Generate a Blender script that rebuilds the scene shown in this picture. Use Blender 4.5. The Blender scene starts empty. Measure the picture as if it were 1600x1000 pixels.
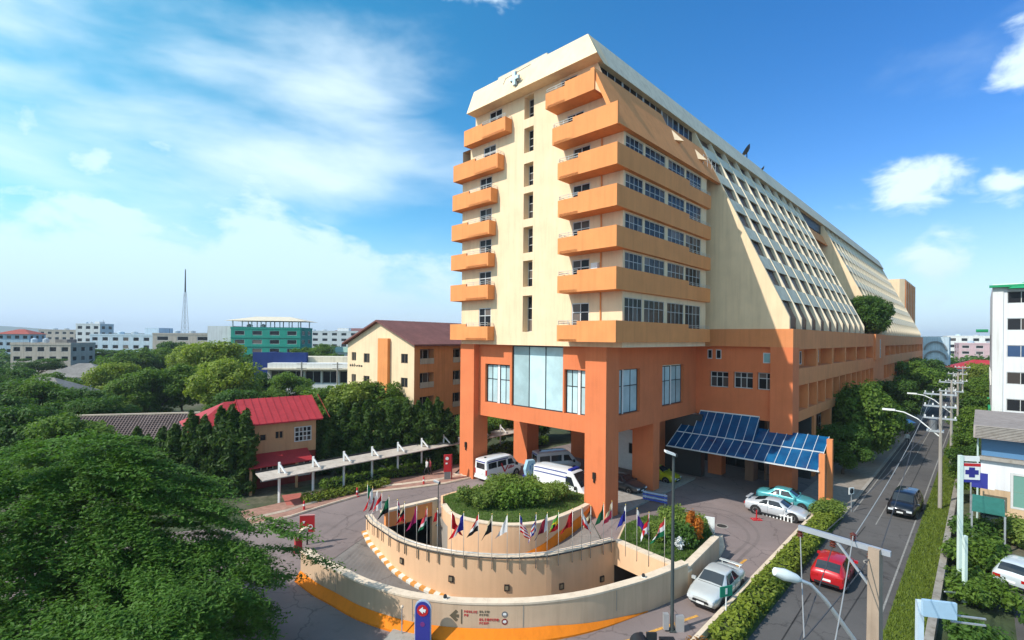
import bpy, bmesh, math, random
import numpy as np
from mathutils import Vector, Matrix, geometry
R = math.radians
scene = bpy.context.scene
COL = scene.collection
# ------------------------------------------------------------------ camera
H = 14.0                      # camera height above the forecourt
F = 762.0                     # focal length in photo pixels (1600 wide)
ROLL = 0.009
cam_d = bpy.data.cameras.new('camera')
cam = bpy.data.objects.new('camera', cam_d); COL.objects.link(cam)
cam_d.sensor_width = 36.0
cam_d.lens = 36.0 * F / 1600.0
cam_d.shift_y = 27.0 / 1600.0
cam_d.clip_start = 0.2; cam_d.clip_end = 9000
cam.matrix_world = Matrix.Translation((0, 0, H)) @ Matrix.Rotation(R(90), 4, 'X') @ Matrix.Rotation(ROLL, 4, 'Z')
scene.camera = cam
# ------------------------------------------------------------------ light
BROT = math.atan2(0.720, 0.694)          # direction of the long street wing
cb, sb = math.cos(BROT), math.sin(BROT)
_l = (1.0, -0.36, -1.02)                 # sunlight travel in the building frame
SUNV = Vector((cb * _l[0] - sb * _l[1], sb * _l[0] + cb * _l[1], _l[2])).normalized()
sun_d = bpy.data.lights.new('sun', 'SUN'); sun = bpy.data.objects.new('sun', sun_d); COL.objects.link(sun)
sun_d.energy = 4.15; sun_d.angle = R(0.55); sun_d.color = (1.0, 0.955, 0.88)
sun.rotation_euler = SUNV.to_track_quat('-Z', 'Y').to_euler()
sun.location = (-60, -40, 80)
to_sun = -SUNV
SUN_EL = math.asin(to_sun.z); SUN_AZ = math.atan2(to_sun.x, to_sun.y)

world = bpy.data.worlds.new('World'); scene.world = world; world.use_nodes = True
wn = world.node_tree.nodes; wl = world.node_tree.links
for n in list(wn): wn.remove(n)
def wnode(t, **k):
    n = wn.new(t)
    for a, b in k.items(): setattr(n, a, b)
    return n
def wmath(op, a, b=None, c=None, clamp=False):
    n = wn.new('ShaderNodeMath'); n.operation = op; n.use_clamp = clamp
    for i, v in enumerate((a, b, c)):
        if v is None: continue
        if isinstance(v, (int, float)): n.inputs[i].default_value = v
        else: wl.new(v, n.inputs[i])
    return n.outputs[0]
def wmap(v, a, b, c, d, smooth=True):
    n = wn.new('ShaderNodeMapRange'); n.interpolation_type = 'SMOOTHSTEP' if smooth else 'LINEAR'
    wl.new(v, n.inputs[0])
    for i, x in enumerate((a, b, c, d)): n.inputs[i + 1].default_value = x
    return n.outputs[0]
sky = wnode('ShaderNodeTexSky'); sky.sky_type = 'NISHITA'; sky.sun_disc = False
sky.sun_elevation = SUN_EL; sky.sun_rotation = SUN_AZ
sky.air_density = 1.0; sky.dust_density = 0.6; sky.ozone_density = 2.2; sky.altitude = 0
hs = wnode('ShaderNodeHueSaturation'); hs.inputs['Saturation'].default_value = 1.4; hs.inputs['Hue'].default_value = 0.49
hs.inputs['Value'].default_value = 1.2
wl.new(sky.outputs[0], hs.inputs['Color'])
tc = wnode('ShaderNodeTexCoord'); sep = wnode('ShaderNodeSeparateXYZ'); wl.new(tc.outputs['Generated'], sep.inputs[0])
sx, sy, sz = sep.outputs
az = wmath('ARCTAN2', sx, sy); el = wmath('ARCSINE', sz)
side = wmath('ADD', wmath('MULTIPLY', sx, to_sun.x), wmath('MULTIPLY', sy, to_sun.y))
wl.new(wmap(side, -0.80, 0.40, 0.512, 0.462), hs.inputs['Hue'])
comb = wnode('ShaderNodeCombineXYZ'); wl.new(az, comb.inputs[0]); wl.new(wmath('MULTIPLY', el, 1.7), comb.inputs[1])
def wnoise(vec, scale, detail=6, rough=0.55, dist=0.0, off=(0, 0, 0), sc=(1, 1, 1), rotz=0):
    m = wn.new('ShaderNodeMapping'); wl.new(vec, m.inputs[0]); m.inputs['Location'].default_value = off; m.inputs['Scale'].default_value = sc
    m.inputs['Rotation'].default_value = (0, 0, rotz)
    n = wn.new('ShaderNodeTexNoise'); wl.new(m.outputs[0], n.inputs['Vector']); n.inputs['Scale'].default_value = scale
    n.inputs['Detail'].default_value = detail; n.inputs['Roughness'].default_value = rough; n.inputs['Distortion'].default_value = dist
    return n.outputs['Fac']
P = comb.outputs[0]
# broad streaky veil, thicker towards the left half of the view and behind
wisp = wnoise(P, 1.35, 6, 0.48, 0.25, (1.35, 0.30, 0), (1.0, 1.5, 1), -0.55)
cover = wmap(az, -0.70, 0.40, 0.075, -0.25)
streak = wnoise(P, 2.4, 7, 0.55, 0.3, (5.2, 1.1, 0), (0.9, 1.7, 1), -0.5)
veil = wmap(wmath('ADD', wmath('ADD', wisp, cover), wmath('MULTIPLY', wmath('SUBTRACT', streak, 0.5), 0.62)), 0.37, 0.74, 0.0, 0.80)
# low cumulus banks towards the left horizon
cum = wnoise(P, 4.2, 9, 0.58, 0.25, (7.3, 2.2, 0), (1, 1.0, 1))
bank = wmap(el, 0.10, 0.42, 0.17, -0.34, False)
bank2 = wmath('ADD', bank, wmap(az, -0.42, 0.10, 0.06, -0.30))
cumf = wmap(wmath('ADD', cum, bank2), 0.47, 0.62, 0.0, 0.66)
# single fair-weather clouds
def puff(a0, e0, ra, re, seed):
    dx = wmath('DIVIDE', wmath('SUBTRACT', az, a0), ra); dy = wmath('DIVIDE', wmath('SUBTRACT', el, e0), re)
    r = wmath('SQRT', wmath('ADD', wmath('MULTIPLY', dx, dx), wmath('MULTIPLY', dy, dy)))
    nn = wnoise(P, 15.0, 7, 0.55, 0.3, (seed, seed * 1.7, 0))
    return wmap(wmath('ADD', wmath('SUBTRACT', 1.0, r), wmath('MULTIPLY', wmath('SUBTRACT', nn, 0.5), 2.2)), 0.0, 0.75, 0.0, 0.85)
fac = wmath('MAXIMUM', veil, cumf)
for p in ((0.690, 0.243, 0.085, 0.046, 1.3), (0.787, 0.222, 0.034, 0.026, 4.1), (0.812, 0.385, 0.05, 0.05, 6.6),
          (0.715, 0.118, 0.05, 0.055, 8.2), (-0.06, 0.62, 0.09, 0.035, 5.5), (1.45, 0.30, 0.16, 0.07, 2.2), (2.3, 0.34, 0.2, 0.09, 9.2), (-2.4, 0.4, 0.2, 0.08, 3.3)):
    fac = wmath('MAXIMUM', fac, puff(*p))
mix = wnode('ShaderNodeMix'); mix.data_type = 'RGBA'
wl.new(fac, mix.inputs['Factor']); wl.new(hs.outputs[0], mix.inputs['A'])
CLOUD = mix.inputs['B']; CLOUD.default_value = (5.9, 7.0, 7.6, 1)
bg = wnode('ShaderNodeBackground'); bg.inputs['Strength'].default_value = 0.15
out = wnode('ShaderNodeOutputWorld')
hz = wnode('ShaderNodeMix'); hz.data_type = 'RGBA'; wl.new(wmap(el, 0.0, 0.24, 0.80, 0.0), hz.inputs['Factor']); wl.new(mix.outputs['Result'], hz.inputs['A']); hz.inputs['B'].default_value = (3.3, 4.7, 6.4, 1)
wl.new(hz.outputs['Result'], bg.inputs['Color']); wl.new(bg.outputs[0], out.inputs['Surface'])
scene.view_settings.view_transform = 'Standard'; scene.view_settings.look = 'None'
scene.view_settings.exposure = 0.22; scene.view_settings.gamma = 1.0
scene.cycles.max_bounces = 6; scene.cycles.transparent_max_bounces = 12

# ------------------------------------------------------------------ helpers
random.seed(7); rng = np.random.default_rng(7)
def px(u, v):
    x, y = u - 800.0, v - 527.0
    c, s = math.cos(ROLL), math.sin(ROLL)
    return (c * x + s * y, -s * x + c * y)
def g(u, v, z=0.0):
    """the point at height z that stands at photo position (u, v)"""
    x, y = px(u, v); d = (H - z) * F / y
    return Vector((x * d / F, d, z))
def at(u, v, d):
    x, y = px(u, v)
    return Vector((x * d / F, d, H - y * d / F))
C0 = Vector((7.26, 37.4, 0))
def bw(s, t, z=0.0):
    return Vector((C0.x + cb * s - sb * t, C0.y + sb * s + cb * t, z))
def C(h, k=1.0):
    h = h.lstrip('#'); o = []
    for i in (0, 2, 4):
        c = int(h[i:i + 2], 16) / 255.0
        o.append((c / 12.92 if c <= 0.04045 else ((c + 0.055) / 1.055) ** 2.4) * k)
    return tuple(o)
def tag(o, label=None, cat=None, group=None, kind=None):
    if label: o['label'] = label
    if cat: o['category'] = cat
    if group: o['group'] = group
    if kind: o['kind'] = kind
    return o
def thing(name, label, cat, loc=(0, 0, 0), rotz=0.0, group=None):
    o = bpy.data.objects.new(name, None); COL.objects.link(o)
    o.empty_display_size = 0.3
    o.location = loc; o.rotation_euler = (0, 0, rotz)
    return tag(o, label, cat, group)
def link(name, mesh, parent=None, loc=None, rot=None, sc=None):
    o = bpy.data.objects.new(name, mesh); COL.objects.link(o)
    if parent is not None: o.parent = parent
    if loc is not None: o.location = loc
    if rot is not None: o.rotation_euler = rot
    if sc is not None: o.scale = sc
    return o
def copy_tree(o, parent=None):
    c = o.copy(); COL.objects.link(c); c.parent = parent
    for ch in list(o.children): copy_tree(ch, c)
    return c

class MB:
    def __init__(self): self.v = []; self.f = []; self.uv = None
    def face(self, *pts):
        n = len(self.v); self.v += [tuple(p) for p in pts]; self.f.append(tuple(range(n, n + len(pts)))); return self
    def box(self, x0, x1, y0, y1, z0, z1):
        n = len(self.v)
        self.v += [(x0, y0, z0), (x1, y0, z0), (x1, y1, z0), (x0, y1, z0), (x0, y0, z1), (x1, y0, z1), (x1, y1, z1), (x0, y1, z1)]
        self.f += [(n, n + 3, n + 2, n + 1), (n + 4, n + 5, n + 6, n + 7), (n, n + 1, n + 5, n + 4), (n + 1, n + 2, n + 6, n + 5), (n + 2, n + 3, n + 7, n + 6), (n + 3, n, n + 4, n + 7)]
        return self
    def bar(self, a, b, w, h=None, up=(0, 0, 1)):
        """square bar from a to b"""
        h = h or w; a, b = Vector(a), Vector(b); d = (b - a)
        if d.length < 1e-6: return self
        d.normalize(); u = Vector(up)
        if abs(d.dot(u)) > 0.98: u = Vector((1, 0, 0))
        s = d.cross(u).normalized(); u = s.cross(d)
        n = len(self.v)
        for p in (a, b):
            for i, j in ((-1, -1), (1, -1), (1, 1), (-1, 1)): self.v.append(tuple(p + s * (i * w / 2) + u * (j * h / 2)))
        self.f += [(n, n + 1, n + 2, n + 3), (n + 7, n + 6, n + 5, n + 4)] + [(n + i, n + 4 + i, n + 4 + (i + 1) % 4, n + (i + 1) % 4) for i in range(4)]
        return self
    def tube(self, pts, rad, seg=8, cap=True):
        pts = [Vector(p) for p in pts]
        if isinstance(rad, (int, float)): rad = [rad] * len(pts)
        n0 = len(self.v); up = Vector((0, 0, 1)); prev = None
        for i, p in enumerate(pts):
            d = (pts[min(i + 1, len(pts) - 1)] - pts[max(i - 1, 0)]).normalized()
            if prev is None:
                prev = d.cross(up if abs(d.z) < 0.95 else Vector((1, 0, 0))).normalized()
            s = (prev - d * prev.dot(d)).normalized(); prev = s; u = d.cross(s)
            for k in range(seg):
                a = 2 * math.pi * k / seg
                self.v.append(tuple(p + (s * math.cos(a) + u * math.sin(a)) * rad[i]))
        for i in range(len(pts) - 1):
            for k in range(seg):
                a = n0 + i * seg + k; b = n0 + i * seg + (k + 1) % seg
                self.f.append((a, b, b + seg, a + seg))
        if cap:
            self.f.append(tuple(n0 + k for k in reversed(range(seg)))); e = n0 + (len(pts) - 1) * seg
            self.f.append(tuple(e + k for k in range(seg)))
        return self
    def prism(self, poly, z0, z1, z1f=None):
        """vertical prism over an xy polygon"""
        n = len(self.v); k = len(poly)
        self.v += [(p[0], p[1], z0) for p in poly] + [(p[0], p[1], z1) for p in poly]
        self.f += [tuple(n + i for i in reversed(range(k))), tuple(n + k + i for i in range(k))]
        self.f += [(n + i, n + (i + 1) % k, n + k + (i + 1) % k, n + k + i) for i in range(k)]
        return self
    def extrude(self, poly, off):
        """prism from a 3-D polygon moved by off"""
        n = len(self.v); k = len(poly); off = Vector(off)
        self.v += [tuple(p) for p in poly] + [tuple(Vector(p) + off) for p in poly]
        self.f += [tuple(n + i for i in reversed(range(k))), tuple(n + k + i for i in range(k))]
        self.f += [(n + i, n + (i + 1) % k, n + k + (i + 1) % k, n + k + i) for i in range(k)]
        return self
    def lathe(self, prof, seg=20, axis='Z', org=(0, 0, 0), a0=0.0, a1=2 * math.pi):
        n0 = len(self.v); o = Vector(org); full = abs(a1 - a0 - 2 * math.pi) < 1e-6
        m = seg if full else seg + 1
        for r, h in prof:
            for k in range(m):
                a = a0 + (a1 - a0) * k / seg
                c, s = r * math.cos(a), r * math.sin(a)
                p = (c, s, h) if axis == 'Z' else ((c, h, s) if axis == 'Y' else (h, c, s))
                self.v.append(tuple(o + Vector(p)))
        for i in range(len(prof) - 1):
            for k in range(seg):
                k2 = (k + 1) % m
                self.f.append((n0 + i * m + k, n0 + i * m + k2, n0 + (i + 1) * m + k2, n0 + (i + 1) * m + k))
        return self
    def grid(self, fn, nu, nv):
        n0 = len(self.v)
        for i in range(nu + 1):
            for j in range(nv + 1): self.v.append(tuple(fn(i / nu, j / nv)))
        for i in range(nu):
            for j in range(nv):
                a = n0 + i * (nv + 1) + j
                self.f.append((a, a + nv + 1, a + nv + 2, a + 1))
        return self
    def mesh(self, name, mat, smooth=False):
        me = bpy.data.meshes.new(name); me.from_pydata(self.v, [], self.f); me.update()
        if mat is not None: me.materials.append(mat)
        if smooth:
            me.polygons.foreach_set('use_smooth', [True] * len(me.polygons))
        return me
    def build(self, name, mat, parent=None, smooth=False, fix=True, angle=None):
        me = self.mesh(name, mat, smooth)
        if fix:
            bm = bmesh.new(); bm.from_mesh(me)
            bmesh.ops.remove_doubles(bm, verts=bm.verts, dist=1e-5)
            bmesh.ops.recalc_face_normals(bm, faces=bm.faces); bm.to_mesh(me); bm.free()
        if smooth: me.set_sharp_from_angle(angle=angle if angle else R(40))
        return link(name, me, parent)
def struct(o): o['kind'] = 'structure'; return o

# ------------------------------------------------------------------ materials
MATS = {}
def nodes_of(name):
    m = bpy.data.materials.new(name); m.use_nodes = True
    nt = m.node_tree; b = nt.nodes['Principled BSDF']
    return m, nt, b
def tex_noise(nt, scale, detail=4, rough=0.55, coord='Object', sc=(1, 1, 1), dist=0.0):
    t = nt.nodes.new('ShaderNodeTexCoord'); mp = nt.nodes.new('ShaderNodeMapping'); n = nt.nodes.new('ShaderNodeTexNoise')
    mp.inputs['Scale'].default_value = sc
    nt.links.new(t.outputs[coord], mp.inputs[0]); nt.links.new(mp.outputs[0], n.inputs['Vector'])
    n.inputs['Scale'].default_value = scale; n.inputs['Detail'].default_value = detail; n.inputs['Roughness'].default_value = rough
    n.inputs['Distortion'].default_value = dist
    return n
def ramp(nt, src, stops, interp='LINEAR'):
    r = nt.nodes.new('ShaderNodeValToRGB'); nt.links.new(src, r.inputs[0]); r.color_ramp.interpolation = interp
    while len(r.color_ramp.elements) > 1: r.color_ramp.elements.remove(r.color_ramp.elements[-1])
    for i, (p, c) in enumerate(stops):
        e = r.color_ramp.elements[0] if i == 0 else r.color_ramp.elements.new(p)
        e.position = p; e.color = (c[0], c[1], c[2], 1)
    return r
def mixc(nt, fac, a, b, mode='MIX'):
    m = nt.nodes.new('ShaderNodeMix'); m.data_type = 'RGBA'; m.blend_type = mode
    for k, v in (('Factor', fac), ('A', a), ('B', b)):
        s = [i for i in m.inputs if i.name == k and (i.type == 'RGBA' or k == 'Factor')][0]
        if isinstance(v, (int, float)): s.default_value = v
        elif isinstance(v, tuple): s.default_value = (v[0], v[1], v[2], 1)
        else: nt.links.new(v, s)
    return [o for o in m.outputs if o.type == 'RGBA'][0]
def bump(nt, b, src, strength=0.2, dist=0.02):
    bp = nt.nodes.new('ShaderNodeBump'); bp.inputs['Strength'].default_value = strength; bp.inputs['Distance'].default_value = dist
    nt.links.new(src, bp.inputs['Height']); nt.links.new(bp.outputs[0], b.inputs['Normal'])
def paint(name, col, var=0.07, rough=0.85, dirt=0.18, streak=True, scale=0.5, bmp=0.15, spec=0.3):
    """rendered and painted masonry: mottled, with faint rain streaks and grime"""
    if name in MATS: return MATS[name]
    m, nt, b = nodes_of(name)
    n1 = tex_noise(nt, scale, 5, 0.6); n2 = tex_noise(nt, 1.0, 5, 0.65, sc=(2.6, 2.6, 0.16))
    lo = tuple(c * (1 - var) for c in col); hi = tuple(min(1, c * (1 + var)) for c in col)
    base = ramp(nt, n1.outputs['Fac'], [(0.3, lo), (0.7, hi)]).outputs[0]
    if dirt > 0:
        d = ramp(nt, n2.outputs['Fac'], [(0.46, (1, 1, 1)), (0.74, (1 - dirt, 1 - dirt * 1.1, 1 - dirt * 1.2))]).outputs[0]
        base = mixc(nt, 1.0, base, d, 'MULTIPLY')
    nt.links.new(base, b.inputs['Base Color']); b.inputs['Roughness'].default_value = rough; b.inputs['Specular IOR Level'].default_value = spec
    n3 = tex_noise(nt, 24, 3); bump(nt, b, n3.outputs['Fac'], bmp, 0.012)
    MATS[name] = m; return m
def plain(name, col, rough=0.6, metal=0.0, var=0.05, spec=0.4, coat=0.0, scale=3.0):
    if name in MATS: return MATS[name]
    m, nt, b = nodes_of(name)
    n1 = tex_noise(nt, scale, 3, 0.6)
    base = ramp(nt, n1.outputs['Fac'], [(0.3, tuple(c * (1 - var) for c in col)), (0.7, tuple(min(1, c * (1 + var)) for c in col))]).outputs[0]
    nt.links.new(base, b.inputs['Base Color']); b.inputs['Roughness'].default_value = rough; b.inputs['Metallic'].default_value = metal
    b.inputs['Specular IOR Level'].default_value = spec; b.inputs['Coat Weight'].default_value = coat
    MATS[name] = m; return m
def glassy(name, col, rough=0.08, spec=0.6, var=0.35, scale=0.35, curtain=None):
    """dark building glass: what is seen behind it varies a little from pane to pane"""
    if name in MATS: return MATS[name]
    m, nt, b = nodes_of(name)
    n1 = tex_noise(nt, scale, 3, 0.6)
    oi = nt.nodes.new('ShaderNodeObjectInfo')
    ad = nt.nodes.new('ShaderNodeMath'); ad.operation = 'ADD'; nt.links.new(n1.outputs['Fac'], ad.inputs[0])
    mu = nt.nodes.new('ShaderNodeMath'); mu.operation = 'MULTIPLY_ADD'; nt.links.new(oi.outputs['Random'], mu.inputs[0]); mu.inputs[1].default_value = 0.5; mu.inputs[2].default_value = -0.25
    nt.links.new(mu.outputs[0], ad.inputs[1])
    base = ramp(nt, ad.outputs[0], [(0.2, tuple(c * (1 - var) for c in col)), (0.8, tuple(min(1, c * (1 + var)) for c in col))]).outputs[0]
    if curtain:
        wn_ = nt.nodes.new('ShaderNodeTexWhiteNoise'); wn_.noise_dimensions = '1D'; nt.links.new(oi.outputs['Random'], wn_.inputs['W'])
        cu = ramp(nt, wn_.outputs['Value'], [(0, (0, 0, 0)), (0.72, (0.35,) * 3), (0.86, (1, 1, 1)), (0.93, (0.6,) * 3)], 'CONSTANT'); base = mixc(nt, cu.outputs[0], base, curtain)
    nt.links.new(base, b.inputs['Base Color']); b.inputs['Roughness'].default_value = rough; b.inputs['Specular IOR Level'].default_value = spec
    MATS[name] = m; return m
def leafmat(name, dark, light, trans=0.35):
    if name in MATS: return MATS[name]
    m, nt, b = nodes_of(name)
    ge = nt.nodes.new('ShaderNodeNewGeometry'); oi = nt.nodes.new('ShaderNodeObjectInfo')
    n1 = tex_noise(nt, 0.55, 3, 0.6)
    a1 = nt.nodes.new('ShaderNodeMath'); a1.operation = 'MULTIPLY_ADD'; nt.links.new(ge.outputs['Random Per Island'], a1.inputs[0]); a1.inputs[1].default_value = 0.55
    nt.links.new(n1.outputs['Fac'], a1.inputs[2])
    a2 = nt.nodes.new('ShaderNodeMath'); a2.operation = 'MULTIPLY_ADD'; nt.links.new(oi.outputs['Random'], a2.inputs[0]); a2.inputs[1].default_value = 0.3
    nt.links.new(a1.outputs[0], a2.inputs[2])
    base = ramp(nt, a2.outputs[0], [(0.35, dark), (1.15, light)])
    base.color_ramp.elements[1].position = 1.0
    nt.links.new(base.outputs[0], b.inputs['Base Color']); b.inputs['Roughness'].default_value = 0.55; b.inputs['Specular IOR Level'].default_value = 0.25
    tr = nt.nodes.new('ShaderNodeBsdfTranslucent'); tcol = mixc(nt, 1.0, base.outputs[0], (1.5, 1.6, 0.6), 'MULTIPLY'); nt.links.new(tcol, tr.inputs[0])
    ms = nt.nodes.new('ShaderNodeMixShader'); ms.inputs[0].default_value = trans
    nt.links.new(b.outputs[0], ms.inputs[1]); nt.links.new(tr.outputs[0], ms.inputs[2])
    nt.links.new(ms.outputs[0], nt.nodes['Material Output'].inputs['Surface'])
    MATS[name] = m; return m
def asphalt(name, col, var=0.22, patch=0.25, scale=0.22, tint=None):
    if name in MATS: return MATS[name]
    m, nt, b = nodes_of(name)
    n1 = tex_noise(nt, scale, 6, 0.62); n2 = tex_noise(nt, 60, 2, 0.6); n3 = tex_noise(nt, 0.9, 6, 0.7, dist=1.2)
    base = ramp(nt, n1.outputs['Fac'], [(0.3, tuple(c * (1 - var) for c in col)), (0.7, tuple(c * (1 + var) for c in (tint or col)))]).outputs[0]
    st = ramp(nt, n3.outputs['Fac'], [(0.55, (1, 1, 1)), (0.75, (1 - patch,) * 3)]).outputs[0]
    sp = ramp(nt, n2.outputs['Fac'], [(0.3, (0.82,) * 3), (0.7, (1.12,) * 3)]).outputs[0]
    base = mixc(nt, 1.0, mixc(nt, 1.0, base, st, 'MULTIPLY'), sp, 'MULTIPLY')
    vo_ = nt.nodes.new('ShaderNodeTexVoronoi'); vo_.feature = 'DISTANCE_TO_EDGE'; vo_.inputs['Scale'].default_value = 0.22; vo_.inputs['Randomness'].default_value = 1.0
    tco = nt.nodes.new('ShaderNodeTexCoord'); nw = tex_noise(nt, 1.1, 4, 0.6); vm = nt.nodes.new('ShaderNodeVectorMath'); vm.operation = 'MULTIPLY_ADD'; nt.links.new(nw.outputs['Color'], vm.inputs[0]); vm.inputs[1].default_value = (1.2, 1.2, 0); nt.links.new(tco.outputs['Object'], vm.inputs[2]); nt.links.new(vm.outputs[0], vo_.inputs['Vector'])
    ck = ramp(nt, vo_.outputs['Distance'], [(0.0, (0.62,) * 3), (0.012, (1, 1, 1))]).outputs[0]; base = mixc(nt, 1.0, base, ck, 'MULTIPLY')
    nt.links.new(base, b.inputs['Base Color']); b.inputs['Roughness'].default_value = 0.88; b.inputs['Specular IOR Level'].default_value = 0.25
    bump(nt, b, n2.outputs['Fac'], 0.35, 0.01)
    MATS[name] = m; return m
CREAM = paint('cream_render', (0.84, 0.63, 0.40), dirt=0.13)
CREAM2 = paint('pale_render', (0.80, 0.68, 0.50), dirt=0.22)
ORANGE = paint('orange_render', (0.77, 0.295, 0.098), dirt=0.12)
TERRA = paint('terracotta_render', (0.70, 0.195, 0.074), dirt=0.09)
TERRA2 = paint('street_wing_render', (0.70, 0.255, 0.095), dirt=0.15)
FASC = paint('grey_white_fascia', (0.68, 0.60, 0.46), dirt=0.25)
WHITE = plain('white_paint', (0.78, 0.78, 0.75), 0.5)
FRAME = plain('white_window_frame', (0.60, 0.60, 0.58), 0.45)
DGLASS = glassy('dark_window_glass', (0.020, 0.021, 0.024), 0.22, 0.14, curtain=(0.16, 0.13, 0.11))
BGLASS = glassy('brown_room_glass', (0.06, 0.036, 0.028), 0.35, 0.15, curtain=(0.20, 0.13, 0.10))
PGLASS = glassy('pale_curtain_glass', (0.46, 0.62, 0.64), 0.10, 0.5, 0.28, 0.45)
DARKM = plain('dark_metal', (0.03, 0.032, 0.035), 0.5, 0.3)
GREYM = plain('grey_metal', (0.22, 0.23, 0.24), 0.45, 0.5)
STEEL = plain('galvanised_steel', (0.55, 0.57, 0.58), 0.4, 0.6)
CONC = paint('concrete', (0.36, 0.33, 0.29), dirt=0.3, scale=0.9)
BLACK = plain('black_plastic', (0.015, 0.015, 0.017), 0.5)
RUBBER = plain('rubber', (0.02, 0.02, 0.02), 0.85)
# ------------------------------------------------------------------ curves of the ramp island
def spline(pts, n):
    pts = [Vector(p) for p in pts]
    seg = []; ext = [pts[0] * 2 - pts[1]] + pts + [pts[-1] * 2 - pts[-2]]
    dense = []
    for i in range(1, len(ext) - 2):
        for k in range(24):
            t = k / 24.0; a, b, c, d = ext[i - 1], ext[i], ext[i + 1], ext[i + 2]
            dense.append(0.5 * ((2 * b) + (c - a) * t + (2 * a - 5 * b + 4 * c - d) * t * t + (3 * b - a - 3 * c + d) * t ** 3))
    dense.append(pts[-1])
    L = [0.0]
    for i in range(1, len(dense)): L.append(L[-1] + (dense[i] - dense[i - 1]).length)
    out = []; j = 0
    for k in range(n + 1):
        q = L[-1] * k / n
        while j < len(L) - 2 and L[j + 1] < q: j += 1
        w = (q - L[j]) / max(1e-9, L[j + 1] - L[j]); out.append(dense[j].lerp(dense[j + 1], min(1, max(0, w))))
    return out
def flat(ps): return [Vector((p.x, p.y, 0)) for p in ps]
def offset(ps, d):
    o = []
    for i, p in enumerate(ps):
        t = (ps[min(i + 1, len(ps) - 1)] - ps[max(i - 1, 0)]); t.z = 0; t.normalize()
        o.append(p + Vector((-t.y, t.x, 0)) * d)          # positive = left of travel
    return o
O_px = [(470, 862), (497, 880), (526, 894), (565, 913), (620, 930), (665, 938.5), (720, 944), (800, 945), (860, 941), (920, 932), (975, 918), (1020, 904), (1075, 882)]
R_px = [(572, 806), (580, 817), (592, 825), (607, 835), (622, 844), (650, 854), (680, 861), (725, 868), (790, 872), (850, 869), (875, 865), (912, 857), (960, 845)]
P_px = [(690, 789), (700, 802), (720, 811), (760, 819), (800, 822), (840, 819), (870, 811), (905, 797), (921, 789)]
ZO, ZR, ZP = 1.6, 1.2, 0.95
OC = flat(spline([g(u, v, ZO) for u, v in O_px], 60))      # outer face of the outer wall
RC = flat(spline([g(u, v, ZR) for u, v in R_px], 60))      # outer face of the flag wall
PC = flat(spline([g(u, v, ZP) for u, v in P_px], 40))      # face of the round planter
OI = offset(OC, 0.42)                                       # inner face of the outer wall
RI = offset(RC, 0.40)
HW = [flat([g(684, 780, 1.25)])[0], flat([g(603, 799, 1.25)])[0]]   # headwall over the inner ramp
hole = OI + [RC[-1]] + list(reversed(PC)) + HW + [RI[0]]
def sheet(name, outer, holes, z, mat):
    polys = [[Vector((p[0], p[1], 0)) for p in outer]] + [[Vector((p[0], p[1], 0)) for p in h] for h in holes]
    tris = geometry.tessellate_polygon(polys); vs = [v for p in polys for v in p]
    me = bpy.data.meshes.new(name); me.from_pydata([(v.x, v.y, z) for v in vs], [], [tuple(t) for t in tris]); me.update()
    bm = bmesh.new(); bm.from_mesh(me); bmesh.ops.recalc_face_normals(bm, faces=bm.faces)
    bm.normal_update()
    if sum(f.normal.z for f in bm.faces) < 0: bmesh.ops.reverse_faces(bm, faces=bm.faces)
    bm.to_mesh(me); bm.free(); me.materials.append(mat)
    return struct(link(name, me))
# ground
def ground_mat():
    m, nt, b = nodes_of('earth_and_grass')
    n1 = tex_noise(nt, 0.05, 8, 0.65); n2 = tex_noise(nt, 1.6, 6, 0.7)
    a = ramp(nt, n1.outputs['Fac'], [(0.35, (0.035, 0.06, 0.018)), (0.5, (0.06, 0.075, 0.028)), (0.62, (0.16, 0.13, 0.09)), (0.75, (0.22, 0.20, 0.17))]).outputs[0]
    s = ramp(nt, n2.outputs['Fac'], [(0.3, (0.6,) * 3), (0.7, (1.2,) * 3)]).outputs[0]
    nt.links.new(mixc(nt, 1.0, a, s, 'MULTIPLY'), b.inputs['Base Color']); b.inputs['Roughness'].default_value = 0.95
    bump(nt, b, n2.outputs['Fac'], 0.6, 0.08); return m
GROUND = ground_mat()
sheet('ground', [(-4200, -60), (4200, -60), (4200, 4200), (-4200, 4200)], [hole], -0.03, GROUND)
FORE = asphalt('forecourt_asphalt', (0.235, 0.185, 0.172), 0.20, 0.25, 0.15)
ROAD = asphalt('road_asphalt', (0.105, 0.098, 0.094), 0.22, 0.30, 0.12)
RAMP = asphalt('ramp_concrete', (0.215, 0.19, 0.17), 0.25, 0.40, 0.35)
kerb_line = [g(395, 822), g(455, 808), g(515, 789), g(579, 770), g(640, 763.5), g(697, 756), g(738, 747)]
fore = [bw(-30, -11.4), bw(34, -11.4), bw(34, 17.5), bw(2.5, 19.5)] + [bw(-0.5, 17.6)] + list(reversed(kerb_line)) + [Vector((-30, 33, 0)), Vector((-34, 8, 0)), Vector((-5, -10, 0))]
sheet('forecourt_paving', [(p.x, p.y) for p in fore], [hole], 0.0, FORE)
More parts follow.
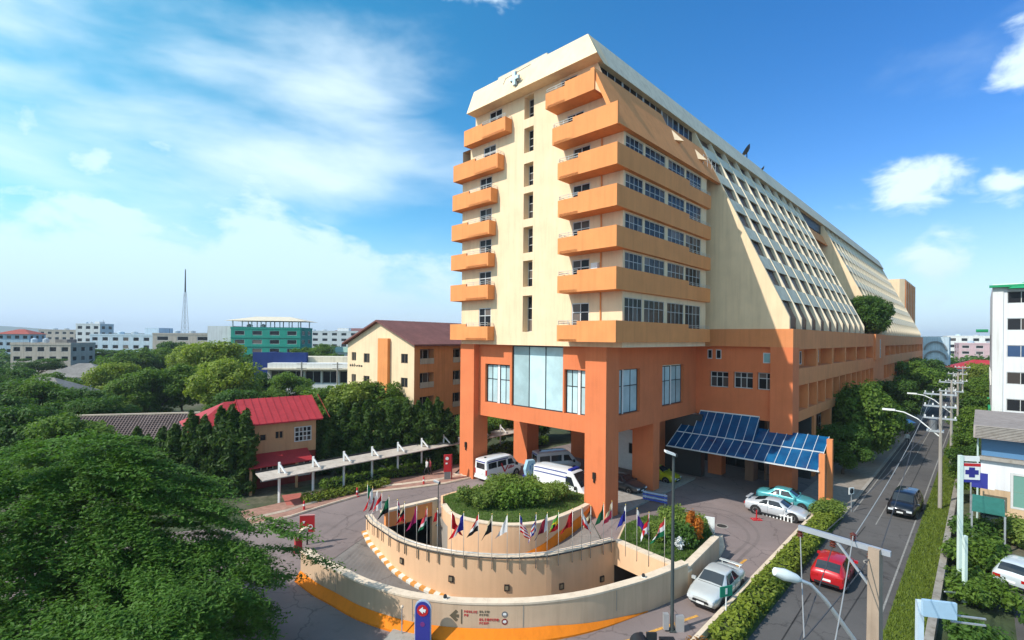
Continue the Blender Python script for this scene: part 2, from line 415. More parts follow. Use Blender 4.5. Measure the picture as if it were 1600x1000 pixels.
# street
sheet('street', [bw(-60, -17.4)[:2], bw(420, -17.4)[:2], bw(420, -12.95)[:2], bw(-60, -12.95)[:2]], [], 0.004, ROAD)
LINE = plain('worn_road_paint', (0.26, 0.25, 0.23), 0.8, var=0.4, scale=9)
YLINE = plain('worn_yellow_paint', (0.60, 0.30, 0.06), 0.8, var=0.35, scale=9)
def stripe(name, a, b, w, mat, z=0.008):
    a, b = Vector(a), Vector(b); d = (b - a).normalized(); n = Vector((-d.y, d.x, 0)) * (w / 2)
    m = MB(); m.face((a.x - n.x, a.y - n.y, z), (b.x - n.x, b.y - n.y, z), (b.x + n.x, b.y + n.y, z), (a.x + n.x, a.y + n.y, z))
    return struct(m.build(name, mat))
stripe('lane_marking', bw(14, -15.0), bw(220, -15.0), 0.07, LINE)
stripe('edge_marking', bw(-30, -17.1), bw(220, -17.1), 0.09, LINE)
stripe('edge_marking', bw(16, -13.25), bw(220, -13.25), 0.09, LINE)
for a, b in (((1010, 990), (1090, 962)), ((1150, 886), (1166, 874)), ((930, 1012), (985, 1000))):
    stripe('drive_marking', g(*a), g(*b), 0.16, YLINE)
# dark oil / repair seams across the street
SEAM = asphalt('tar_seam', (0.035, 0.034, 0.034), 0.2, 0.2)
for a, b in (((-12, -14.2), (-1, -14.0)), ((2, -14.1), (13, -14.5)), ((-4, -15.8), (6, -16.2)), ((4, -16.9), (5.0, -13.6)), ((22, -15.9), (60, -15.9))):
    stripe('tar_seam', bw(*a), bw(*b), 0.06, SEAM, 0.012)
# pavement strip by the street trees, kerb
PAVE = paint('pavement', (0.30, 0.26, 0.22), dirt=0.3, scale=0.8)
m = MB(); 
for s0 in range(15, 250, 5):
    for p in [[bw(s0, -12.95), bw(s0 + 4.97, -12.95), bw(s0 + 4.97, -12.70), bw(s0, -12.70)]]: m.prism([(q.x, q.y) for q in p], -0.02, 0.13)
tag(m.build('kerb', CONC), kind='structure')
sheet('pavement', [bw(15, -12.7)[:2], bw(250, -12.7)[:2], bw(250, -9.0)[:2], bw(15, -9.0)[:2]], [], 0.10, PAVE)
# grass verge right of the street
GRASS = leafmat('grass_blades', (0.05, 0.09, 0.012), (0.16, 0.21, 0.03), 0.3)
LAWN = paint('lawn_soil', (0.075, 0.11, 0.025), 0.35, dirt=0.3, scale=1.5)
m = MB(); vp = [bw(-40, -18.9), bw(260, -18.9), bw(260, -17.42), bw(-40, -17.42)]
m.prism([(p.x, p.y) for p in vp], -0.02, 0.09); struct(m.build('grass_verge', LAWN))
def grass_stuff(name, label, sampler, n, h, mat, wid=0.03):
    V = np.zeros((n * 3, 3)); 
    for i in range(n):
        p = sampler(); a = random.uniform(0, 6.28); hh = h * random.uniform(0.5, 1.2)
        dx, dy = math.cos(a) * wid, math.sin(a) * wid
        lx, ly = random.uniform(-.5, .5) * hh, random.uniform(-.5, .5) * hh
        V[3 * i] = (p[0] - dx, p[1] - dy, p[2]); V[3 * i + 1] = (p[0] + dx, p[1] + dy, p[2]); V[3 * i + 2] = (p[0] + lx, p[1] + ly, p[2] + hh)
    me = bpy.data.meshes.new(name); me.from_pydata(V, [], np.arange(n * 3).reshape(-1, 3)); me.materials.append(mat)
    o = link(name, me); tag(o, label, 'grass', kind='stuff'); return o
def _vs():
    s = -14 + 70 * random.random() ** 1.5; p = bw(s, random.uniform(-18.85, -17.45)); return (p.x, p.y, 0.085)
grass_stuff('verge_grass', 'short yellow green grass on the narrow verge along the street', _vs, 26000, 0.16, GRASS, 0.035)
# low concrete drain wall between verge and gardens
WALLC = paint('stained_concrete', (0.30, 0.275, 0.24), 0.15, dirt=0.45, scale=0.8)
m = MB(); q = [bw(-40, -19.25), bw(120, -19.25), bw(120, -18.92), bw(-40, -18.92)]
m.prism([(p.x, p.y) for p in q], -0.05, 0.55)
tag(m.build('boundary_wall', WALLC), 'low stained concrete wall along the grass verge of the street', 'wall')
# car park on the right
sheet('car_park', [bw(-34, -42)[:2], bw(13.0, -42)[:2], bw(13.0, -22.0)[:2], bw(-34, -22.0)[:2]], [], 0.006, asphalt('car_park_asphalt', (0.10, 0.095, 0.09), 0.2, 0.3, 0.2))

# ------------------------------------------------------------------ the sunken ramps and their walls
PEACH = paint('peach_wall', (0.78, 0.49, 0.29), dirt=0.09, scale=0.35)
SAND = paint('sand_wall', (0.62, 0.435, 0.285), 0.10, dirt=0.16, scale=0.35)
CAP = paint('pale_wall_cap', (0.72, 0.58, 0.43), dirt=0.2)
ORB = paint('bright_orange_base', (0.80, 0.215, 0.010), dirt=0.15)
def strip_wall(A, B, za0, za1, name, mat, parent, closed_ends=True):
    """wall between plan curves A and B; za0/za1 lists or numbers (bottom, top)"""
    n = len(A); lo = za0 if isinstance(za0, list) else [za0] * n; hi = za1 if isinstance(za1, list) else [za1] * n
    m = MB(); 
    for i in range(n):
        m.v += [(A[i].x, A[i].y, lo[i]), (A[i].x, A[i].y, hi[i]), (B[i].x, B[i].y, hi[i]), (B[i].x, B[i].y, lo[i])]
    for i in range(n - 1):
        a = 4 * i
        for k in range(4): m.f.append((a + k, a + (k + 1) % 4, a + 4 + (k + 1) % 4, a + 4 + k))
    m.f += [(3, 2, 1, 0), (4 * n - 4, 4 * n - 3, 4 * n - 2, 4 * n - 1)]
    return m.build(name, mat, parent)
# ramps (structure)
nR = 61
def zr_outer(k):
    t = k / 60.0
    return -0.02 - 2.9 * min(1.0, max(0.0, (t - 0.03) / 0.92)) ** 0.9
m = MB()
for k in range(nR):
    a, b = RC[k], OI[k]; z = zr_outer(k); m.v += [(a.x, a.y, z), (b.x, b.y, z)]
for k in range(nR - 1): m.f.append((2 * k, 2 * k + 1, 2 * k + 3, 2 * k + 2))
struct(m.build('ramp_lane', RAMP))
tdir = ((RC[-1] - RC[-3]) + (OI[-1] - OI[-3])).normalized()
def zi(k): return -0.02 - 2.75 * (1 - k / 60.0) ** 0.9
PC60 = flat(spline(PC, 60)); m = MB()
for k in range(nR):
    a, b = RI[k], PC60[k]; z = zi(k); m.v += [(a.x, a.y, z), (b.x, b.y, z)]
for k in range(nR - 1): m.f.append((2 * k, 2 * k + 1, 2 * k + 3, 2 * k + 2))
struct(m.build('ramp_lane', RAMP))
# tunnels beyond both headwalls
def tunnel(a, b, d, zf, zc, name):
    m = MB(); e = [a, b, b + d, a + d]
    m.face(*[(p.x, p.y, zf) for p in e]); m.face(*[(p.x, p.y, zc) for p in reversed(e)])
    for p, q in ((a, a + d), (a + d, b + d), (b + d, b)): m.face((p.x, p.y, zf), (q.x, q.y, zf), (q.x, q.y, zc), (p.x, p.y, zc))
    return struct(m.build(name, paint('tunnel_shade_tone', (0.055, 0.042, 0.035), dirt=.2)))  # darkness of the tunnel put into the wall colour
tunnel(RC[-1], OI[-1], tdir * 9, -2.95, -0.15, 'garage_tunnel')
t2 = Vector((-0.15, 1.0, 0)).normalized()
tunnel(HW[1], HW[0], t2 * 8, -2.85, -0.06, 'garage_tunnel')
m = MB(); hb = [Vector(p) for p in hole]; c_ = sum(hb, Vector()) / len(hb); hb = [p + (p - c_).normalized() * .03 for p in hb]
for i_, (a, b) in enumerate(zip(hb, hb[1:] + hb[:1])):
    if i_ in (len(OI) - 1, len(OI) + 1 + len(PC)): continue
    m.face((a.x, a.y, -3.25), (b.x, b.y, -3.25), (b.x, b.y, -.035), (a.x, a.y, -.035))
struct(m.build('pit_lining', CONC))
sheet('pit_floor', [(p.x, p.y) for p in hb], [], -3.24, CONC)
# outer wall
ow = thing('curved_ramp_wall', 'long curved sand coloured wall with orange base around the garage ramp', 'wall')
strip_wall(OC, OI, -3.1, ZO, 'wall', SAND, ow)
CO, CI = offset(OC, -0.03), offset(OC, 0.45)
strip_wall(CO, CI, ZO + 0.002, ZO + 0.09, 'cap', CAP, ow)
m = MB(); E = offset(OC, -0.34); n = len(OC) - 8
for i in range(n):
    e = E[i]; p = OC[i]; q = offset(OC, -0.02)[i]
    w_ = min(1.0, (n - 1 - i) / 14.0); e = q.lerp(e, max(.05, w_)); m.v += [(e.x, e.y, -0.02), (e.x, e.y, 0.02 + 0.08 * w_), (q.x, q.y, 0.04 + 0.48 * w_)]
for i in range(n - 1):
    a = 3 * i; m.f += [(a, a + 3, a + 4, a + 1), (a + 1, a + 4, a + 5, a + 2)]
m.f += [(0, 1, 2), (3 * n - 1, 3 * n - 2, 3 * n - 3)]
m.build('orange_base', ORB, ow)
for k in (9, 22, 35, 47):          # expansion joints
    a = OC[k]; t = (OC[k + 1] - OC[k - 1]).normalized(); nrm = Vector((t.y, -t.x, 0))
    mm = MB(); mm.bar(a + nrm * 0.006 + Vector((0, 0, 0.55)), a + nrm * 0.006 + Vector((0, 0, 1.55)), 0.03, 0.012, up=nrm); mm.build('joint', CONC, ow)
# flag wall
fw = thing('curved_flag_wall', 'curved peach wall carrying the row of flags above the ramp', 'wall')
strip_wall(RC, RI, -3.1, ZR, 'wall', PEACH, fw)
strip_wall(offset(RC, -0.03), offset(RI, 0.03), ZR + 0.002, ZR + 0.07, 'cap', CAP, fw)
rail = offset(RC, -0.10)
m = MB(); m.tube([(p.x, p.y, ZR + 0.02) for p in rail], 0.035, 6); m.build('rail', DARKM, fw)
m = MB(); m.tube([(p.x, p.y, ZR + 0.17) for p in offset(RC, 0.1)], 0.02, 6); m.build('rail', STEEL, fw)
LAMPB = plain('lamp_black', (0.03, 0.022, 0.02), 0.5)
for u in (629, 704, 790, 874, 943):
    k = min(range(61), key=lambda i: abs((px(u, 900)[0] / F) - RC[i].x / RC[i].y))
    zz = (zr_outer(k) + ZR) / 2 - 0.1
    t = (RC[min(60, k + 1)] - RC[max(0, k - 1)]).normalized(); nrm = Vector((t.y, -t.x, 0)); p = RC[k]
    mm = MB(); mm.bar(p - t * 0.15 + Vector((0, 0, zz)), p + t * 0.15 + Vector((0, 0, zz)), 0.16, 0.36, up=(0, 0, 1)); lb = mm.build('wall_lamp', LAMPB, fw)
    mm = MB(); mm.bar(p - t * 0.09 + nrm * 0.08 + Vector((0, 0, zz)), p + t * 0.09 + nrm * 0.08 + Vector((0, 0, zz)), 0.03, 0.22); mm.build('lens', plain('lamp_lens', (0.25, 0.2, 0.13), 0.3), lb)
# painted kerb blocks along the foot of the flag wall
KW = plain('kerb_white', (0.70, 0.66, 0.58), 0.8, var=0.15); KO = plain('kerb_orange', (0.62, 0.27, 0.06), 0.8, var=0.2)
fine = flat(spline(RC, 240)); a0 = offset(fine, -0.004); a1 = offset(fine, -0.30); j = 0; c = 0
while j + 4 < 190:
    k0, k1 = j, j + 4; z0, z1 = zr_outer(k0 / 4), zr_outer(k1 / 4); m = MB()
    A, B, Cc, D = a0[k0], a0[k1], a1[k1], a1[k0]
    m.v += [(A.x, A.y, z0 - .05), (B.x, B.y, z1 - .05), (Cc.x, Cc.y, z1 - .05), (D.x, D.y, z0 - .05), (A.x, A.y, z0 + .2), (B.x, B.y, z1 + .2), (Cc.x, Cc.y, z1 + .17), (D.x, D.y, z0 + .17)]
    m.f += [(0, 3, 2, 1), (4, 5, 6, 7), (0, 1, 5, 4), (1, 2, 6, 5), (2, 3, 7, 6), (3, 0, 4, 7)]
    m.build('kerb_block', KO if c % 2 == 0 else KW, fw); j += 4; c += 1
# planter island
pl = thing('round_planter', 'round peach planter wall with grass behind the flag row', 'planter')
PO = offset(PC, 0.34)
strip_wall(PC, PO, -3.0, ZP, 'wall', PEACH, pl); strip_wall(offset(PC, -0.04), offset(PC, 0.38), ZP + 0.002, ZP + 0.09, 'cap', CAP, pl)
back_px = [(921, 784), (880, 772), (820, 766), (760, 768), (715, 777), (692, 784)]
BK = flat(spline([g(u, v, 0.5) for u, v in back_px], 24))
m = MB(); ring = PO + BK; c = sum(ring, Vector()) / len(ring)
def soil_z(p, w): return ZP - 0.02 + 0.35 * (1 - w * w)
m.v.append((c.x, c.y, soil_z(c, 0)))
for w in (0.35, 0.7, 1.0):
    for p in ring: q = c.lerp(p, w); m.v.append((q.x, q.y, soil_z(q, w)))
K = len(ring)
for i in range(K):
    i2 = (i + 1) % K; m.f.append((0, 1 + i, 1 + i2))
    for r_ in range(2): m.f.append((1 + r_ * K + i, 1 + (r_ + 1) * K + i, 1 + (r_ + 1) * K + i2, 1 + r_ * K + i2))
soil = m.build('soil', LAWN, pl, smooth=True)
strip_wall(BK, offset(BK, -0.25), -0.02, ZP, 'wall', PEACH, pl)
m = MB(); e_ = offset(PC60, -.12); k0 = 24
for k in range(k0, 61):
    w_ = min(1.0, (k - k0) / 20.0); z = zi(k); h_ = .08 + .75 * w_; p_ = offset(PC60, -.012)[k]; m.v += [(e_[k].x, e_[k].y, z - .05), (e_[k].x, e_[k].y, z + .1 * w_), (p_.x, p_.y, z + h_)]
for i in range(60 - k0): a = 3 * i; m.f += [(a, a + 3, a + 4, a + 1), (a + 1, a + 4, a + 5, a + 2)]
m.build('orange_base', ORB, pl)
# headwall over the inner ramp (orange lintel, pale post)
hw = thing('ramp_headwall', 'orange lintel and pale post over the dark inner ramp opening', 'wall')
d = (HW[0] - HW[1]); dn = d.normalized(); nn = Vector((dn.y, -dn.x, 0)); L = d.length
def hbox(m, x0, x1, y0, y1, z0, z1):
    o = HW[1]; q = [o + dn * a + nn * b for a, b in ((x0, y0), (x1, y0), (x1, y1), (x0, y1))]; return m.prism([(p.x, p.y) for p in q], z0, z1)
hbox(MB(), 0, L - 0.5, -0.3, 0.0, 0.05, 1.15).build('lintel', ORANGE, hw)
hbox(MB(), -0.3, L + 0.05, -0.36, 0.06, 1.152, 1.30).build('cap', CAP, hw)
hbox(MB(), L - 0.498, L, -0.3, 0.04, -2.9, 1.15).build('post', CREAM, hw)
# raised garden over the garage mouth
gd = thing('raised_garden', 'raised grass bed above the dark garage mouth', 'planter')
J, Kc = OC[-1], RC[-1]
tipO = flat([g(1124, 848, 1.0)])[0]; tipB = flat([g(1108, 826, 0.6)])[0]; bk = flat([g(1010, 815, 0.4)])[0]; bk2 = flat([g(975, 826, 0.6)])[0]
gp = [J, tipO, tipB, bk, bk2, Kc]
hd = (J - Kc).normalized(); hn = Vector((hd.y, -hd.x, 0))
def gbox(a, b, w, z0, z1, name, mat, par):
    d = (b - a).normalized(); n = Vector((-d.y, d.x, 0)); q = [a, b, b + n * w, a + n * w]
    return MB().prism([(p.x, p.y) for p in q], z0, z1).build(name, mat, par)
gbox(Kc, J, 0.4, -0.3, 1.14, 'head_beam', PEACH, gd); gbox(Kc - hd * .02, J, 0.44, 1.142, 1.23, 'cap', CAP, gd)
gbox(J + (tipO - J).normalized() * .01, tipO, 0.4, -0.05, 1.30, 'side_wall', SAND, gd); gbox(J, tipO, 0.44, 1.302, 1.38, 'cap', CAP, gd)
gbox(tipO, tipB, 0.3, -0.05, 0.92, 'side_wall', SAND, gd); gbox(tipB, bk, 0.25, -0.05, 0.88, 'side_wall', SAND, gd); gbox(bk, bk2, 0.25, -0.05, 0.89, 'side_wall', SAND, gd); gbox(bk2, Kc, 0.25, -0.05, 0.93, 'side_wall', SAND, gd)
cg = sum(gp, Vector()) / len(gp)
MB().prism([((p.x - cg.x) * .955 + cg.x, (p.y - cg.y) * .955 + cg.y) for p in gp], 0.3, 0.98).build('soil', LAWN, gd)
tip = [tipO, tipO + (tipO - J).normalized() * 1.3 + Vector((0.1, 0.3, 0)), tipB + Vector((1.0, .1, 0)), tipB]
MB().prism([(p.x, p.y) for p in tip], -0.02, 0.14).build('kerb_nose', CAP, gd)
def pol_sampler(poly, z):
    xs = [p.x for p in poly]; ys = [p.y for p in poly]
    def inside(x, y):
        r = False; j = len(poly) - 1
        for i in range(len(poly)):
            if (poly[i].y > y) != (poly[j].y > y) and x < (poly[j].x - poly[i].x) * (y - poly[i].y) / (poly[j].y - poly[i].y) + poly[i].x: r = not r
            j = i
        return r
    def f():
        while True:
            x, y = random.uniform(min(xs), max(xs)), random.uniform(min(ys), max(ys))
            if inside(x, y): return (x, y, z)
    return f
LGRASS = leafmat('lawn_blades', (0.045, 0.10, 0.012), (0.11, 0.19, 0.03), 0.3)
_ps = pol_sampler(ring, 1.0)
def psz():
    x, y, z = _ps(); w = 0.0
    best = min(range(K), key=lambda i: abs(math.atan2(ring[i].y - c.y, ring[i].x - c.x) - math.atan2(y - c.y, x - c.x)))
    w = math.hypot(x - c.x, y - c.y) / max(0.1, math.hypot(ring[best].x - c.x, ring[best].y - c.y)); return (x, y, soil_z(None, min(1, w)) - 0.04)
grass_stuff('planter_grass', 'bright green lawn on the round planter', psz, 14000, 0.16, LGRASS)
grass_stuff('garden_grass', 'green lawn on the raised bed above the garage mouth', pol_sampler([cg.lerp(p, 0.94) for p in gp], 0.96), 7000, 0.16, LGRASS)
# ------------------------------------------------------------------ the hospital (local frame: x along the street wing, y along the entrance front)
hosp = thing('hospital_building', 'tall cream and orange hospital with sloping terraced wing along the street', 'hospital', C0, BROT)
def panel(m, axis, pos, sgn, a0, a1, z0, z1, holes=(), depth=0.3):
    """wall sheet with openings. axis 'x': plane x=pos, runs along y; axis 'y': plane y=pos, runs along x. sgn: direction (inwards) of the reveals"""
    def P(a, z, d=0.0): return (pos + sgn * d, a, z) if axis == 'x' else (a, pos + sgn * d, z)
    A = sorted({a0, a1} | {h[0] for h in holes} | {h[1] for h in holes}); Z = sorted({z0, z1} | {h[2] for h in holes} | {h[3] for h in holes})
    A = [a for a in A if a0 - 1e-6 <= a <= a1 + 1e-6]; Z = [z for z in Z if z0 - 1e-6 <= z <= z1 + 1e-6]
    for i in range(len(A) - 1):
        for j in range(len(Z) - 1):
            ca, cz = (A[i] + A[i + 1]) / 2, (Z[j] + Z[j + 1]) / 2
            if any(h[0] < ca < h[1] and h[2] < cz < h[3] for h in holes): continue
            m.face(P(A[i], Z[j]), P(A[i + 1], Z[j]), P(A[i + 1], Z[j + 1]), P(A[i], Z[j + 1]))
    for h in holes:
        d = h[4] if len(h) > 4 else depth
        q = [(h[0], h[2]), (h[1], h[2]), (h[1], h[3]), (h[0], h[3])]
        for k in range(4):
            (p, r), (s_, t_) = q[k], q[(k + 1) % 4]
            m.face(P(p, r), P(s_, t_), P(s_, t_, d), P(p, r, d))
    return m
def window(parent, axis, pos, sgn, a0, a1, z0, z1, cols=2, rows=1, fr=0.06, glass=None, frame=None, transom=None, name='window', thick=0.08, mul=None):
    """frame object with one pane object for each light"""
    glass = glass or DGLASS; frame = frame or FRAME; mul = mul or fr
    def bx(m, p0, p1, q0, q1, d0, d1):
        x0, x1 = sorted((pos + sgn * d0, pos + sgn * d1))
        return m.box(x0, x1, p0, p1, q0, q1) if axis == 'x' else m.box(p0, p1, x0, x1, q0, q1)
    m = MB()
    bx(m, a0, a0 + fr, z0, z1, 0, thick); bx(m, a1 - fr, a1, z0, z1, 0, thick)
    bx(m, a0 + fr, a1 - fr, z0, z0 + fr, 0, thick); bx(m, a0 + fr, a1 - fr, z1 - fr, z1, 0, thick)
    xs = [a0 + fr + (a1 - a0 - 2 * fr) * i / cols for i in range(cols + 1)]
    if transom: zs = [z0 + fr, z0 + (z1 - z0) * transom, z1 - fr]
    else: zs = [z0 + fr + (z1 - z0 - 2 * fr) * i / rows for i in range(rows + 1)]
    for x in xs[1:-1]: bx(m, x - mul / 2, x + mul / 2, z0 + fr, z1 - fr, 0.003, thick - .003)
    for z in zs[1:-1]: bx(m, a0 + fr, a1 - fr, z - mul / 2, z + mul / 2, 0.006, thick - .006)
    w = m.build(name, frame, parent, fix=False)
    for i in range(cols):
        for j in range(len(zs) - 1):
            bx(MB(), xs[i] + .004, xs[i + 1] - .004, zs[j] + .004, zs[j + 1] - .004, thick * .45, thick * .7).build('pane', glass, w, fix=False)
    return w
ZB = [13.7, 17.55, 20.65, 23.6, 26.6, 29.5, 32.65]
ZT = [15.3, 19.2, 22.2, 25.2, 28.2, 31.15, 34.2]
def TS(z): return 1.2 - (36.0 - z) / 2.15       # outer line of the sloping facade
# --- tower body: entrance front
holes = []
slots = [(14.5, 17.7), (18.5, 20.8), (21.5, 23.8), (24.5, 26.8), (27.4, 29.45), (30.4, 32.6), (33.4, 35.4)]
for a, b in slots: holes.append((7.67, 8.80, a, b, 0.75))
rdoor = []; ldoor = []
for i in range(7):
    r0 = 1.65 if i < 5 else (2.3 if i == 5 else 3.0); l0 = 12.9 if i < 5 else (12.4 if i == 5 else 11.6)
    zt = ZB[i] + (2.75 if i else 3.1)
    holes.append((r0, r0 + 1.7, ZB[i] + 0.25, zt, 0.12)); holes.append((l0, l0 + 1.7, ZB[i] + 0.25, zt, 0.12)); rdoor.append((r0, zt)); ldoor.append((l0, zt))
m = MB(); panel(m, 'x', 0.0, 1, -1.35, 17.2, 13.3, 29.5, [h for h in holes if h[2] < 29.4])
H2 = [h for h in holes if h[2] > 29.4]; panel(m, 'x', 0.0, 1, -0.3, 16.0, 29.5, 32.65, [(a, b, max(c_, 29.51), min(d_, 32.649), e_) for a, b, c_, d_, e_ in H2 if c_ < 32.6]); panel(m, 'x', 0.0, 1, 1.1, 15.3, 32.65, 35.6, [(a, b, max(c_, 32.651), d_, e_) for a, b, c_, d_, e_ in H2 if d_ > 32.7])
m.face((0, TS(29.5) + .1, 29.5), (0, -.3, 29.5), (0, -.3, 32.65), (0, TS(32.65) + .1, 32.65)); m.face((0, TS(32.65) + .1, 32.65), (0, 1.1, 32.65), (0, 1.1, 35.6), (0, TS(35.6) + .05, 35.6))
m.face((0, 15.3, 32.65), (0, 15.3, 35.6), (9, 15.3, 35.6), (9, 15.3, 32.65)); m.face((0, 15.3, 32.65), (0, 17.2, 32.65), (9, 17.2, 32.65), (9, 15.3, 32.65))
m.face((0, -1.35, 13.3), (0, 17.2, 13.3), (18, 17.2, 13.3), (18, -1.35, 13.3)); m.face((0, 17.2, 13.3), (0, 17.2, 32.65), (18, 17.2, 32.65), (18, 17.2, 13.3))
m.build('front_wall', CREAM, hosp)
for a, b in slots:
    m = MB(); m.box(0.752, 0.8, 7.6, 8.9, a - .05, b + .05); m.build('niche_back', CREAM, hosp)
    window(hosp, 'x', 0.66, 1, 7.69, 8.78, a + 0.02, b - 0.02, 2, 3, 0.05)
for i in range(7):
    for (d0, zt) in (rdoor[i], ldoor[i]):
        window(hosp, 'x', 0.03, 1, d0 + .01, d0 + 1.69, ZB[i] + 0.26, zt - 0.01, 2, 1, 0.07, transom=0.74, name='balcony_door')
# --- balconies
RAILM = plain('balcony_rail_metal', (0.55, 0.55, 0.52), 0.4, 0.5)
def rail(parent, a, b, z, h=0.35):
    m = MB(); a, b = Vector(a), Vector(b)
    for k in (0.5, 1.0): m.tube([a + Vector((0, 0, z + h * k)), b + Vector((0, 0, z + h * k))], 0.022, 5)
    n = max(2, int((b - a).length / 0.8))
    for k in range(n + 1): p = a.lerp(b, k / n); m.tube([p + Vector((0, 0, z)), p + Vector((0, 0, z + h))], 0.018, 5)
    return m.build('railing', RAILM, parent, fix=False)
SR, SL = 1.5, 0.9
for i in range(7):
    zb, zt = ZB[i], ZT[i]; low = zt - 0.30
    y0 = -1.73 if i < 6 else 0.32; y1 = (3.68, 3.68, 3.68, 3.7, 3.75, 4.34, 5.08)[i]; ym = 1.75 if i < 5 else (2.3 if i == 5 else 3.1)
    m = MB(); m.box(-SR, -0.004, y0 + 0.16, y1 - 0.16, zb, zb + 0.2)
    m.box(-SR, -SR + .16, ym, y1, zb + .004, low); m.box(-SR + .003, -SR + .16, y0, ym, zb + .006, zt); m.box(-SR + .16, -0.004, y1 - .16, y1, zb + .008, low)
    b = m.build('balcony', ORANGE, hosp, fix=False)
    rail(b, (-SR + .08, ym, 0), (-SR + .08, y1 - .08, 0), low); rail(b, (-SR + .08, y1 - .08, 0), (-.05, y1 - .08, 0), low, 0.3)
    y0 = (12.4, 12.4, 12.4, 12.3, 12.1, 11.25, 10.3)[i]; y1 = (17.9, 17.9, 17.85, 17.8, 17.7, 17.6, 16.0)[i]; ym = y0 + 3.1
    m = MB(); m.box(-SL, -0.004, y0 + .16, y1 - .16, zb, zb + 0.2)
    m.box(-SL, -SL + .16, y0, ym, zb + .004, low); m.box(-SL + .003, -SL + .16, ym, y1, zb + .006, zt - .05); m.box(-SL + .16, -0.004, y0, y0 + .16, zb + .008, low)
    m.box(-SL + .16, -0.004 if y1 < 17.3 else 1.5, y1 - .16, y1, zb + .01, zt - .06)
    b = m.build('balcony', ORANGE, hosp, fix=False)
    rail(b, (-SL + .08, y0 + .08, 0), (-SL + .08, ym, 0), low); rail(b, (-SL + .08, y0 + .08, 0), (-.05, y0 + .08, 0), low, 0.3)
# small square patch (air conditioner) beside a door, drain pipe on the corner
m = MB(); m.box(-0.32, -0.003, 0.72, 1.32, ZB[1] + 0.9 + .8, ZB[1] + 2.3); m.build('air_conditioner', WHITE, hosp)
for i in range(0, 5): MB().tube([(-0.07, 0.55, ZB[i] + .21), (-0.07, 0.55, ZB[i + 1] - .01)], 0.06, 8).build('downpipe', ORANGE, hosp)
# --- side ribbons of the tower (plane y=-0.4)
holes = []; wins = []
for i in range(5):
    z0, z1 = (15.05, 17.1) if i == 0 else (ZT[i] - 0.55, ZB[i + 1] - 0.12)
    for k, (a, b) in enumerate(((0.3, 2.95), (3.25, 6.67), (7.2, 10.4), (10.7, 14.0))):
        zz0 = z0 - (0.0 if k < 2 else 0.3)
        holes.append((a, b, zz0, z1, 0.14)); wins.append((a, b, zz0, z1))
m = MB(); panel(m, 'y', -1.35, 1, 0.0, 15.2, 13.3, 29.5, holes); m.face((15.2, -1.35, 13.3), (15.2, 3, 13.3), (15.2, 3, 29.5), (15.2, -1.35, 29.5)); m.face((0, -1.35, 29.5), (15.2, -1.35, 29.5), (15.2, 3, 29.5), (0, 3, 29.5)); m.build('side_wall', CREAM, hosp)
for a, b, z0, z1 in wins: window(hosp, 'y', -1.31, 1, a + .01, b - .01, z0 + .01, z1 - .01, 4, 1, 0.035, transom=0.66)
for i in range(5):
    zb, zt = ZB[i], ZT[i]; m = MB(); e = 15.4
    m.box(-SR + .16, -.004, -1.71, -1.58, zb + .002, zb + .2); m.box(-.004, e, -1.71, -1.354, zb + .002, zb + .2)
    m.box(-SR + .165, 10.6, -1.73, -1.57, zb + .006, zt - .003); m.box(10.6, e, -1.728, -1.57, zb + .006, zt - .36); m.box(e - .16, e - .003, -1.57, -1.2, zb + .2, zt - .36)
    b = m.build('side_balcony', ORANGE, hosp, fix=False)
    rail(b, (10.7, -1.65, 0), (e - .08, -1.65, 0), zt - .37, 0.3)
# --- the inclined orange wall of the upper storeys
def slab_on_slope(m, x0, x1, z0, z1, th, off=0.0):
    p = [(TS(z0) + off, z0), (TS(z1) + off, z1), (TS(z1) + off + th, z1), (TS(z0) + off + th, z0)]
    return m.extrude([(x0, y, z) for y, z in p], (x1 - x0, 0, 0))
m = MB(); slab_on_slope(m, -SR + .17, 17.6, 29.52, 33.4, 0.35); slab_on_slope(m, -SR + .17, 9.5, 33.4, 34.45, 0.35)
m.box(0.01, 15.19, TS(29.5) + .2, -1.36, 29.53, 29.7)
iw = m.build('inclined_wall', ORANGE, hosp, fix=False)
for xx, zz in ((10.2, 31.9), (14.6, 31.3)):        # little triangular bays
    y0 = TS(zz); w, h = 1.1, 1.25
    mm = MB(); a, b_, c_, d_ = (xx - w / 2, y0, zz), (xx + w / 2, y0, zz), (xx, TS(zz + h), zz + h), (xx + 0.15, y0 - 0.55, zz - 0.05)
    mm.face(a, b_, c_); mm.face(a, d_, b_); mm.face(a, c_, d_); mm.face(b_, d_, c_); mm.build('triangular_bay', CREAM, hosp)
rail(iw, (14.9, TS(31.2) - .1, 0), (17.9, TS(31.2) - .1, 0), 31.0, 0.9)
# dark clerestory ribbon and its posts, crown
m = MB(); m.box(0.3, 150, 1.35, 1.6, 34.0, 36.2); m.build('clerestory_back', DARKM, hosp)
for k in range(5):
    window(hosp, 'y', 1.2, 1, 0.5 + k * 3.5, 3.9 + k * 3.5, 34.45, 35.75, 3, 1, 0.06)
CR = MB()
z0c, z1c = 35.55, 38.2
CR.v += [(-1.2, 0.3, z0c), (-1.2, 15.3, z0c), (0.0, 15.6, z1c), (0.0, 2.0, z1c)]; CR.f.append((0, 1, 2, 3))
CR.face((-1.2, 0.3, z0c), (0.0, 2.0, z1c), (152, 2.0, z1c), (152, 0.75, z0c), (0.4, 0.75, z0c))
CR.face((0, 2, z1c), (0, 15.6, z1c), (152, 15.6, z1c), (152, 2, z1c)); CR.face((-1.2, .3, z0c), (.4, .75, z0c), (.4, 15.3, z0c), (-1.2, 15.3, z0c))
